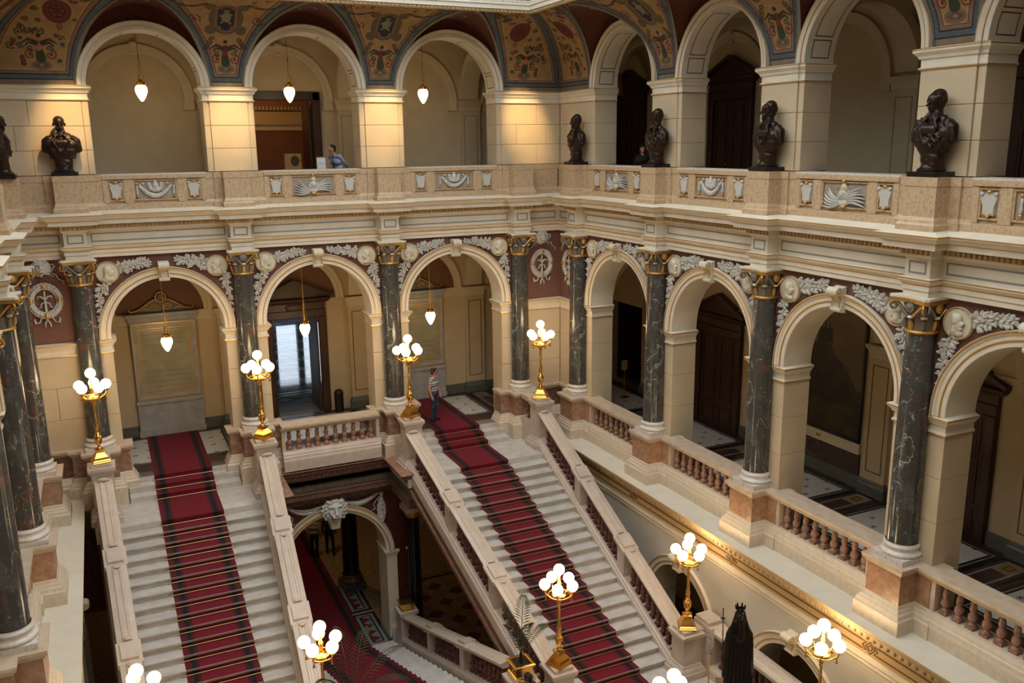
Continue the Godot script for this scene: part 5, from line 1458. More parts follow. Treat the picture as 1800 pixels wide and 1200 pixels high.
func stair_rail(f: int, s: int) -> void:
	var side: String = [["outer left balustrade of the left flight", "inner balustrade of the left flight beside the stairwell"], ["inner balustrade of the right flight beside the stairwell", "outer balustrade of the right flight beside the right wall"]][f][s]
	var o := thing("stair_balustrade", "sloping marble " + side, "balustrade", Vector3.ZERO, "sloping stair balustrades")
	var zs := [1.72, 4.02, 6.42, 9.02] if f == 0 else [1.72, 4.16, 6.54, 9.02]
	for k in 3:
		var z0: float = zs[k] + (0.25 if k > 0 else 0.0); var z1: float = zs[k + 1] - (0.25 if k < 2 else 0.0)
		var b := MB.new()
		sloped(b, f, s, z0, z1, P2([0.0, -0.14, 0.15, -0.14, 0.16, -0.10, 0.20, -0.07, 0.215, -0.02, 0.215, 0.015, 0.11, 0.03, 0.085, 0.055, 0.045, 0.055, 0.03, 0.04, -0.03, 0.04, -0.045, 0.055, -0.085, 0.055, -0.11, 0.03, -0.215, 0.015, -0.215, -0.02, -0.20, -0.07, -0.16, -0.10, -0.15, -0.14, 0.0, -0.14]), 0.985)
		pm(o, "handrail", b, M.stairrail)
		if k < 2:   # post with a square block on the rail
			var zc: float = zs[k + 1]
			b = MB.new(); b.box(V(railx(f, s, zc) - 0.17, nose(zc) - 0.05, zc - 0.16), V(railx(f, s, zc) + 0.17, nose(zc) + 0.94, zc + 0.16)); pm(o, "post", b, M.stairrail)
			b = MB.new(); sloped(b, f, s, zc - 0.25, zc + 0.25, P2([0.0, -0.15, 0.2, -0.15, 0.25, -0.05, 0.25, 0.02, 0.0, 0.03, -0.25, 0.02, -0.25, -0.05, -0.2, -0.15, 0.0, -0.15]), 0.985); pm(o, "post_collar", b, M.stairrail)
			b = MB.new(); sloped(b, f, s, zc - 0.19, zc + 0.19, P2([0.17, 0.0, 0.17, 0.09, -0.17, 0.09, -0.17, 0.0, 0.17, 0.0]), 0.985); pm(o, "post_block", b, M.stairrail)
			for e in [-0.30, 0.30]:
				b = MB.new(); b.ball(V(railx(f, s, zc + e), nose(zc + e) + 1.035, zc + e), V(0.09, 0.035, 0.08), 10, 5); pm(o, "rosette", b, M.stairrail)
		# balusters standing on the sloping string
		var n := 9 if k == 0 else 9
		for i in n:
			var z := lerpf(z0 + 0.05, z1 - 0.05, (i + 0.5) / n) if k > 0 else lerpf(1.95, z1 - 0.05, (i + 0.5) / n)
			var q := part(o, "baluster", baluster_mesh(), M.redbaluster, Transform3D(Basis().scaled(V(1, 1.17, 1)), V(railx(f, s, z), nose(z) + 0.135, z)))
			part(q, "foot", cache.balfoot, M.redbaluster)
	var sc := MB.new(); sc.tube([V(-0.12, 0, 0.02), V(-0.10, 0.06, 0.06), V(0, 0.08, 0.08), V(0.10, 0.06, 0.06), V(0.12, 0, 0.02)], [0.03, 0.05, 0.055, 0.05, 0.03], 6)
	pm(o, "scroll_end", sc, M.stairrail, V(railx(f, s, 1.75), nose(1.75) + 0.98, 1.72))
	# newels at head and foot, with the short link to the column
	var zt := 1.45
	var x := railx(f, s, zt)
	var nl: String = [["leftmost newel pedestal at the head of the left flight", "newel pedestal at the head of the left flight beside the balcony"], ["newel pedestal at the head of the right flight beside the balcony", "newel pedestal at the head of the right flight by the room corner"]][f][s]
	newel("newel_pedestal", "marble " + nl, V([BU[0], BU[1], BU[2], BU[3]][f * 2 + s], YT, zt), 1.045, "newel pedestals at the stair heads")
	var bx: float = [BU[0], BU[1], BU[2], BU[3]][f * 2 + s]
	var l := MB.new(); l.box(V(bx - 0.20, 0.88, 0.46), V(bx + 0.20, 1.03, 1.22)); pm(o, "link_rail", l, M.stairrail)
	l = MB.new(); l.box(V(bx - 0.24, YT, 0.46), V(bx + 0.24, 0.26, 1.22)); pm(o, "link_plinth", l, M.stairrail)
	for z in [0.72, 0.92, 1.10]:
		var q := part(o, "baluster", baluster_mesh(), M.redbaluster, V(bx, 0.26, z)); part(q, "foot", cache.balfoot, M.redbaluster)
	var fl: String = [["newel pedestal at the foot of the left flight, outer side", "newel pedestal at the foot of the left flight, inner side"], ["newel pedestal at the foot of the right flight next to the palm planter", "newel pedestal at the foot of the right flight beside the sign stand"]][f][s]
	newel("newel_pedestal", "marble " + fl, V(railx(f, s, 9.33), YM, 9.33), -2.74, "newel pedestals at the stair feet")

func middle_landing() -> void:
	var o := thing("stair_landing", "pale stone middle landing at the foot of the twin flights", "landing")
	var b := MB.new(); b.box(V(XL + 0.4, YM - 0.35, 8.83), V(-0.5, YM, 14.4)); pm(o, "paving", b, M.step)
	# balustrade along the right wall
	var r := thing("balustrade", "marble landing balustrade behind the dark crowned statue", "balustrade", frame_xf("right"), "marble balustrades of the main gallery")
	var L := [[9.75, 13.3]]
	for q in L:
		b = MB.new(); b.sweep([Vector2(q[0], 0.98), Vector2(q[1], 0.98)], P2([0.06, YM, 0.06, YM + 0.22, 0.03, YM + 0.27, 0.0, YM + 0.30, -0.4, YM + 0.305])); pm(r, "plinth", b, M.stairrail)
		b = MB.new(); b.sweep([Vector2(q[0], 0.98), Vector2(q[1], 0.98)], P2([-0.38, -2.78, -0.02, -2.78, 0.0, -2.74, 0.04, -2.70, 0.04, -2.63, -0.06, -2.61, -0.10, -2.58, -0.30, -2.58, -0.34, -2.61, -0.44, -2.63, -0.44, -2.70, -0.38, -2.78])); pm(r, "handrail", b, M.stairrail)
		for i in 15:
			var p := part(r, "baluster", baluster_mesh(), M.redbaluster, Transform3D(Basis().scaled(V(1, 1.36, 1)), V(lerpf(q[0] + 0.15, q[1] - 0.1, (i + 0.5) / 15), YM + 0.30, 0.78))); part(p, "foot", cache.balfoot, M.redbaluster)
	b = MB.new(); b.box(V(9.10, YM, 0.55), V(9.75, -2.60, 1.02)); pm(r, "corner_post", b, M.stairrail)
	b = MB.new(); b.box(V(9.14, -2.60, 0.57), V(9.66, -2.50, 1.0)); pm(r, "post_block", b, M.stairrail)
	b = MB.new(); b.box(V(9.12, YM, 1.02), V(9.5, -2.72, 1.12)); pm(r, "link", b, M.stairrail)
	newel("newel_pedestal", "marble newel pedestal under the lamp in the lower right corner", V(-1.40, YM, 13.66), -2.74, "newel pedestals at the stair feet")
	newel("newel_pedestal", "marble newel pedestal under the lamp at the bottom edge", V(-5.0, YM, 13.75), -2.74, "newel pedestals at the stair feet")

# ------------------------------------------------------------------ entrance level
func lower_level() -> void:
	# side walls below the ledges
	for w in ["right", "left"]:
		var R := struct("wall_%s_lower" % w, "plain cream wall with arches below the %s ledge" % w, "wall", frame_xf(w))
		var c := [-0.2] + RU + [23.9] if w == "right" else [-23.9, -RU[4], -RU[3], -RU[2], -RU[1], -RU[0], 0.2]
		for i in c.size() - 1:
			var ua: float = c[i]; var ub: float = c[i + 1]; var cu := (ua + ub) / 2
			var b := MB.new()
			if ub - ua < 3.0:
				b.quad(V(ua, YG, 0.5), V(ub, YG, 0.5), V(ub, -1.0, 0.5), V(ua, -1.0, 0.5)); pm(R, "wall_face", b, M.lowerwall); continue
			if ub - ua > 5.0: cu = ua + 2.1
			b.spandrel(ua, ub, -3.3, -1.0, cu, -3.3, 1.53, 0.5); pm(R, "wall_face", b, M.lowerwall)
			b = MB.new(); b.box(V(ua, YG, -0.3), V(cu - 1.27, -3.3, 0.5)); pm(R, "pier", b, M.lowerwall)
			b = MB.new(); b.box(V(cu + 1.27, YG, -0.3), V(ub, -3.3, 0.5)); pm(R, "pier", b, M.lowerwall)
			b = MB.new(); b.arch(cu, -3.3, P2([1.27, -0.3, 1.27, 0.54, 1.29, 0.55, 1.37, 0.55, 1.38, 0.565, 1.47, 0.58, 1.55, 0.60, 1.55, 0.5]), 26); pm(R, "archivolt", b, M.plaster)
			for q in [1.375, 1.52]:
				b = MB.new(); b.arch(cu, -3.3, P2([q - 0.012, 0.52, q - 0.012, 0.605 if q > 1.4 else 0.568, q + 0.012, 0.605 if q > 1.4 else 0.568, q + 0.012, 0.52]), 26); pm(R, "gilt_fillet", b, M.gilt)
			b = MB.new(); b.spandrel(ua, ub, -3.3, -0.5, cu, -3.3, 1.27, -0.3); pm(R, "corridor_face", b, M.gallerytrim)
			var k := part(R, "keystone", cache.key, M.medal, Transform3D(Basis().scaled(V(1.0, 0.95, 1.0)), V(cu, -2.0, 0.52)))
			stuff(part(k, "gilt_scrolls", cache.keyg, M.gilt))
		# corridor arches seen through the openings
		for u in ([5.64, 9.9, 14.1] if w == "right" else [-5.64]):
			var b := MB.new(); b.T = Transform3D(Basis(V(0, 0, 1), V(0, 1, 0), V(-1, 0, 0)), V(u, 0, 0))
			b.arch(-2.0, -3.3, P2([1.35, -0.25, 1.35, 0.25, 1.6, 0.25]), 18); pm(R, "corridor_arch", b, M.gallerytrim)
	# back wall under the balcony
	var B := struct("wall_back_lower", "dark red marble wall with round arches below the balcony", "wall")
	for i in 3:
		var cu: float = (BU[i] + BU[i + 1]) / 2; var ua: float = BU[i] if i > 0 else XL; var ub: float = BU[i + 1] if i < 2 else 0.0
		var r := 1.60; var zf := 0.02
		var b := MB.new(); b.spandrel(ua, ub, -3.68, -1.5, cu, -3.68, r + 0.24, zf); pm(B, "spandrel_panel", b, M.redmarble)
		b = MB.new(); b.arch(cu, -3.68, P2([r, -0.9, r, zf + 0.05, r + 0.02, zf + 0.06, r + 0.09, zf + 0.06, r + 0.10, zf + 0.075, r + 0.17, zf + 0.075, r + 0.18, zf + 0.09, r + 0.26, zf + 0.11, r + 0.26, zf]), 28); pm(B, "archivolt", b, M.plaster)
		for q in [0.10, 0.245]:
			b = MB.new(); b.arch(cu, -3.68, P2([r + q - 0.01, zf, r + q - 0.01, zf + 0.117, r + q + 0.01, zf + 0.117, r + q + 0.01, zf]), 28); pm(B, "gilt_fillet", b, M.gilt)
		b = MB.new(); b.spandrel(ua, ub, -3.68, -0.3, cu, -3.68, r, -0.9); pm(B, "vestibule_face", b, M.gallerywall)
		for s in [-1, 1]:
			var x0: float = minf(cu + s * r, cu + s * (r + 0.34)); var x1: float = x0 + 0.34
			b = MB.new(); b.box(V(x0, YG + 0.16, -0.9), V(x1, -3.86, zf + 0.02)); pm(B, "pier", b, M.plaster)
			b = MB.new(); b.box(V(x0 - 0.03, YG, -0.93), V(x1 + 0.03, YG + 0.16, zf + 0.05)); pm(B, "pier_plinth", b, M.greenmarble)
			b = MB.new(); b.sweep([Vector2(x0, -0.9), Vector2(x0, zf + 0.02), Vector2(x1, zf + 0.02), Vector2(x1, -0.9)], P2([0.0, -3.88, 0.02, -3.86, 0.02, -3.82, 0.05, -3.77, 0.07, -3.74, 0.07, -3.68, -0.15, -3.679])); pm(B, "impost", b, M.plaster)
		if i > 0:
			b = MB.new(); b.box(V(BU[i] - 0.36, YG, -0.9), V(BU[i] + 0.36, -1.5, 0.0)); pm(B, "wall_pier", b, M.redmarble)
			b = MB.new(); b.sweep([Vector2(BU[i] - 0.36, -0.3), Vector2(BU[i] - 0.36, 0.08), Vector2(BU[i] + 0.36, 0.08), Vector2(BU[i] + 0.36, -0.3)], P2([0.10, YG, 0.10, YG + 0.55, 0.08, YG + 0.57, 0.06, YG + 0.62, 0.03, YG + 0.64, 0.0, YG + 0.72])); pm(B, "pier_base", b, M.whitemarble)
		# garland, ribbons and the lion-head keystone
		if i == 1:
			var lk := part(B, "lion_keystone", lion_mesh(), M.relief, Transform3D(Basis().scaled(V(1.5, 1.5, 1.4)), V(cu, -1.86, zf + 0.10)))
			var cr := MB.new(); cr.poly(P2([-0.10, -0.46, 0.10, -0.46, 0.20, 0.05, -0.20, 0.05]), -0.05, 0.08, 0.03); pm(lk, "console", cr, M.medal)
			for s in [-1, 1]:
				var g := sub(B, "garland_relief", V(cu, 0, zf))
				if not cache.has("swag"):
					var gb := []
					for k in 20:
						var t := k / 19.0; var o3 := V(lerpf(0.36, 1.40, t), -1.76 - 0.17 * sin(t * PI) + 0.12 * t, 0.04)
						for q in 3: gb.append([o3.x, o3.y + (q - 1) * 0.055 * sin(t * PI), o3.z + 0.03 * (q % 2), 0.035 + 0.012 * ((k + q) % 2), o3.x + 0.02, o3.y + (q - 1) * 0.055 * sin(t * PI), o3.z + 0.03 * (q % 2), 0.03])
					cache.swag = sdf_mesh(gb, 0.01, 0.02, [], 1.0)
					gb = []
					for k in 14:
						var t := k / 13.0; var w := 0.10 * sin(pow(t, 1.2) * PI)
						for q in 3: gb.append([1.50 + (q - 1) * w, -1.72 - 0.95 * t, 0.04 + 0.03 * (q % 2), 0.045 + 0.015 * ((k + q) % 2), 1.50 + (q - 1) * w, -1.74 - 0.95 * t, 0.05, 0.04])
					cache.fdrop = sdf_mesh(gb, 0.01, 0.02, [], 1.0)
				var mir := Transform3D(Basis(Vector3.UP, 0.0 if s > 0 else PI), V(0, 0, 0.0 if s > 0 else 0.08))
				part(g, "swag", cache.swag, M.relief, mir); part(g, "fruit_drop", cache.fdrop, M.relief, mir)
				b = MB.new(); b.ball(V(s * 1.5, -1.66, 0.06), V(0.07, 0.07, 0.05), 8, 5); pm(g, "rosette", b, M.relief)
				b = MB.new(); b.tube([V(s * 1.42, -1.8, 0.03), V(s * 1.25, -2.0, 0.04), V(s * 1.30, -2.15, 0.04), V(s * 1.2, -2.22, 0.03)], [0.03, 0.04, 0.04, 0.02], 6, 0.4); pm(g, "ribbon", b, M.relief)
				b = MB.new(); b.tube([V(s * 1.5, -2.66, 0.03), V(s * 1.62, -2.76, 0.04), V(s * 1.58, -2.9, 0.04), V(s * 1.66, -3.0, 0.03)], [0.03, 0.04, 0.03, 0.02], 6, 0.4); pm(g, "ribbon", b, M.relief)
	# entablature of the balcony
	var t := struct("trim_7", "brown and green marble cornice below the balcony balustrade", "cornice")
	var path := [Vector2(-10.45, 0.05), Vector2(-10.18, 0.05), Vector2(-9.62, 0.05), Vector2(-6.02, 0.05), Vector2(-5.75, 0.05)]
	path = [Vector2(-9.95, 1.95), Vector2(-9.62, 1.95), Vector2(-9.62, 0.25), Vector2(-6.02, 0.25), Vector2(-6.02, 1.95), Vector2(-5.65, 1.95)]
	var b := MB.new(); b.sweep(path, P2([-0.3, -1.56, 0, -1.56, 0, -1.40, 0.02, -1.39, 0.02, -1.26, 0.05, -1.22, 0.05, -1.18, 0.0, -1.17])); pm(t, "architrave", b, M.brownmarble)
	b = MB.new(); b.sweep(path, P2([0.0, -1.17, 0.0, -0.80])); pm(t, "frieze", b, M.greenmarble)
	b = MB.new(); b.sweep(path, P2([0.0, -0.80, 0.04, -0.76, 0.05, -0.68, 0.08, -0.66, 0.10, -0.58, 0.17, -0.56, 0.18, -0.48, 0.23, -0.44, 0.27, -0.40])); pm(t, "cornice", b, M.brownmarble)
	b = MB.new(); b.sweep(path, P2([0.27, -0.40, 0.265, -0.38, -0.1, -0.32])); pm(t, "cornice_top", b, M.dado_back)
	var d := MB.new()
	for k in 42: d.box(V(-9.5 + k * 0.085, -0.67, 0.31), V(-9.455 + k * 0.085, -0.60, 0.385))
	stuff(pm(t, "dentils", d, M.brownmarble))
	b = MB.new(); b.box(V(-9.62, -1.56, -0.9), V(-6.02, -0.31, 0.25)); pm(t, "balcony_slab", b, M.brownmarble)
	# dark polished columns beside the lower arch
	for q in [[-5.42, 0.42, "dark polished column with gilt neck under the right flight"], [-10.2, 0.42, "dark polished column with gilt neck under the left flight"]]:
		var o := thing("column", q[2], "column", V(q[0], YG, q[1]), "dark columns of the entrance level"); o.set_meta("kind", "thing")
		b = MB.new(); b.box(V(-0.36, 0, -0.36), V(0.36, 0.42, 0.36)); pm(o, "pedestal", b, M.stairrail)
		b = MB.new(); b.box(V(-0.30, 0.42, -0.30), V(0.30, 0.50, 0.30)); pm(o, "plinth", b, M.whitemarble)
		b = MB.new(); b.lathe(P2([0.30, 0.50, 0.31, 0.54, 0.28, 0.58, 0.25, 0.60, 0.25, 0.63, 0.27, 0.66, 0.24, 0.70]), 24); pm(o, "base", b, M.whitemarble)
		b = MB.new(); b.lathe(P2([0.225, 0.70, 0.215, 2.5, 0.20, 4.42]), 24, Vector3.ZERO, 0.2); pm(o, "shaft", b, M.blackmarble)
		b = MB.new(); b.lathe(P2([0.20, 4.42, 0.23, 4.44, 0.23, 4.52, 0.27, 4.62, 0.28, 4.66]), 24); pm(o, "capital", b, M.gilt)
		b = MB.new(); b.box(V(-0.32, 4.66, -0.32), V(0.32, 4.80, 0.32)); pm(o, "abacus", b, M.whitemarble)
		b = MB.new(); b.box(V(-0.27, 4.80, -0.27), V(0.27, 5.10, 0.27)); pm(o, "impost_block", b, M.plaster)
		b = MB.new(); b.box(V(-0.29, 5.10, -0.29), V(0.29, 5.14, 0.29)); pm(o, "gilt_fillet", b, M.gilt)
	# vestibule behind: back wall, dark columns, tiled bands
	var vw := struct("wall_back_vestibule"); slab(vw, "masonry", M.gallerywall, XA, XB, YG, -0.3, -12.4, -12.0); slab(vw, "masonry", M.gallerywall, XA - 0.4, XA, YG, -0.3, -12.4, NB); slab(vw, "masonry", M.gallerywall, XB, XB + 0.4, YG, -0.3, -12.4, NB); slab(vw, "vestibule_ceiling", M.gallerywall, XA - 0.4, XB + 0.4, -0.6, -0.3, -12.4, NB)
	for q in [[-6.35, -4.2, "dark vestibule column seen through the arch under the balcony"], [-9.2, -4.2, "dark vestibule column on the left behind the arch under the balcony"]]:
		var o := thing("column", q[2], "column", V(q[0], YG, q[1]), "dark columns of the entrance level"); o.set_meta("kind", "thing")
		b = MB.new(); b.box(V(-0.42, 0, -0.42), V(0.42, 0.25, 0.42)); pm(o, "pedestal", b, M.greenmarble)
		b = MB.new(); b.lathe(P2([0.40, 0.25, 0.42, 0.32, 0.38, 0.40, 0.34, 0.44, 0.36, 0.50, 0.32, 0.56]), 22); pm(o, "base", b, M.brownmarble)
		b = MB.new(); b.lathe(P2([0.30, 0.56, 0.28, 2.5, 0.26, 5.2]), 22, Vector3.ZERO, 0.2); pm(o, "shaft", b, M.blackmarble)
		b = MB.new(); b.lathe(P2([0.26, 5.2, 0.30, 5.25, 0.34, 5.5, 0.42, 5.9, 0.42, 6.58]), 22); pm(o, "capital", b, M.brownmarble)
	var fl: Node = get_node("floor_002")
	for q in [[-6.88, 0.0, -5.6, 3], [-6.88, -2.3, -5.6, 4]]:
		tile_band(fl, -6.85, -6.25, q[1] - 2.0, q[1] - 0.05)
	for i in 9:
		for j in 8: diamond(fl, -4.9 + i * 0.62, -3.2 + j * 0.62 + 0.4, 0.31, (i + j) % 2)
	for z in [-3.55, 2.3]: slab(fl, "border_band", M.darktile, -5.3, 0.6, YG, YG + 0.006, z, z + 0.12)
	for z in [-3.75, 2.5]: slab(fl, "border_band", M.whitetile, -5.3, 0.6, YG, YG + 0.006, z, z + 0.08)
	central_flight()

func tile_band(fl: Node, x0: float, x1: float, z0: float, z1: float) -> void:   # framed strip of red and white triangles
	var b := MB.new()
	b.T = Transform3D(Basis(V(1, 0, 0), V(0, 0, -1), V(0, 1, 0)), V(0, YG, 0))
	b.ring(x0, x1, -z1, -z0, 0.10, 0.0, 0.008); pm(fl, "border_band", b, M.whitetile)
	b = MB.new(); b.T = Transform3D(Basis(V(1, 0, 0), V(0, 0, -1), V(0, 1, 0)), V(0, YG, 0))
	b.ring(x0 - 0.10, x1 + 0.10, -z1 - 0.10, -z0 + 0.10, 0.10, 0.0, 0.007); pm(fl, "border_band", b, M.darktile)
	b = MB.new(); b.T = Transform3D(Basis(V(1, 0, 0), V(0, 0, -1), V(0, 1, 0)), V(0, YG, 0))
	b.ring(x0 + 0.10, x1 - 0.10, -z1 + 0.10, -z0 - 0.10, 0.05, 0.0, 0.009); pm(fl, "border_band", b, M.darktile)
	var n := 4; var dz := (z1 - z0 - 0.3) / n
	for k in n:
		var za := z0 + 0.15 + k * dz
		for s in 2:
			b = MB.new()
			var y := YG + 0.007
			if s == 0: b.tri(V(x0 + 0.15, y, za), V(x0 + 0.15, y, za + dz), V(x1 - 0.15, y, za + dz / 2)); pm(fl, "tile", b, M.redtile)
			else: b.tri(V(x1 - 0.15, y, za - dz / 2), V(x0 + 0.15, y, za), V(x1 - 0.15, y, za + dz / 2)); pm(fl, "tile", b, M.whitetile)

func diamond(fl: Node, x: float, z: float, r: float, k: int) -> void:
	if not cache.has("dia"):
		var b := MB.new(); b.quad(V(-0.3, 0, 0), V(0, 0, 0.3), V(0.3, 0, 0), V(0, 0, -0.3)); cache.dia = b.mesh()
	part(fl, "tile", cache.dia, M.redtile if k == 0 else M.yellowtile, Transform3D(Basis(), V(x, YG + 0.006, z)))

func central_flight() -> void:
	var o := thing("staircase", "central flight rising from the vestibule between the two upper flights", "staircase")
	var n := 20; var rs := 0.15; var td := 0.41
	for i in n:
		var z0 := 0.2 + td * i; var y := YG + rs * (i + 1)
		if i == n - 1: y = YM
		var b := MB.new(); b.box(V(-9.45, y - 0.30 if i > 1 else YG, z0), V(-6.17, y, z0 + td + 0.02 if i < n - 1 else 8.84)); pm(o, "step", b, M.step)
	var c := thing("stair_carpet", "crimson carpet runner on the central flight below the balcony", "carpet", Vector3.ZERO, "crimson stair runners")
	var b2 := MB.new(); var pts := [[-11.5, YG + 0.014], [0.19, YG + 0.014]]
	for i in n:
		var z0 := 0.2 + td * i; var y := YG + rs * (i + 1)
		if i == n - 1: y = YM
		pts.append_array([[z0 - 0.012, y + 0.012], [z0 + td - 0.012, y + 0.014]])
	pts.append([14.3, YM + 0.014])
	for i in pts.size() - 1:
		var a: Array = pts[i]; var e: Array = pts[i + 1]
		b2.quad(V(-8.72, a[1], a[0]), V(-8.72, e[1], e[0]), V(-6.90, e[1], e[0]), V(-6.90, a[1], a[0]), Vector2(0, 0), Vector2(0, 1), Vector2(1, 1), Vector2(1, 0))
	pm(c, "runner", b2, M.carpet)
	for s in 2:
		var x: float = [-9.77, -5.85][s]
		var r := thing("stair_balustrade", ["marble balustrade of the central flight, partly behind the left flight", "marble balustrade of the central flight leading up to the palm planter"][s], "balustrade", Vector3.ZERO, "balustrades of the central flight")
		var sl := 0.365; var za := 0.95; var zb := 8.55
		var yy := func(z: float) -> float: return -5.60 + sl * (z - 0.9)
		var b := MB.new()
		_slope(b, x, za, zb, yy, P2([0.24, -1.9, 0.24, -0.80, 0.20, -0.74, -0.20, -0.74, -0.24, -0.80, -0.24, -1.9, 0.24, -1.9])); pm(r, "string", b, M.stairrail)
		b = MB.new()
		_slope(b, x, za, zb, yy, P2([0.0, -0.13, 0.15, -0.13, 0.20, -0.07, 0.215, 0.0, 0.11, 0.03, 0.03, 0.045, -0.03, 0.045, -0.11, 0.03, -0.215, 0.0, -0.20, -0.07, -0.15, -0.13, 0.0, -0.13])); pm(r, "handrail", b, M.stairrail)
		for z in [3.3, 5.9]:
			b = MB.new(); b.box(V(x - 0.16, yy.call(z) - 0.85, z - 0.15), V(x + 0.16, yy.call(z) - 0.05, z + 0.15)); pm(r, "post", b, M.stairrail)
			b = MB.new(); _slope(b, x, z - 0.24, z + 0.24, yy, P2([0.24, -0.10, 0.24, 0.02, 0.16, 0.03, 0.16, 0.10, -0.16, 0.10, -0.16, 0.03, -0.24, 0.02, -0.24, -0.10, 0.24, -0.10])); pm(r, "post_block", b, M.stairrail)
		for k in 27:
			var z := lerpf(1.05, 8.4, (k + 0.5) / 27)
			if absf(z - 3.3) < 0.22 or absf(z - 5.9) < 0.22: continue
			var q := part(r, "baluster", baluster_mesh(), M.redbaluster, Transform3D(Basis().scaled(V(1.1, 1.05, 1.1)), V(x, yy.call(z) - 0.745, z))); part(q, "foot", cache.balfoot, M.redbaluster)
		b = MB.new(); b.box(V(x - 0.26, YG, 0.5), V(x + 0.26, -5.52, 0.98)); pm(r, "foot_newel", b, M.stairrail)
		b = MB.new(); b.box(V(x - 0.31, -5.52, 0.45), V(x + 0.31, -5.42, 1.03)); pm(r, "newel_cap", b, M.stairrail)
		var np := newel("planter_pedestal", ["marble pedestal under the palm at the bottom edge", "marble pedestal under the brass palm planter"][s], V([-9.72, -5.9][s], YM, 9.3), -2.74, "planter pedestals")
	# small brass box on the foot newel
	var bx := thing("brass_box", "small brass planter on the foot newel of the central flight", "planter", V(-5.85, -5.42, 0.72))
	b2 = MB.new(); b2.sweep([Vector2(-0.2, -0.2), Vector2(-0.2, 0.2), Vector2(0.2, 0.2), Vector2(0.2, -0.2)], P2([0.0, 0.0, 0.01, 0.03, -0.01, 0.05, 0.0, 0.2, 0.03, 0.22, 0.03, 0.26, -0.03, 0.26]), true); pm(bx, "box", b2, M.brass)
	b2 = MB.new(); b2.quad(V(-0.18, 0.23, 0.18), V(0.18, 0.23, 0.18), V(0.18, 0.23, -0.18), V(-0.18, 0.23, -0.18)); pm(bx, "soil", b2, M.soil)

func _slope(b: MB, x: float, z0: float, z1: float, yy: Callable, pr: Array) -> void:
	for j in pr.size() - 1:
		var p := []
		for e in [[z0, j], [z1, j], [z1, j + 1], [z0, j + 1]]:
			var q: Vector2 = pr[e[1]]; p.append(V(x + q.x, yy.call(e[0]) + q.y, e[0]))
		b.quad(p[3], p[2], p[1], p[0])
	for z in [z0, z1]:
		var c := []
		for q in pr: c.append(V(x + q.x, yy.call(z) + q.y, z))
		for j in range(1, c.size() - 1):
			if z == z0: b.tri(c[0], c[j + 1], c[j])
			else: b.tri(c[0], c[j], c[j + 1])

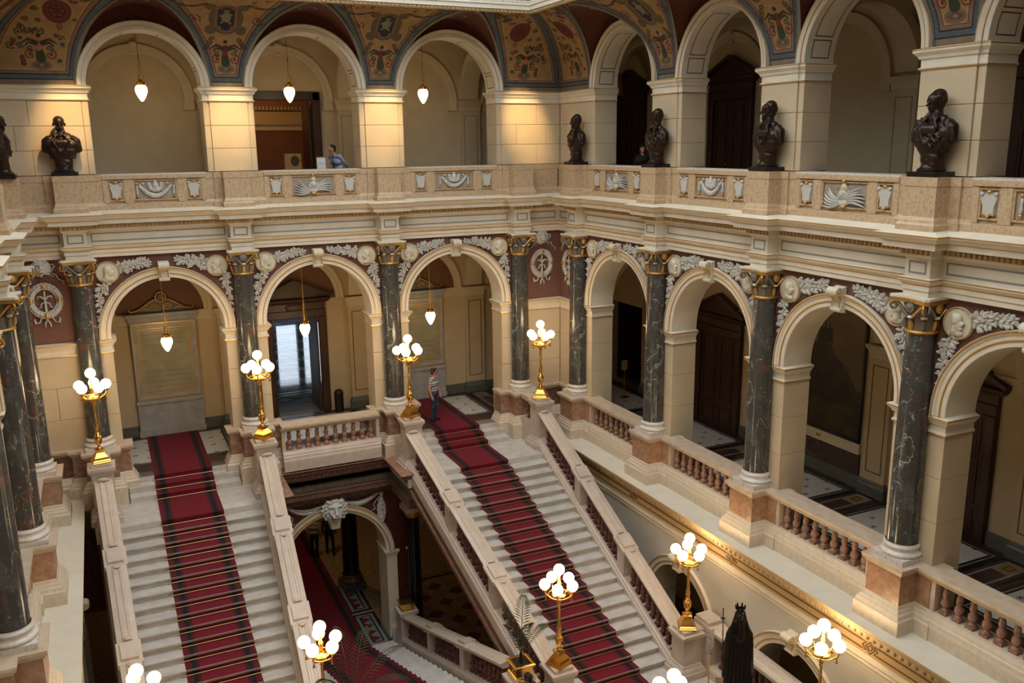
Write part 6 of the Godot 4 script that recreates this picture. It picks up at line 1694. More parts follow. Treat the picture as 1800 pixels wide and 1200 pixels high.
# ------------------------------------------------------------------ galleries behind the arcades
func gallery_wall(w: String, lv: int, us: Array) -> void:
	var R := struct("wall_%s_%s_lining" % [w, ["gallery", "upper"][lv]], "", "", frame_xf(w))
	var y0: float = [0.0, YU][lv]; var ys: float = [3.58, 10.04][lv]; var yt: float = [3.93, 10.35][lv]
	var wm: Material = [M.gallerywall, M.upperwall][lv]; var tm: Material = [M.gallerytrim, M.uppertrim][lv]
	var lo: float = us[0]; var hi: float = us[-1]
	for u in us:
		if u == lo or u == hi and w == "x": pass
		var b := MB.new(); b.box(V(u - 0.36, y0 + 0.38, NB), V(u + 0.36, ys, NB + 0.12)); pm(R, "pilaster", b, wm)
		b = MB.new(); b.ring(u - 0.25, u + 0.25, y0 + 0.62, ys - 0.15, 0.025, NB + 0.11, NB + 0.128); pm(R, "panel_line", b, M.brownline if lv == 0 else M.greyline)
		b = MB.new(); b.sweep([Vector2(u - 0.36, NB), Vector2(u - 0.36, NB + 0.12), Vector2(u + 0.36, NB + 0.12), Vector2(u + 0.36, NB)], P2([0.07, y0, 0.07, y0 + 0.26, 0.04, y0 + 0.30, 0.02, y0 + 0.36, 0.0, y0 + 0.40])); pm(R, "pilaster_base", b, M.plinthgreen if lv == 0 else M.gallerytrim)
		b = MB.new(); b.sweep([Vector2(u - 0.36, NB), Vector2(u - 0.36, NB + 0.12), Vector2(u + 0.36, NB + 0.12), Vector2(u + 0.36, NB)], P2([0.0, ys, 0.02, ys + 0.02, 0.02, ys + 0.12, 0.05, ys + 0.2, 0.10, ys + 0.28, 0.10, yt, -0.1, yt + 0.01])); pm(R, "pilaster_cap", b, tm)
		b = MB.new(); b.T = Transform3D(Basis(V(0, 0, 1), V(0, 1, 0), V(-1, 0, 0)), V(u, 0, 0))   # arch spanning the gallery
		b.arch((NB + ND) / 2, yt + (0.05 if lv == 0 else 0.1), P2([1.40, -0.30, 1.40, 0.30, 1.62, 0.30]), 16); b.arch((NB + ND) / 2, yt + (0.05 if lv == 0 else 0.1), P2([1.62, -0.30, 1.40, -0.30]), 16); pm(R, "transverse_arch", b, tm)
	for i in us.size() - 1:
		var ua: float = us[i] + 0.36; var ub: float = us[i + 1] - 0.36; var cu := (ua + ub) / 2; var r := (ub - ua) / 2 - 0.12
		var b := MB.new(); b.box(V(ua, y0, NB), V(ub, y0 + 0.34, NB + 0.05))
		var door: bool = w == "back" and i == 2
		if not door: pm(R, "baseboard", b, M.plinthgreen if lv == 0 else M.gallerytrim)
		b = MB.new(); b.sweep([Vector2(ua, NB), Vector2(ub, NB)], P2([0.0, ys, 0.02, ys + 0.02, 0.02, ys + 0.12, 0.04, ys + 0.2, 0.08, ys + 0.28, 0.08, yt, 0.0, yt + 0.01]))
		var pic: bool = w == "right" and lv == 0 and i == 2
		if lv == 0 and not door and not pic: pm(R, "string_course", b, tm)
		if pic: continue
		b = MB.new(); b.arch(cu, yt, P2([r - 0.26, NB, r - 0.26, NB + 0.05, r - 0.14, NB + 0.06, r - 0.13, NB + 0.08, r, NB + 0.09, r, NB]), 22); pm(R, "blind_arch", b, tm)
		if lv == 0:
			b = MB.new()
			for k in 20:
				var a0 := PI * k / 20; var a1 := PI * (k + 1) / 20; var q := r - 0.26
				b.tri(V(cu, yt, NB + 0.006), V(cu + q * cos(a0), yt + q * sin(a0), NB + 0.006), V(cu + q * cos(a1), yt + q * sin(a1), NB + 0.006))
			pm(R, "lunette_field", b, M.galleryred if w == "back" else M.gallerywall)
		else:
			for s in [-1, 1]:   # imposts of the blind arch
				b = MB.new(); var x0 := minf(cu + s * (r - 0.30), cu + s * r); b.box(V(x0, ys, NB), V(x0 + 0.30, yt, NB + 0.08)); pm(R, "blind_arch_impost", b, tm)
			var kb := part(R, "keystone", cache.key, tm, Transform3D(Basis().scaled(V(0.8, 0.7, 0.5)), V(cu, yt + r - 0.24, NB + 0.02)))

func door(w: String, u: float, y: float, hw: float, h: float, num: int, label: String, glazed := false) -> Node3D:
	var D := struct("door_%d" % num, label, "door", frame_xf(w) * Transform3D(Basis(), V(u, y, NB)))
	var b: MB
	for s in [-1, 1]:
		b = MB.new(); b.bbox(V(minf(s * hw, s * (hw + 0.24)), 0, 0), V(maxf(s * hw, s * (hw + 0.24)), h, 0.16), 0.02); pm(D, "jamb", b, M.wood)
	b = MB.new(); b.bbox(V(-hw - 0.24, h, 0), V(hw + 0.24, h + 0.26, 0.16), 0.02); pm(D, "lintel", b, M.wood)
	b = MB.new(); b.box(V(-hw - 0.24, h + 0.26, 0), V(hw + 0.24, h + 0.50, 0.12)); pm(D, "frieze", b, M.wood)
	b = MB.new(); b.sweep([Vector2(-hw - 0.30, 0.0), Vector2(-hw - 0.30, 0.14), Vector2(hw + 0.30, 0.14), Vector2(hw + 0.30, 0.0)], P2([0.0, h + 0.48, 0.05, h + 0.52, 0.10, h + 0.58, 0.12, h + 0.64, -0.1, h + 0.65])); pm(D, "cornice", b, M.wood)
	var ph := (hw + 0.4) * 0.45
	b = MB.new(); b.poly([Vector2(-hw - 0.40, h + 0.65), Vector2(hw + 0.40, h + 0.65), Vector2(0, h + 0.65 + ph)], 0.0, 0.10); pm(D, "pediment", b, M.wood)
	for s in [-1, 1]:
		var p := [Vector2(s * (hw + 0.44), h + 0.64), Vector2(s * (hw + 0.44), h + 0.74), Vector2(0, h + 0.76 + ph), Vector2(0, h + 0.65 + ph)]
		if s > 0: p = [p[0], p[1], p[2], p[3]]
		else: p = [p[3], p[2], p[1], p[0]]
		b = MB.new(); b.poly(p, 0.0, 0.24); pm(D, "raking_cornice", b, M.wood)
	if not glazed:
		for s in [-1, 1]:
			var x0 := minf(0.005 * s, s * hw); var x1 := maxf(0.005 * s, s * hw)
			b = MB.new(); b.box(V(x0, 0.01, 0.02), V(x1, h, 0.07)); var lf := pm(D, "leaf", b, M.wood)
			for q in [[0.12, 0.72], [0.84, 1.9], [2.02, h - 0.12]]:
				b = MB.new(); b.ring(x0 + 0.12, x1 - 0.12, q[0], q[1], 0.05, 0.07, 0.095); pm(lf, "panel_moulding", b, M.wood)
				b = MB.new(); b.bbox(V(x0 + 0.2, q[0] + 0.08, 0.07), V(x1 - 0.2, q[1] - 0.08, 0.085), 0.01); pm(lf, "panel", b, M.wood)
			b = MB.new(); b.ball(V(s * 0.09, 1.05, 0.10), V(0.03, 0.03, 0.03), 8, 5); pm(lf, "knob", b, M.brass)
	return D

func plaque(x: float, num: int, label: String) -> void:
	var o := thing("memorial_plaque", label, "plaque", V(x, 0, NB), "inscribed marble plaques of the gallery wall")
	var b := MB.new(); b.box(V(-1.0, 0, 0), V(1.0, 0.17, 0.20)); pm(o, "foot", b, M.greymarble)
	b = MB.new(); b.box(V(-0.97, 0.17, 0), V(0.97, 1.05, 0.15)); pm(o, "pedestal", b, M.greymarble)
	b = MB.new(); b.box(V(-1.0, 1.05, 0), V(1.0, 1.17, 0.19)); pm(o, "ledge", b, M.greymarble)
	b = MB.new(); b.box(V(-0.96, 1.17, 0), V(0.96, 3.67, 0.12)); pm(o, "slab", b, M.plaqueslab)
	for q in [[0.0, 0.03, 0.15], [0.18, 0.022, 0.13], [0.25, 0.012, 0.128]]:
		b = MB.new(); b.ring(-0.95 + q[0], 0.95 - q[0], 1.20 + q[0], 3.64 - q[0], q[1], 0.10, q[2]); pm(o, "gilt_frame", b, M.gilt)
	b = MB.new(); b.ring(-0.93, 0.93, 1.22, 3.62, 0.13, 0.11, 0.145); pm(o, "border", b, M.greymarble)
	b = MB.new(); b.sweep([Vector2(-0.98, 0.0), Vector2(-0.98, 0.13), Vector2(0.98, 0.13), Vector2(0.98, 0.0)], P2([0.0, 3.66, 0.02, 3.70, 0.04, 3.80, 0.08, 3.84, 0.10, 3.94, -0.1, 3.95])); pm(o, "cornice", b, M.greymarble)
	for s in [-1, 1]:   # swan-neck ornament
		b = MB.new(); b.poly(P2([0.0, 3.95, 0.93, 3.95, 0.95, 4.03, 0.6, 4.08, 0.32, 4.26, 0.14, 4.36, 0.0, 4.38] if s > 0 else [0.0, 4.38, -0.14, 4.36, -0.32, 4.26, -0.6, 4.08, -0.95, 4.03, -0.93, 3.95, 0.0, 3.95]), 0.0, 0.07, 0.0); pm(o, "ornament_board", b, M.plinthgreen)
		var p := []
		for k in 16:
			var t := k / 15.0; p.append(V(s * lerpf(0.10, 0.92, t), 4.36 - 0.34 * smoothstep(0.0, 0.9, t), 0.09))
		p.append(V(s * 0.95, 4.10, 0.09)); b = MB.new(); b.tube(p, 0.022, 5); pm(o, "gilt_scroll", b, M.gilt)
		p = []
		for k in 18:
			var a := k * 0.6; p.append(V(s * (0.17 + (0.12 - 0.006 * k) * cos(a)), 4.11 + (0.12 - 0.006 * k) * sin(a), 0.09))
		b = MB.new(); b.tube(p, 0.016, 5); pm(o, "gilt_scroll", b, M.gilt)
		b = MB.new(); b.tube([V(s * 0.34, 4.05, 0.08), V(s * 0.5, 4.10, 0.09), V(s * 0.64, 4.02, 0.08)], [0.01, 0.035, 0.01], 5); pm(o, "gilt_leaf", b, M.gilt)
	b = MB.new(); var rp := []
	for k in 19: rp.append(V(0.15 * cos(TAU * k / 18), 4.42 + 0.15 * sin(TAU * k / 18), 0.09))
	b.tube(rp, 0.022, 6); pm(o, "gilt_ring", b, M.gilt)
	b = MB.new(); b.ball(V(0, 4.42, 0.06), V(0.12, 0.12, 0.04), 12, 6); pm(o, "boss", b, M.plinthgreen)
	b = MB.new(); b.box(V(-0.98, 0.17, 0.15), V(0.98, 0.185, 0.165)); pm(o, "gilt_fillet", b, M.gilt)

func galleries() -> void:
	# inscribed slab: rows of worn lettering, too faint to read
	var im := Image.create(256, 320, false, Image.FORMAT_RGB8); var nf := noise(81, 0.012, 4)
	for y in 320:
		for x in 256:
			var v := 1.0 + 0.12 * nf.get_noise_2d(x, y)
			var row := y % 21; var ink := row > 8 and row < 15 and x > 44 and x < 212 and y > 46 and y < 270 and absf(nf.get_noise_2d(x * 9.0, y * 0.4)) > 0.10
			im.set_pixel(x, y, tone(Color(0.60, 0.57, 0.46) if not ink else Color(0.545, 0.505, 0.39), v))
	var ps := mat("plaqueslab", Color.WHITE, 0.3); ps.albedo_texture = ImageTexture.create_from_image(im); ps.uv1_triplanar = true; ps.uv1_scale = V(0.52, 0.4, 0.52); ps.uv1_offset = V(0.5, 0.0, 0.5)
	gallery_wall("back", 0, [XL - 2.0, BU[0], BU[1], BU[2], BU[3], 1.5])
	gallery_wall("right", 0, [-0.4, RU[0] + 0.1, RU[1], RU[2], RU[3], RU[4]])
	gallery_wall("back", 1, [BU[0] - 4.1, BU[0], BU[1], BU[2], BU[3], 2.6])
	gallery_wall("right", 1, [-3.5, RU[0], RU[1], RU[2], RU[3], RU[4]])
	plaque(-11.93, 1, "tall inscribed marble plaque behind the arch of the left flight")
	plaque(-3.58, 2, "tall inscribed marble plaque behind the man in the striped shirt")
	door("right", 3.5, 0.0, 0.85, 3.0, 1, "brown panelled double door behind the second arch of the right wall")
	door("right", 12.0, 0.0, 0.85, 3.0, 2, "brown panelled double door behind the arch at the right edge")
	door("right", 3.6, YU, 0.75, 2.9, 3, "brown panelled upper double door with triangular pediment")
	door("right", -1.9, YU, 0.75, 2.9, 4, "dark upper double door with pediment near the room corner")
	door("right", 12.2, YU, 0.85, 2.9, 5, "dark upper door cut by the right edge")
	var d := door("back", -7.85, 0.0, 0.78, 3.36, 6, "dark wooden doorway of the bright hall behind the balcony", true)
	var b := MB.new(); b.box(V(0.70, 0.02, -1.3), V(0.76, 3.34, 0.0)); pm(d, "open_leaf", b, M.wood)
	b = MB.new(); b.box(V(-0.78, 0.02, -1.2), V(-0.72, 3.34, 0.0)); pm(d, "open_leaf", b, M.wood)
	b = MB.new(); b.ball(V(0, 3.72, 0.12), V(0.30, 0.16, 0.05), 14, 6); pm(d, "oval_boss", b, M.wood)
	var d2 := struct("door_7", "tall dark door frame of the upper gallery onto a warm brown room", "door", V(-7.845, YU, NB))
	for s in [-1, 1]:
		b = MB.new(); b.bbox(V(minf(s * 0.98, s * 1.24), 0, 0.0), V(maxf(s * 0.98, s * 1.24), 3.4, 0.18), 0.02); pm(d2, "jamb", b, M.wood)
	b = MB.new(); b.bbox(V(-1.24, 3.14, 0.0), V(1.24, 3.42, 0.18), 0.02); pm(d2, "lintel", b, M.wood)
	b = MB.new(); b.box(V(0.86, 0.02, -0.95), V(0.93, 3.1, 0.0)); pm(d2, "open_leaf", b, M.wood)
	# bright hall behind the balcony doorway: polished patterned floor reflecting tall windows
	var h := struct("wall_hall"); 
	holed(h, "masonry", M.whitewash, -12.6, 3.2, 0.0, 6.4, -22.4, -22.0, [[-11.0, -9.9, 0.5, 3.9], [-9.6, -8.5, 0.5, 3.9], [-8.2, -7.1, 0.5, 3.9], [-6.8, -5.7, 0.5, 3.9], [-5.4, -4.3, 0.5, 3.9], [-4.0, -2.9, 0.5, 3.9], [-2.6, -1.5, 0.5, 3.9]])
	slab(h, "masonry", M.whitewash, -12.6, -12.3, 0.0, 6.4, -22.0, -4.33); slab(h, "masonry", M.whitewash, 2.9, 3.2, 0.0, 6.4, -22.0, -4.33)
	slab(h, "masonry", M.whitewash, -12.6, 3.2, 6.2, 6.4, -22.4, -4.33)
	var wn := struct("window_2", "tall windows of the bright hall beyond the doorway", "window")
	var tint := StandardMaterial3D.new(); tint.albedo_color = Color(0.45, 0.60, 0.76, 0.30); tint.roughness = 0.05; tint.transparency = BaseMaterial3D.TRANSPARENCY_ALPHA
	for i in 7:
		b = MB.new(); var wx := -11.0 + 1.4 * i; b.box(V(wx, 0.5, -22.2), V(wx + 1.1, 3.9, -22.19)); pm(wn, "glass_pane", b, tint)
	var hf := struct("floor_003", "polished pale floor with dark diamonds beyond the glazed doorway", "floor")
	slab(hf, "slab", M.whitetile, -12.6, 3.2, -0.3, -0.002, -22.4, -4.33)
	for i in 10:
		var z := -5.0 - i * 1.75
		for q in [[M.redtile2, 0.0, 0.16], [M.bluetile, 0.3, 0.10], [M.redtile2, 1.45, 0.12]]:
			b = MB.new(); b.quad(V(-12.2, 0, z - q[1]), V(2.8, 0, z - q[1]), V(2.8, 0, z - q[1] - q[2]), V(-12.2, 0, z - q[1] - q[2])); pm(hf, "border_band", b, q[0])
		for k in 9:
			b = MB.new(); var cx := -11.1 + k * 1.55; var cz := z - 0.92
			b.quad(V(cx - 0.72, 0.0, cz), V(cx, 0.0, cz + 0.42), V(cx + 0.72, 0.0, cz), V(cx, 0.0, cz - 0.42)); pm(hf, "diamond_tile", b, M.bluetile)
			b = MB.new(); b.quad(V(cx - 0.36, 0.002, cz), V(cx, 0.002, cz + 0.24), V(cx + 0.36, 0.002, cz), V(cx, 0.002, cz - 0.24)); pm(hf, "diamond_tile", b, M.whitetile)
	# warm room behind the upper door
	var u := struct("wall_room"); 
	slab(u, "masonry", M.room, -11.5, -4.5, YU, 12.0, -8.4, -8.1); slab(u, "masonry", M.room, -11.6, -11.4, YU, 12.0, -8.1, -4.33); slab(u, "masonry", M.room, -4.6, -4.4, YU, 12.0, -8.1, -4.33)
	slab(u, "room_ceiling", M.gallerytrim, -11.6, -4.4, 12.0, 12.2, -8.4, -4.33); slab(u, "room_floor", M.wood, -11.6, -4.4, YU - 0.3, YU, -8.4, -4.33)
	b = MB.new(); b.sweep([Vector2(-11.4, -8.1), Vector2(-4.6, -8.1)], P2([0.0, 9.45, 0.05, 9.5, 0.05, 9.62, 0.10, 9.7, 0.0, 9.71])); pm(u, "wall_moulding", b, M.gallerytrim)
	b = MB.new(); b.sweep([Vector2(-11.4, -8.1), Vector2(-4.6, -8.1)], P2([0.0, 9.72, 0.01, 9.72, 0.01, 10.15, 0.0, 10.16])); pm(u, "wall_frieze", b, M.ochre)
	var dn := MB.new()
	for k in 50: dn.box(V(-11.2 + k * 0.13, 10.2, -8.1), V(-11.13 + k * 0.13, 10.32, -8.02))
	stuff(pm(u, "dentils", dn, M.ochre))
	# unlit room behind the gallery corner
	var k := struct("wall_dark_room"); slab(k, "masonry", M.galleryred, XB + 3.0, XB + 3.2, 0.0, 4.0, -4.0, 0.2); slab(k, "masonry", M.galleryred, XB + 0.4, XB + 3.2, 0.0, 4.0, 0.0, 0.2); slab(k, "masonry", M.galleryred, XB + 0.4, XB + 3.2, 0.0, 4.0, -4.2, -4.0); slab(k, "masonry", M.galleryred, XB + 0.4, XB + 3.2, 3.8, 4.0, -4.2, 0.2); slab(k, "masonry", M.browntile, XB + 0.4, XB + 3.2, -0.2, 0.0, -4.2, 0.2)
	floor_inlay()
	painting()

func floor_inlay() -> void:
	var im := Image.create(128, 128, false, Image.FORMAT_RGB8); im.fill(Color(0.72, 0.70, 0.66))
	for q in [[32, 32, 1], [96, 96, 1], [96, 32, 0], [32, 96, 0]]:
		if q[2] == 1:
			for a in 4: disc(im, q[0] + [7, -7, 7, -7][a], q[1] + [5, 5, -5, -5][a], 4.5, Color(0.22, 0.20, 0.20))
			disc(im, q[0], q[1], 4, Color(0.22, 0.20, 0.20))
		else: disc(im, q[0], q[1], 3, Color(0.30, 0.26, 0.25))
	var mm := mat("mosaicfield", Color.WHITE, 0.35, 0.0, ImageTexture.create_from_image(im), 1.35)
	var F: Node = get_node("floor")
	for w in ["right", "back"]:
		var cs := cols(w); var xf := frame_xf(w)
		var up := func(b: MB) -> void: b.T = xf * Transform3D(Basis(V(1, 0, 0), V(0, 0, -1), V(0, 1, 0)), Vector3.ZERO)   # ring drawn in (u, -n)
		for i in range(-1, cs.size()):
			var ua: float = cs[i] + 0.70 if i >= 0 else (-3.0 if w == "right" else -18.0)
			var ub: float = cs[i + 1] - 0.62 if i < cs.size() - 1 else (22.0 if w == "right" else 0.5)
			if w == "right" and i == cs.size() - 1: continue
			var b := MB.new(); b.box(V(ua, 0.0, -3.50), V(ub, 0.006, -1.25)); pm(F, "mosaic_field", b, mm, xf)
			for q in [[0.0, 0.05, M.darktile], [0.07, 0.03, M.whitetile], [0.13, 0.06, M.darktile]]:
				b = MB.new(); up.call(b); b.ring(ua - q[0] - q[1], ub + q[0] + q[1], 1.25 - q[0] - q[1], 3.50 + q[0] + q[1], q[1], 0.0, 0.006); pm(F, "border_band", b, q[2])
		for c in cs:   # brown strip with white outline and yellow ends between the fields
			var b := MB.new(); up.call(b); b.ring(c - 0.24, c + 0.24, 1.0, 3.62, 0.045, 0.0, 0.006); pm(F, "strip_outline", b, M.whitetile)
			b = MB.new(); up.call(b); b.ring(c - 0.42, c + 0.40, 0.8, 3.70, 0.07, 0.0, 0.005); pm(F, "border_band", b, M.darktile)
			b = MB.new(); b.box(V(c - 0.19, 0.0, -3.02), V(c + 0.19, 0.005, -1.05)); pm(F, "strip_panel", b, M.browntile, xf)
			b = MB.new(); b.box(V(c - 0.195, 0.0, -3.07), V(c + 0.195, 0.006, -3.025)); pm(F, "strip_outline", b, M.whitetile, xf)
			b = MB.new(); b.box(V(c - 0.19, 0.0, -3.57), V(c + 0.19, 0.005, -3.075)); pm(F, "yellow_tile", b, M.yellowtile, xf)
			b = MB.new(); up.call(b); b.ring(c - 0.10, c + 0.10, 3.20, 3.44, 0.03, 0.0, 0.007); pm(F, "tile_motif", b, M.darktile)

func painting() -> void:
	var W := 256; var H := 352
	var im := Image.create(W, H, false, Image.FORMAT_RGB8); var nf := noise(91, 0.02, 5); var n2 := noise(92, 0.008, 3)
	for y in H:
		for x in W:
			var hill := 150.0 + 90.0 * smoothstep(130.0, 245.0, x) + 34.0 * nf.get_noise_2d(x * 0.7, 7.0) + 30.0 * smoothstep(120.0, 20.0, x)
			var c := Color(0.47, 0.36, 0.22).lerp(Color(0.36, 0.30, 0.22), clampf(y / 220.0, 0, 1))
			c = tone(c, 1.0 + 0.12 * n2.get_noise_2d(x, y * 2.0))
			if y > hill:
				var d := nf.get_noise_2d(x, y)
				c = Color(0.13, 0.11, 0.075).lerp(Color(0.24, 0.19, 0.11), clampf(0.5 + d, 0, 1))
				if y > 285: c = c.lerp(Color(0.30, 0.24, 0.11), clampf(n2.get_noise_2d(x * 2.0, y * 3.0) + 0.3, 0, 0.8))
			im.set_pixel(x, y, c)
	var ink := Color(0.15, 0.12, 0.09)
	im.fill_rect(Rect2i(120, 128, 44, 30), ink)
	for q in [[126, 96, 5], [136, 100, 5], [150, 104, 5]]:
		for k in 34: im.fill_rect(Rect2i(q[0] + int((34 - k) * 0.07), q[1] + 34 - k - 6, maxi(1, q[2] - int((k) * 0.12)), 1), ink)
	var pm_ := mat("canvas", Color.WHITE, 0.5); pm_.albedo_texture = ImageTexture.create_from_image(im)
	var o := thing("landscape_painting", "huge dark landscape painting with a spired castle on a hill", "painting", frame_xf("right") * Transform3D(Basis(), V(7.77, 0, NB)))
	var hw := 1.52; var y0 := 1.25; var ya := 4.25; var b := MB.new()
	var out := [Vector2(-hw, y0), Vector2(hw, y0)]
	for k in 21: out.append(Vector2(hw * cos(PI * k / 20), ya + hw * 0.92 * sin(PI * k / 20)))
	var ids := Geometry2D.triangulate_polygon(PackedVector2Array(out))
	for i in range(0, ids.size(), 3):
		for j in [0, 2, 1]:
			var p: Vector2 = out[ids[i + j]]; b.vert(V(p.x, p.y, 0.05), V(0, 0, 1), Vector2(0.5 - p.x / hw * 0.5, 1.0 - (p.y - y0) / 4.4) * Vector2(-1, 1) + Vector2(1, 0))
	pm(o, "canvas", b, pm_)
	b = MB.new(); var pts := []
	for p in out: pts.append(V(p.x * 1.02, p.y, 0.05))
	pts.append(pts[0]); b.tube(pts, 0.05, 6); pm(o, "frame", b, M.blackwood)
	b = MB.new(); b.box(V(-1.6, 0.92, 0.0), V(1.6, 1.20, 0.09)); pm(o, "sill", b, M.gallerytrim)
	b = MB.new(); b.box(V(0.1, 1.02, 0.09), V(0.26, 1.10, 0.10)); pm(o, "name_plate", b, M.gilt)
	b = MB.new(); b.box(V(-1.6, 0.34, 0.0), V(1.6, 0.92, 0.06)); pm(o, "dado", b, M.browntile)
	b = MB.new(); pts = []
	for k in 25: pts.append(V(0.0 + 0.26 * cos(TAU * k / 24), 0.64 + 0.24 * sin(TAU * k / 24), 0.065))
	b.tube(pts, 0.014, 5); pm(o, "oval_line", b, M.plinthgreen)

# ------------------------------------------------------------------ lamps
const CAND_E := 1.0
const PEND_E := 0.22
const SPOT_E := 38.0
const WARM := Color(1.0, 0.83, 0.60)

func omni(parent: Node, at: Vector3, e: float, size: float, c := WARM) -> void:
	var l := OmniLight3D.new(); l.name = "light"; l.position = at; l.light_energy = e; l.light_color = c; l.light_size = size
	l.omni_range = 40.0; l.omni_attenuation = 2.0; l.shadow_enabled = true
	parent.add_child(l, true)

func candelabrum(label: String, at: Vector3, rot: float) -> void:
	if not cache.has("cb"):
		var b := MB.new(); var p := [Vector2(-0.14, -0.14), Vector2(-0.14, 0.14), Vector2(0.14, 0.14), Vector2(0.14, -0.14)]
		b.sweep(p, P2([0.075, 0.0, 0.075, 0.035, 0.06, 0.05, 0.065, 0.075, 0.035, 0.10, 0.02, 0.15, -0.02, 0.22, -0.05, 0.27, -0.05, 0.31, -0.03, 0.325, -0.03, 0.345, -0.06, 0.36, -0.14, 0.361]), true); cache.cb = b.mesh()
		b = MB.new(); b.lathe(P2([0.05, 0.36, 0.065, 0.38, 0.045, 0.41, 0.035, 0.45, 0.05, 0.48, 0.085, 0.54, 0.10, 0.62, 0.09, 0.69, 0.06, 0.73, 0.045, 0.76, 0.06, 0.78, 0.04, 0.80, 0.045, 0.84, 0.06, 0.90, 0.05, 0.97, 0.042, 1.0, 0.036, 1.02, 0.032, 1.25, 0.028, 1.50, 0.045, 1.52, 0.035, 1.55, 0.055, 1.58, 0.035, 1.60]), 14); cache.cstem = b.mesh()
		b = MB.new(); b.lathe(P2([0.03, 1.60, 0.08, 1.62, 0.12, 1.66, 0.15, 1.72, 0.16, 1.745, 0.14, 1.75, 0.10, 1.76, 0.05, 1.78, 0.035, 1.85, 0.05, 1.93, 0.06, 1.98, 0.03, 2.06, 0.02, 2.16, 0.035, 2.20, 0.05, 2.225, 0.02, 2.24]), 14); cache.cbowl = b.mesh()
		b = MB.new(); b.tube([V(0.06, 1.70, 0), V(0.14, 1.66, 0), V(0.24, 1.71, 0), V(0.31, 1.78, 0), V(0.325, 1.86, 0)], [0.02, 0.022, 0.02, 0.018, 0.016], 6); cache.carm = b.mesh()
		b = MB.new(); b.lathe(P2([0.0, 1.62, 0.02, 1.63, 0.028, 1.66, 0.012, 1.69, 0.012, 1.78]), 8, V(0.30, 0, 0)); cache.cdrop = b.mesh()
		b = MB.new(); b.lathe(P2([0.02, 1.84, 0.055, 1.87, 0.07, 1.905, 0.06, 1.91]), 10, V(0.325, 0, 0)); cache.ccup = b.mesh()
		b = MB.new(); b.ball(Vector3.ZERO, V(0.125, 0.125, 0.125), 18, 12); cache.globe = b.mesh()
		b = MB.new(); var r := []
		for k in 21: r.append(V(0.25 * cos(TAU * k / 20), 1.735, 0.25 * sin(TAU * k / 20)))
		b.tube(r, 0.012, 5); cache.cring = b.mesh()
	var o := thing("candelabrum", label, "lamp", turn(at, rot), "brass candelabra with opal globes")
	part(o, "base", cache.cb, M.brass); part(o, "stem", cache.cstem, M.brass); part(o, "bowl", cache.cbowl, M.brass); part(o, "ring", cache.cring, M.brass)
	part(o, "globe", cache.globe, M.globe, V(0, 2.345, 0))
	for i in 5:
		var ba := Basis(Vector3.UP, TAU * i / 5.0)
		var a := part(o, "arm", cache.carm, M.brass, Transform3D(ba, Vector3.ZERO)); part(a, "drop", cache.cdrop, M.brass); part(a, "cup", cache.ccup, M.brass)
		part(o, "globe", cache.globe, M.globe, ba * V(0.325, 2.02, 0))
	omni(o, V(0, 2.12, 0), CAND_E, 0.3)

func pendant(label: String, at: Vector3, top: float) -> void:
	var o := thing("pendant_lamp", label, "lamp", at, "opal pendant lamps of the galleries")
	if not cache.has("pg"):
		var b := MB.new(); b.lathe(P2([0.0, -0.21, 0.03, -0.19, 0.075, -0.12, 0.115, -0.03, 0.13, 0.04, 0.12, 0.10, 0.09, 0.14]), 18); cache.pg = b.mesh()
		b = MB.new(); b.lathe(P2([0.09, 0.135, 0.10, 0.15, 0.07, 0.18, 0.085, 0.20, 0.05, 0.23, 0.03, 0.28, 0.02, 0.34, 0.03, 0.36, 0.015, 0.40]), 14); cache.pc = b.mesh()
		b = MB.new(); b.lathe(P2([0.0, -0.245, 0.012, -0.23, 0.012, -0.205]), 8); cache.pf = b.mesh()
		b = MB.new(); b.lathe(P2([0.01, -0.03, 0.03, 0.0, 0.01, 0.03]), 10); cache.pk = b.mesh()
	var k := Basis().scaled(Vector3.ONE * 1.25)
	part(o, "globe", cache.pg, M.globe, Transform3D(k, Vector3.ZERO)); part(o, "crown", cache.pc, M.brass, Transform3D(k, Vector3.ZERO)); part(o, "finial", cache.pf, M.brass, Transform3D(k, Vector3.ZERO))
	var b := MB.new(); b.tube([V(0, 0.46, 0), V(0, top - at.y, 0)], 0.010, 6); pm(o, "rod", b, M.brass)
	part(o, "knop", cache.pk, M.brass, V(0, 0.95, 0))
	for i in 3:
		var ba := Basis(Vector3.UP, TAU * i / 3.0)
		b = MB.new(); b.tube([V(0.11, 0.23, 0), V(0.012, 0.93, 0)], 0.004, 4); pm(o, "chain", b, M.brass, Transform3D(ba, Vector3.ZERO))
		b = MB.new(); b.ball(V(0.125, 0.24, 0), V(0.025, 0.035, 0.025), 6, 4); pm(o, "knob", b, M.brass, Transform3D(ba, Vector3.ZERO))
	omni(o, V(0, 0.0, 0), PEND_E, 0.12)

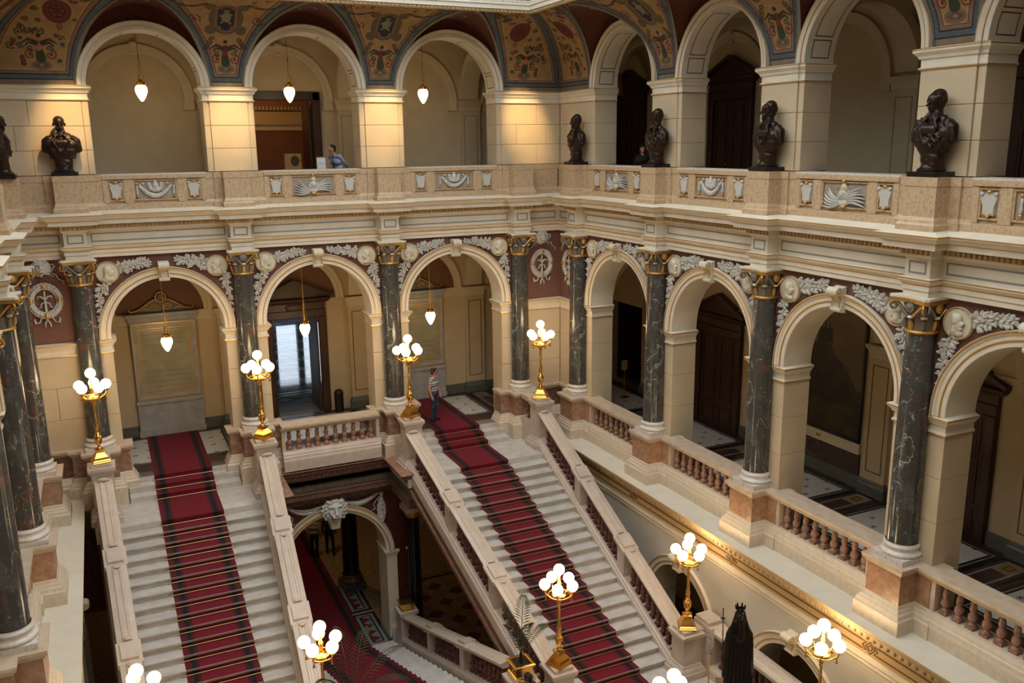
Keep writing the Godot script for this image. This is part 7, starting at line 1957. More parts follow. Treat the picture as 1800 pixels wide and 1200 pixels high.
func spot(label: String, from: Vector3, to: Vector3, e := 1.0) -> void:
	var o := thing("spotlight", label, "spotlight", Transform3D(Basis.looking_at(to - from, Vector3.UP), from), "small spotlights hidden above the skylight frame")
	var b := MB.new(); b.T = Transform3D(Basis(V(1, 0, 0), PI / 2), Vector3.ZERO); b.lathe(P2([0.0, -0.02, 0.04, -0.02, 0.05, 0.0, 0.05, 0.16, 0.03, 0.18, 0.0, 0.18]), 12); pm(o, "housing", b, M.black)
	b = MB.new(); b.T = Transform3D(Basis(V(1, 0, 0), PI / 2), Vector3.ZERO); b.lathe(P2([0.0, -0.026, 0.035, -0.022]), 12); pm(o, "lens", b, M.globe)
	b = MB.new(); b.tube([V(0, 0.03, 0.10), V(0, 0.45, 0.55)], 0.012, 6); pm(o, "bracket", b, M.black)
	var l := SpotLight3D.new(); l.name = "light"; l.light_energy = SPOT_E * e; l.light_color = Color(1.0, 0.83, 0.56); l.light_size = 0.04
	l.spot_angle = 12.0; l.spot_angle_attenuation = 1.0; l.spot_range = 30.0; l.spot_attenuation = 2.0; l.shadow_enabled = true; l.position = V(0, 0, -0.04)
	o.add_child(l)

func lamps() -> void:
	var z := 1.45
	candelabrum("lit brass candelabrum on the leftmost newel of the upper landing", V(BU[0], 1.13, z), 10)
	candelabrum("lit brass candelabrum left of the balcony balustrade", V(BU[1], 1.13, z), 40)
	candelabrum("lit brass candelabrum left of the man in the striped shirt", V(BU[2], 1.13, z), 25)
	candelabrum("lit brass candelabrum nearest the room corner", V(BU[3], 1.13, z), 55)
	candelabrum("lit brass candelabrum at the bottom left corner", V(lx(0, 9.33), -2.655, 9.33), 30)
	candelabrum("lit brass candelabrum at the foot of the left flight in front of the stairwell", V(rx(0, 9.33), -2.655, 9.33), 12)
	candelabrum("lit brass candelabrum standing in front of the right flight's carpet", V(lx(1, 9.33), -2.655, 9.33), 20)
	candelabrum("lit brass candelabrum in front of the first lower wall arch", V(-1.41, -2.655, 9.33), 62)
	candelabrum("lit brass candelabrum right of the crowned statue", V(-1.40, -2.655, 13.66), 5)
	candelabrum("lit brass candelabrum cut by the bottom edge", V(-5.0, -2.655, 13.75), 33)
	for i in 3:
		var u: float = (BU[i] + BU[i + 1]) / 2 + [0.0, -0.1, -0.2][i]
		pendant(["pendant lamp in front of the left marble plaque", "pendant lamp in front of the glazed doorway", "pendant lamp in front of the right marble plaque"][i], V(u, 3.33, -2.0), 6.22)
		pendant(["upper pendant lamp in the left arch of the back wall", "upper pendant lamp in front of the brown room", "upper pendant lamp in the back arch nearest the corner"][i], V(u, 10.45, -2.0), 12.95)
	var sl := ["spotlight aimed at the bust on the left", "spotlight aimed at the second upper pier", "spotlight aimed at the third upper pier", "spotlight aimed at the corner wall"]
	for i in 4:
		var u: float = BU[i] + [0.1, 0.0, 0.05, 0.30][i]
		spot(sl[i], V([-13.1, u + 0.2, u + 0.2, -2.25][i], 12.98, 2.7), V(u, 9.55, NW), [1.0, 1.0, 1.0, 1.1][i])
	var rl := OmniLight3D.new()
	var cl := thing("ceiling_lamp", "round opal ceiling lamp in the brown upper room", "lamp", V(-8.6, 11.6, -6.4))
	var b := MB.new(); b.ball(Vector3.ZERO, V(0.16, 0.12, 0.16), 14, 8); pm(cl, "globe", b, M.globe)
	b = MB.new(); b.tube([V(0, 0.1, 0), V(0, 0.4, 0)], 0.015, 6); pm(cl, "rod", b, M.brass)
	omni(cl, V(0, -0.02, 0), 1.3, 0.15)
	rl.free()
	cl = thing("ceiling_lamp", "small warm hanging lamp inside the dim vestibule", "lamp", V(-7.3, -2.0, -6.2))
	b = MB.new(); b.ball(Vector3.ZERO, V(0.16, 0.16, 0.16), 14, 8); pm(cl, "globe", b, M.globe)
	b = MB.new(); b.tube([V(0, 0.1, 0), V(0, 1.4, 0)], 0.015, 6); pm(cl, "rod", b, M.brass)
	omni(cl, V(0, -0.02, 0), 1.2, 0.15)

# ------------------------------------------------------------------ sculpture and people
func head_bones(c: Vector3, s: float, face: Vector3, hair := 0) -> Array:   # face: unit direction looked at
	var f := face.normalized(); var r := f.cross(Vector3.UP).normalized() * -1.0; var u := r.cross(f).normalized() * -1.0
	if u.y < 0: u = -u
	var q := []
	var add := func(a: Vector3, ra: float, b: Vector3, rb: float) -> void:
		var A := c + (r * a.x + u * a.y + f * a.z) * s; var B := c + (r * b.x + u * b.y + f * b.z) * s
		q.append([A.x, A.y, A.z, ra * s, B.x, B.y, B.z, rb * s])
	add.call(V(0, 0.042, -0.022), 0.092, V(0, 0.03, 0.012), 0.086)      # skull
	add.call(V(0, -0.05, 0.035), 0.058, V(0, -0.085, 0.055), 0.036)    # jaw
	add.call(V(0, 0.0, 0.098), 0.013, V(0, -0.032, 0.115), 0.017)      # nose
	add.call(V(-0.05, 0.018, 0.074), 0.014, V(0.05, 0.018, 0.074), 0.014)   # brow
	add.call(V(-0.022, -0.063, 0.083), 0.013, V(0.022, -0.063, 0.083), 0.013) # mouth
	for e in [-1, 1]: add.call(V(e * 0.09, 0.0, -0.005), 0.018, V(e * 0.092, -0.035, 0.0), 0.013)   # ears
	if hair > 0:
		add.call(V(0, 0.065, -0.045), 0.092, V(0, 0.03, -0.06), 0.085); add.call(V(0, 0.05, -0.05), 0.08, V(0, -0.04, -0.055), 0.06)
		for e in [-1, 1]: add.call(V(e * 0.075, 0.06, 0.005), 0.032, V(e * 0.085, 0.0, -0.02), 0.022)
	if hair > 1:
		add.call(V(0, -0.105, 0.065), 0.035, V(0, -0.15, 0.05), 0.022); add.call(V(-0.05, -0.06, 0.05), 0.03, V(0.05, -0.06, 0.05), 0.03)
	return q

func bust(label: String, w: String, u: float, kind: int, faceturn: float) -> void:
	var o := thing("bust", label, "bust", frame_xf(w) * Transform3D(Basis(), V(u, 8.285, 0.10)), "bronze busts on the upper parapet")
	var b := MB.new(); b.bbox(V(-0.30, 0, -0.24), V(0.30, 0.09, 0.26), 0.01); pm(o, "plinth", b, M.blackwood)
	var key := "bust%d" % kind
	if not cache.has(key):
		var f := V(sin(faceturn), -0.05, cos(faceturn))
		var hq := head_bones(V(0, 1.265, 0.035), 1.42, f, [0, 2, 2, 1, 2, 1][kind % 6])
		hq.append([0, 1.20, 0.0, 0.10, 0, 1.05, -0.01, 0.11])
		cache[key + "h"] = sdf_mesh(hq, 0.014, 0.0115, [], 1.0)
		var q := [[0, 1.10, 0.0, 0.105, 0, 0.98, -0.01, 0.13]]
		q.append_array([[-0.15, 0.97, -0.02, 0.085, 0.15, 0.97, -0.02, 0.085], [-0.25, 0.87, -0.02, 0.125, 0.25, 0.87, -0.02, 0.125], [-0.22, 0.74, 0.02, 0.15, 0.22, 0.74, 0.02, 0.15], [-0.20, 0.60, 0.03, 0.145, 0.20, 0.60, 0.03, 0.145], [-0.14, 0.50, 0.03, 0.13, 0.14, 0.50, 0.03, 0.13], [-0.33, 0.83, -0.02, 0.11, -0.375, 0.64, 0.0, 0.085], [0.33, 0.83, -0.02, 0.11, 0.375, 0.64, 0.0, 0.085], [-0.09, 0.80, 0.10, 0.11, 0.09, 0.80, 0.10, 0.11], [-0.07, 0.42, 0.0, 0.15, 0.07, 0.32, 0.0, 0.15], [-0.05, 0.30, 0.0, 0.155, 0.05, 0.20, 0.0, 0.16]])
		for e in 7: q.append([lerpf(-0.3, 0.3, e / 6.0), 0.60, 0.12 - 0.14 * absf(e - 3) / 3.0, 0.035, lerpf(-0.27, 0.27, e / 6.0) + 0.02 * (e % 2), 0.43, 0.12 - 0.14 * absf(e - 3) / 3.0, 0.022])
		for e in [-1, 1]:   # lapels, collar, sleeve folds
			q.append_array([[e * 0.09, 1.08, 0.05, 0.035, e * 0.13, 0.98, 0.13, 0.03], [e * 0.07, 1.0, 0.13, 0.022, e * 0.19, 0.84, 0.19, 0.028], [e * 0.19, 0.84, 0.19, 0.026, e * 0.04, 0.56, 0.20, 0.024], [e * 0.27, 0.92, 0.10, 0.02, e * 0.36, 0.70, 0.10, 0.02], [e * 0.32, 0.95, 0.04, 0.02, e * 0.43, 0.72, 0.05, 0.02]])
		if kind % 2 == 1: q.append_array([[-0.30, 0.95, 0.08, 0.035, 0.20, 0.60, 0.21, 0.03], [-0.22, 0.99, 0.08, 0.03, 0.26, 0.66, 0.19, 0.028], [-0.33, 0.80, 0.11, 0.03, 0.12, 0.52, 0.20, 0.028], [0.30, 0.95, 0.05, 0.04, 0.34, 0.62, 0.10, 0.03]])
		for i in 9:   # ragged leaf and trophy carving down to the socle
			var a := i * 2.4; q.append([0.10 * cos(a), 0.42 - 0.03 * i, 0.08 * sin(a), 0.05, 0.16 * cos(a + 0.6), 0.36 - 0.03 * i, 0.13 * sin(a + 0.6), 0.03])
		q.append_array([[0, 0.30, 0, 0.125, 0, 0.16, 0, 0.12], [-0.1, 0.13, 0, 0.09, 0.1, 0.13, 0, 0.09], [0, 0.12, -0.06, 0.12, 0, 0.12, 0.06, 0.13]])
		cache[key] = sdf_mesh(q, 0.022, 0.019, [], 1.0)
		for e in 1:
			b = MB.new(); b.lathe(P2([0.235, 0.09, 0.24, 0.12, 0.215, 0.14, 0.19, 0.16, 0.17, 0.20]), 20); cache.bsoc = b.mesh()
	part(o, "figure", cache[key], M.bronze)
	part(o, "head", cache[key + "h"], M.bronze)
	part(o, "socle", cache.bsoc, M.bronze)

func L(r: float, g: float, b: float) -> Color: return Color(r, g, b).srgb_to_linear()

# one continuous figure facing +z; pose gives lean, arms and seat
func person(nm: String, label: String, at: Vector3, deg: float, H: float, top: Color, legs: Color, hair: Color, skin: Color, pose := {}, cell := 0.016, paint = null, cat := "person") -> Node3D:
	var k := H / 1.76
	var q := []; var cs := []
	var lean: float = pose.get("lean", 0.0)
	var bend := func(p: Vector3) -> Vector3:
		if p.y <= 0.95: return p
		var d := p - V(0, 0.95, 0); return V(0, 0.95, 0) + V(d.x, d.y * cos(lean) - d.z * sin(lean), d.y * sin(lean) + d.z * cos(lean))
	var add := func(a: Vector3, ra: float, b: Vector3, rb: float, c: Color) -> void:
		a = bend.call(a); b = bend.call(b)
		q.append([a.x * k, a.y * k, a.z * k, ra * k, b.x * k, b.y * k, b.z * k, rb * k]); cs.append(c)
	var female: bool = pose.get("female", false)
	var sw := 0.165 if not female else 0.14
	add.call(V(-0.08, 0.93, 0), 0.115, V(0.08, 0.93, 0), 0.115, legs)
	add.call(V(-0.06, 1.07, 0.01), 0.115, V(0.06, 1.07, 0.01), 0.115, top)
	add.call(V(-0.08, 1.27, 0.01), 0.12, V(0.08, 1.27, 0.01), 0.12, top)
	add.call(V(-sw, 1.42, 0), 0.068, V(sw, 1.42, 0), 0.068, top)
	add.call(V(0, 1.44, 0), 0.062, V(0, 1.53, 0.02), 0.052, skin)
	if female: add.call(V(-0.06, 1.30, 0.09), 0.055, V(0.06, 1.30, 0.09), 0.055, top)
	var seat: bool = pose.get("seat", false)
	for s in [-1, 1]:
		var sh := V(s * (sw + 0.03), 1.41, 0); var arms: Array = pose.get("arms", [])
		var el := V(s * 0.25, 1.13, -0.02); var wr := V(s * 0.245, 0.90, 0.06)
		if arms.size() == 2: el = V(s * arms[0].x, arms[0].y, arms[0].z); wr = V(s * arms[1].x, arms[1].y, arms[1].z)
		var sl: Color = top if pose.get("sleeves", false) else skin
		add.call(sh, 0.056, sh.lerp(el, 0.6), 0.048, top)
		add.call(sh.lerp(el, 0.6), 0.045, el, 0.04, sl)
		add.call(el, 0.04, wr, 0.03, sl)
		var d := (wr - el).normalized(); var f0 := wr + d * 0.05
		add.call(wr, 0.028, f0 + d * 0.03, 0.032, skin)
		for fi in 4: add.call(f0 + V(0, 0, 0.024 - 0.016 * fi) + d * 0.03, 0.0115, f0 + V(-s * 0.012, 0, 0.026 - 0.017 * fi) + d * (0.105 - 0.008 * absf(fi - 1.2)), 0.010, skin)
		add.call(wr + d * 0.02 + V(0, 0, 0.02), 0.013, wr + d * 0.07 + V(-s * 0.01, 0, 0.05), 0.011, skin)
		var hp := V(s * 0.09, 0.90, 0); var kn := V(s * 0.105, 0.50, 0.02); var an := V(s * 0.115, 0.09, -0.03)
		if pose.get("stride", false): kn.z += 0.06 * s; an.z += 0.10 * s
		if seat: kn = V(s * 0.12, 0.92, 0.42); an = V(s * 0.12, 0.48, 0.40)
		add.call(hp, 0.092, kn, 0.06, legs); add.call(kn, 0.062, an + V(0, 0.10, 0), 0.045, legs)
		add.call(an + V(0, 0.1, 0), 0.045, an, 0.04, legs)
		add.call(an + V(0, -0.045, -0.02), 0.042, an + V(s * 0.02, -0.055, 0.15), 0.032, Color(0.006, 0.006, 0.007))
	var hc: Vector3 = bend.call(V(0, 1.645, 0.03))
	var look: Vector3 = pose.get("look", V(0, -0.1, 1))
	var hb := head_bones(hc, 0.98, look, 0)
	for e in hb:
		for i in 8: e[i] *= k
		q.append(e); cs.append(skin)
	var fdir := look.normalized()
	var seat_drop := 0.42 if seat else 0.0
	var node := thing(nm, label, cat, turn(at - V(0, seat_drop * k, 0), deg))
	var ms := sdf_mesh(q, 0.028, cell, cs, 1.0, paint)
	part(node, "body", ms, M.figure)
	# hair as a cap over the skull, longer behind for women
	var up := V(0, 1, 0); var bk := -V(fdir.x, 0, fdir.z).normalized(); var rt2 := V(bk.z, 0, -bk.x)
	var hh := []
	var ad := func(a: Vector3, ra: float, b: Vector3, rb: float) -> void: hh.append([a.x * k, a.y * k, a.z * k, ra * k, b.x * k, b.y * k, b.z * k, rb * k])
	ad.call(hc + up * 0.075 - bk * 0.02 - rt2 * 0.03, 0.062, hc + up * 0.075 - bk * 0.02 + rt2 * 0.03, 0.062)
	ad.call(hc + up * 0.05 + bk * 0.045, 0.082, hc - up * 0.02 + bk * 0.06, 0.062)
	for s in [-1, 1]: ad.call(hc + up * 0.05 + rt2 * s * 0.075, 0.032, hc - up * 0.0 + rt2 * s * 0.088 + bk * 0.02, 0.022)
	if female:
		for s in [-1, 1]: ad.call(hc + up * 0.02 + rt2 * s * 0.08 + bk * 0.03, 0.04, hc - up * 0.17 + rt2 * s * 0.08 + bk * 0.03, 0.035)
		ad.call(hc + bk * 0.06, 0.07, hc - up * 0.18 + bk * 0.07, 0.06)
	part(node, "hair", sdf_mesh(hh, 0.02, 0.014, [hair, hair, hair, hair, hair, hair, hair, hair], 1.0), M.figure)
	return node

func busts_and_people() -> void:
	bust("dark bronze bust in an open collar on the back wall at the left", "back", BU[0] - 0.05, 0, 0.1)
	bust("dark bronze bust cut by the left edge", "left", -RU[0] - 0.15, 1, 0.5)
	bust("smallest bronze bust, beside the room corner", "right", RU[0] + 0.02, 2, -0.9)
	bust("bronze bust draped in a cloak, second from the corner", "right", RU[1] - 0.02, 3, -0.9)
	bust("bearded bronze bust in a buttoned coat, third from the corner", "right", RU[2] - 0.05, 4, -0.8)
	bust("largest bronze bust near the right edge", "right", RU[3] - 0.02, 5, -0.25)
	var skin := L(0.72, 0.50, 0.40); var dk := L(0.10, 0.085, 0.08)
	var stripe := func(p: Vector3, bi: int, c: Color) -> Color:
		if bi < 1 or p.y < 0.98 or p.y > 1.47 or c == skin: return c
		return L(0.36, 0.36, 0.38) if fposmod(p.y + 0.03 * p.x, 0.085) < 0.035 else c
	var m := person("person", "man in a striped t-shirt and jeans standing on the carpet", V(-4.02, 0.012, -1.12), 38, 1.78, L(0.66, 0.66, 0.66), L(0.16, 0.22, 0.31), L(0.17, 0.11, 0.08), skin, {"look": V(0.25, -0.15, 1)}, 0.016, stripe)
	var gl := MB.new(); gl.tube([V(-0.09, 1.69, 0.03), V(-0.07, 1.685, 0.125), V(0.0, 1.682, 0.155), V(0.10, 1.685, 0.12), V(0.115, 1.69, 0.02)], 0.009, 4); pm(m, "glasses", gl, M.black)
	var bm := person("person", "man in a light blue shirt and dark tie bending his head", V(-6.72, YU, -1.30), -58, 1.80, L(0.50, 0.56, 0.66), L(0.10, 0.10, 0.13), L(0.08, 0.07, 0.07), skin, {"lean": 0.34, "look": V(-0.25, -0.75, 0.8), "sleeves": true, "arms": [V(0.24, 1.12, -0.12), V(0.13, 0.93, -0.20)]})
	var tie := MB.new(); tie.tube([V(0, 1.44, 0.24), V(0, 1.28, 0.26), V(0, 1.10, 0.22), V(0, 1.0, 0.17)], [0.015, 0.022, 0.032, 0.012], 6, 0.5); pm(bm, "tie", tie, M.tie)
	person("person", "dark-clothed person hunched behind the parapet left of the poster", V(-9.62, YU, -1.6), 60, 1.62, L(0.05, 0.05, 0.055), L(0.05, 0.05, 0.06), dk, skin, {"lean": 0.5, "sleeves": true, "look": V(0, -0.6, 0.8)}, 0.02).position.y -= 0.30
	person("person", "long-haired woman in dark clothes in the shadowed upper doorway", V(1.6, YU, 2.40), -25, 1.62, L(0.06, 0.055, 0.06), L(0.05, 0.05, 0.06), L(0.09, 0.06, 0.05), skin, {"female": true, "sleeves": true}, 0.02)
	person("person", "dark-clothed person behind the woman in the upper doorway", V(2.1, YU, 1.95), -25, 1.78, L(0.06, 0.055, 0.06), L(0.05, 0.05, 0.06), dk, skin, {"sleeves": true}, 0.02)
	person("person", "visitor in a pale top and black trousers in the dim vestibule", V(-7.05, YG, -7.15), 160, 1.72, L(0.62, 0.56, 0.46), L(0.04, 0.04, 0.045), dk, skin, {"stride": true, "sleeves": true}, 0.02)
	person("person", "dark-clothed visitor walking in the dim vestibule", V(-6.45, YG, -7.1), 170, 1.80, L(0.06, 0.055, 0.055), L(0.05, 0.05, 0.055), dk, skin, {"stride": true, "sleeves": true}, 0.02)
	person("person", "dark-haired visitor on the landing, only the head in view", V(-6.02, YM, 9.95), -150, 1.66, L(0.10, 0.09, 0.10), L(0.08, 0.08, 0.1), L(0.045, 0.04, 0.045), skin, {"sleeves": true, "arms": [V(0.25, 1.2, 0.12), V(0.12, 1.36, 0.24)]}, 0.02)
	statue()

func statue() -> void:
	var o := thing("statue", "dark bronze statue of a crowned woman in a long cloak", "statue", Transform3D(Basis(Vector3.UP, deg_to_rad(150)).scaled(V(0.8, 1.0, 0.8)), V(-1.85, YM, 11.75)))
	var p := [Vector2(-0.42, -0.42), Vector2(-0.42, 0.42), Vector2(0.42, 0.42), Vector2(0.42, -0.42)]
	var b := MB.new(); b.sweep(p, P2([0.1, 0.0, 0.1, 0.2, 0.03, 0.28, 0.0, 0.32, 0.0, 0.98, 0.05, 1.02, 0.08, 1.08, 0.08, 1.15, -0.42, 1.151]), true); pm(o, "pedestal", b, M.brownmarble)
	var q := head_bones(V(0, 2.90, 0.04), 1.15, V(0.25, -0.15, 1), 1)
	q.append_array([[0, 2.74, 0, 0.075, 0, 2.62, 0, 0.085], [-0.13, 2.54, 0, 0.11, 0.13, 2.54, 0, 0.11], [-0.10, 2.35, 0.04, 0.15, 0.10, 2.35, 0.04, 0.15], [-0.08, 2.10, 0.02, 0.15, 0.08, 2.10, 0.02, 0.15], [-0.10, 1.9, 0.0, 0.20, 0.10, 1.9, 0.0, 0.20], [-0.16, 1.3, 0.0, 0.20, 0.16, 1.3, 0.02, 0.20], [-0.1, 1.6, 0.06, 0.2, 0.12, 1.6, 0.02, 0.2], [0, 2.86, -0.08, 0.10, 0, 2.5, -0.14, 0.14]])
	for i in 7:
		var x := lerpf(-0.30, 0.30, i / 6.0); q.append([x * 0.75, 2.50, -0.13 + 0.3 * x * x, 0.05, x * 1.15, 1.25, -0.20 + 0.5 * x * x, 0.06])
	for e in [-1, 1]: q.append_array([[e * 0.22, 2.56, 0, 0.09, e * 0.33, 2.2, 0.06, 0.075], [e * 0.33, 2.2, 0.06, 0.075, e * 0.20, 2.12, 0.26, 0.055], [e * 0.28, 2.5, -0.05, 0.08, e * 0.36, 1.5, -0.05, 0.07], [e * 0.2, 2.12, 0.26, 0.04, e * 0.14, 2.12, 0.30, 0.04], [e * 0.1, 1.9, 0.14, 0.07, e * 0.16, 1.2, 0.20, 0.05]])
	for e in [-1, 1]: q.append_array([[e * 0.07, 2.98, -0.02, 0.07, e * 0.12, 2.78, -0.05, 0.08], [e * 0.12, 2.78, -0.05, 0.08, e * 0.22, 2.52, -0.05, 0.10]])
	part(o, "figure", sdf_mesh(q, 0.03, 0.022, [], 1.0), M.darkbronze)
	b = MB.new(); b.lathe(P2([0.095, 3.0, 0.10, 3.01, 0.105, 3.06, 0.11, 3.09, 0.10, 3.09, 0.09, 3.02]), 16, V(0, 0.0, 0.0)); var cr := pm(o, "crown", b, M.darkbronze)
	for i in 6:
		var a := TAU * i / 6; b = MB.new(); b.tube([V(0.105 * cos(a), 3.08, 0.105 * sin(a)), V(0.125 * cos(a), 3.15, 0.125 * sin(a)), V(0.12 * cos(a), 3.18, 0.12 * sin(a))], [0.03, 0.022, 0.012], 5); pm(cr, "crown_leaf", b, M.darkbronze)
	b = MB.new(); b.tube([V(0.36, 1.6, 0.28), V(0.40, 2.95, 0.30)], 0.014, 6); var sp := pm(o, "sceptre", b, M.darkbronze)
	b = MB.new(); b.tube([V(0.34, 2.7, 0.30), V(0.46, 2.7, 0.30)], 0.018, 5); pm(sp, "crossbar", b, M.darkbronze)

# ------------------------------------------------------------------ planters, signs, bin
func palm(label: String, at: Vector3, spread: Array, height: float) -> void:
	var o := thing("palm_plant", label, "plant", at, "palms in brass planters")
	var b := MB.new(); b.tube([V(0, 0.02, 0), V(0.01, 0.14, 0.0), V(0, 0.28, 0.01)], [0.05, 0.045, 0.03], 8); pm(o, "trunk", b, M.soil)
	for f in spread:   # [azimuth, reach, rise, droop]
		var fr := sub(o, "frond"); var pts := []; var n := 12
		for i in n + 1:
			var t := float(i) / n
			pts.append(V(cos(f[0]) * f[1] * t, 0.24 + height * f[2] * sin(t * 1.5) - f[3] * t * t, sin(f[0]) * f[1] * t))
		b = MB.new(); b.tube(pts, 0.008, 5); pm(fr, "rachis", b, M.palm)
		for i in range(2, n * 2):
			var t := i / (n * 2.0); var j := int(t * n); var p: Vector3 = pts[j].lerp(pts[j + 1], t * n - j)
			var d: Vector3 = (pts[j + 1] - pts[j]).normalized(); var side := d.cross(V(0, 1, 0)).normalized()
			for s in [-1, 1]:
				var ln := 0.24 * sin(PI * (0.12 + 0.85 * t)); var e: Vector3 = p + (side * s * 0.75 + d * 0.65 + V(0, -0.35, 0)).normalized() * ln
				var lb := MB.new(); var mid: Vector3 = p.lerp(e, 0.5) + V(0, 0.02, 0); var w: Vector3 = d * 0.008
				lb.quad(p, mid - w, e, mid + w); lb.quad(mid + w, e, mid - w, p)
				pm(fr, "leaflet", lb, M.palm)

func planter(label: String, at: Vector3) -> void:
	var o := thing("brass_planter", label, "planter", at, "square brass planters")
	var p := [Vector2(-0.2, -0.2), Vector2(-0.2, 0.2), Vector2(0.2, 0.2), Vector2(0.2, -0.2)]
	var b := MB.new(); b.sweep(p, P2([0.03, 0.0, 0.03, 0.04, 0.0, 0.06, 0.0, 0.24, 0.02, 0.26, 0.045, 0.28, 0.05, 0.32, 0.02, 0.33, -0.02, 0.32, -0.03, 0.28]), true); pm(o, "box", b, M.brass)
	b = MB.new(); b.quad(V(-0.19, 0.285, 0.19), V(0.19, 0.285, 0.19), V(0.19, 0.285, -0.19), V(-0.19, 0.285, -0.19)); pm(o, "soil", b, M.soil)
	for q in 4:
		b = MB.new(); b.ball(V(0, 0.15, 0.205), V(0.035, 0.035, 0.025), 8, 5); pm(o, "lion_boss", b, M.brass, Transform3D(Basis(Vector3.UP, PI / 2 * q), Vector3.ZERO))

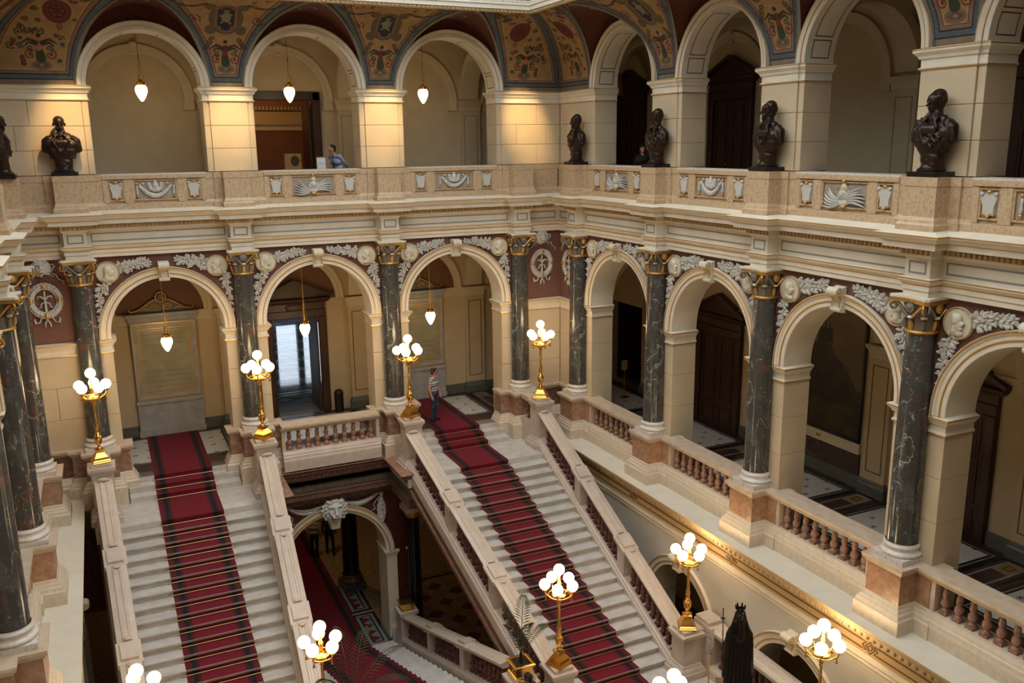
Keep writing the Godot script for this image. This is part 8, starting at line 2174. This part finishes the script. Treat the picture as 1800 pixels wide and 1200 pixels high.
func furnishings() -> void:
	planter("square brass planter next to the lamp at the foot of the right flight", V(-5.9, -2.655, 9.3))
	palm("palm with upright fronds next to the lamp at the foot of the right flight", V(-5.9, -2.39, 9.3), [[2.6, 0.55, 0.85, 0.1], [-0.9, 0.35, 1.0, 0.0], [0.2, 0.6, 0.62, 0.15], [-2.2, 0.45, 0.95, 0.05], [1.4, 0.35, 0.8, 0.1]], 1.25)
	planter("square brass planter at the bottom edge below the palm fronds", V(-9.72, -2.655, 9.3))
	palm("wide palm whose arching fronds show at the bottom edge", V(-9.72, -2.39, 9.3), [[-0.25, 1.25, 0.95, 0.45], [-0.9, 0.9, 1.1, 0.2], [0.4, 1.2, 0.75, 0.5], [-1.7, 0.8, 1.2, 0.2], [2.8, 0.9, 0.9, 0.4], [-2.6, 0.8, 1.1, 0.3]], 1.25)
	# notice on a brass post
	var o := thing("sign_stand", "white notice board on a thin brass post beside the statue", "sign", turn(V(-1.52, YM, 10.38), 20))
	var b := MB.new(); b.lathe(P2([0.15, 0.0, 0.15, 0.015, 0.03, 0.035, 0.016, 0.05, 0.016, 1.10, 0.03, 1.12, 0.038, 1.15, 0.03, 1.18, 0.0, 1.19]), 12); pm(o, "post", b, M.brass)
	b = MB.new(); b.box(V(-0.17, 1.22, -0.012), V(0.17, 1.70, 0.0)); pm(o, "board", b, M.greyline)
	var im := Image.create(96, 136, false, Image.FORMAT_RGB8); im.fill(Color(0.80, 0.79, 0.79))
	stroke(im, [Vector2(14, 22), Vector2(30, 26), Vector2(36, 44), Vector2(58, 50), Vector2(62, 66), Vector2(78, 70)], 2.5, 2.5, Color(0.62, 0.12, 0.14))
	for y in [82, 88, 94, 108, 114, 120]:
		for x in range(14, 80):
			if (x * 7 + y * 13) % 11 > 3: im.set_pixel(x, y, Color(0.35, 0.35, 0.38)); im.set_pixel(x, y + 1, Color(0.35, 0.35, 0.38))
	var sm := mat("notice", Color.WHITE, 0.6); sm.albedo_texture = ImageTexture.create_from_image(im)
	b = MB.new(); b.quad(V(-0.16, 1.23, 0.002), V(0.16, 1.23, 0.002), V(0.16, 1.69, 0.002), V(-0.16, 1.69, 0.002), Vector2(0, 1), Vector2(1, 1), Vector2(1, 0), Vector2(0, 0)); pm(o, "notice", b, sm)
	# bin by the doorway
	o = thing("waste_bin", "dark cylindrical waste bin beside the glazed doorway", "bin", V(-6.58, 0, -3.62))
	b = MB.new(); b.lathe(P2([0.15, 0.0, 0.15, 0.62]), 18); pm(o, "body", b, M.bronze)
	b = MB.new(); b.lathe(P2([0.155, 0.60, 0.16, 0.66, 0.14, 0.74, 0.08, 0.79, 0.0, 0.80]), 18); pm(o, "lid", b, M.black)
	# notices of the upper gallery
	o = thing("placard", "small white placard in a gilt frame on the upper gallery", "placard", V(-7.32, YU, -1.0))
	b = MB.new(); b.box(V(-0.14, 1.02, -0.02), V(0.14, 1.42, 0.0)); pm(o, "frame", b, M.gilt)
	b = MB.new(); b.lathe(P2([0.18, 0.0, 0.18, 0.02, 0.02, 0.04, 0.02, 1.05]), 12); pm(o, "post", b, M.brass)
	im = Image.create(64, 96, false, Image.FORMAT_RGB8); im.fill(Color(0.82, 0.82, 0.82))
	for y in [38, 39, 46, 47]:
		for x in range(14, 50):
			if (x * 5 + y * 3) % 7 > 1: im.set_pixel(x, y, Color(0.3, 0.3, 0.32))
	var s2 := mat("placard", Color.WHITE, 0.6); s2.albedo_texture = ImageTexture.create_from_image(im)
	b = MB.new(); b.quad(V(-0.125, 1.03, 0.002), V(0.125, 1.03, 0.002), V(0.125, 1.39, 0.002), V(-0.125, 1.39, 0.002), Vector2(0, 1), Vector2(1, 1), Vector2(1, 0), Vector2(0, 0)); pm(o, "sheet", b, s2)
	o = thing("poster", "tan poster board with a large brown disc in the upper doorway", "poster", V(-7.53, YU, -4.0))
	im = Image.create(128, 192, false, Image.FORMAT_RGB8); im.fill(Color(0.66, 0.52, 0.26))
	disc(im, 78, 44, 32, Color(0.24, 0.15, 0.08)); im.fill_rect(Rect2i(108, 40, 20, 4), Color(0.24, 0.15, 0.08))
	for y in [92, 93, 94, 104, 105, 106, 116, 117]:
		for x in range(12, 118):
			if (x * 3 + y * 5) % 9 > 2: im.set_pixel(x, y, Color(0.30, 0.20, 0.10))
	var s3 := mat("poster", Color.WHITE, 0.6); s3.albedo_texture = ImageTexture.create_from_image(im)
	b = MB.new(); b.box(V(-0.27, 0.5, -0.03), V(0.27, 1.50, -0.002)); pm(o, "board", b, M.ochre)
	b = MB.new(); b.quad(V(-0.27, 0.5, 0.0), V(0.27, 0.5, 0.0), V(0.27, 1.50, 0.0), V(-0.27, 1.50, 0.0), Vector2(0, 1), Vector2(1, 1), Vector2(1, 0), Vector2(0, 0)); pm(o, "print", b, s3)
	for s in [-1, 1]:
		b = MB.new(); b.tube([V(s * 0.2, 0.0, 0.05), V(s * 0.2, 0.55, -0.015)], 0.015, 5); pm(o, "leg", b, M.wood)
	# rope post in the dark corner of the gallery
	o = thing("rope_post", "thin brass post standing in the dark gallery corner", "post", V(3.0, 0, -0.6))
	b = MB.new(); b.lathe(P2([0.16, 0.0, 0.16, 0.02, 0.02, 0.04, 0.02, 0.95, 0.03, 0.98, 0.0, 1.02]), 12); pm(o, "post", b, M.brass)
	b = MB.new(); b.box(V(-0.12, 1.02, -0.01), V(0.12, 1.36, 0.01)); pm(o, "card", b, M.ochre)
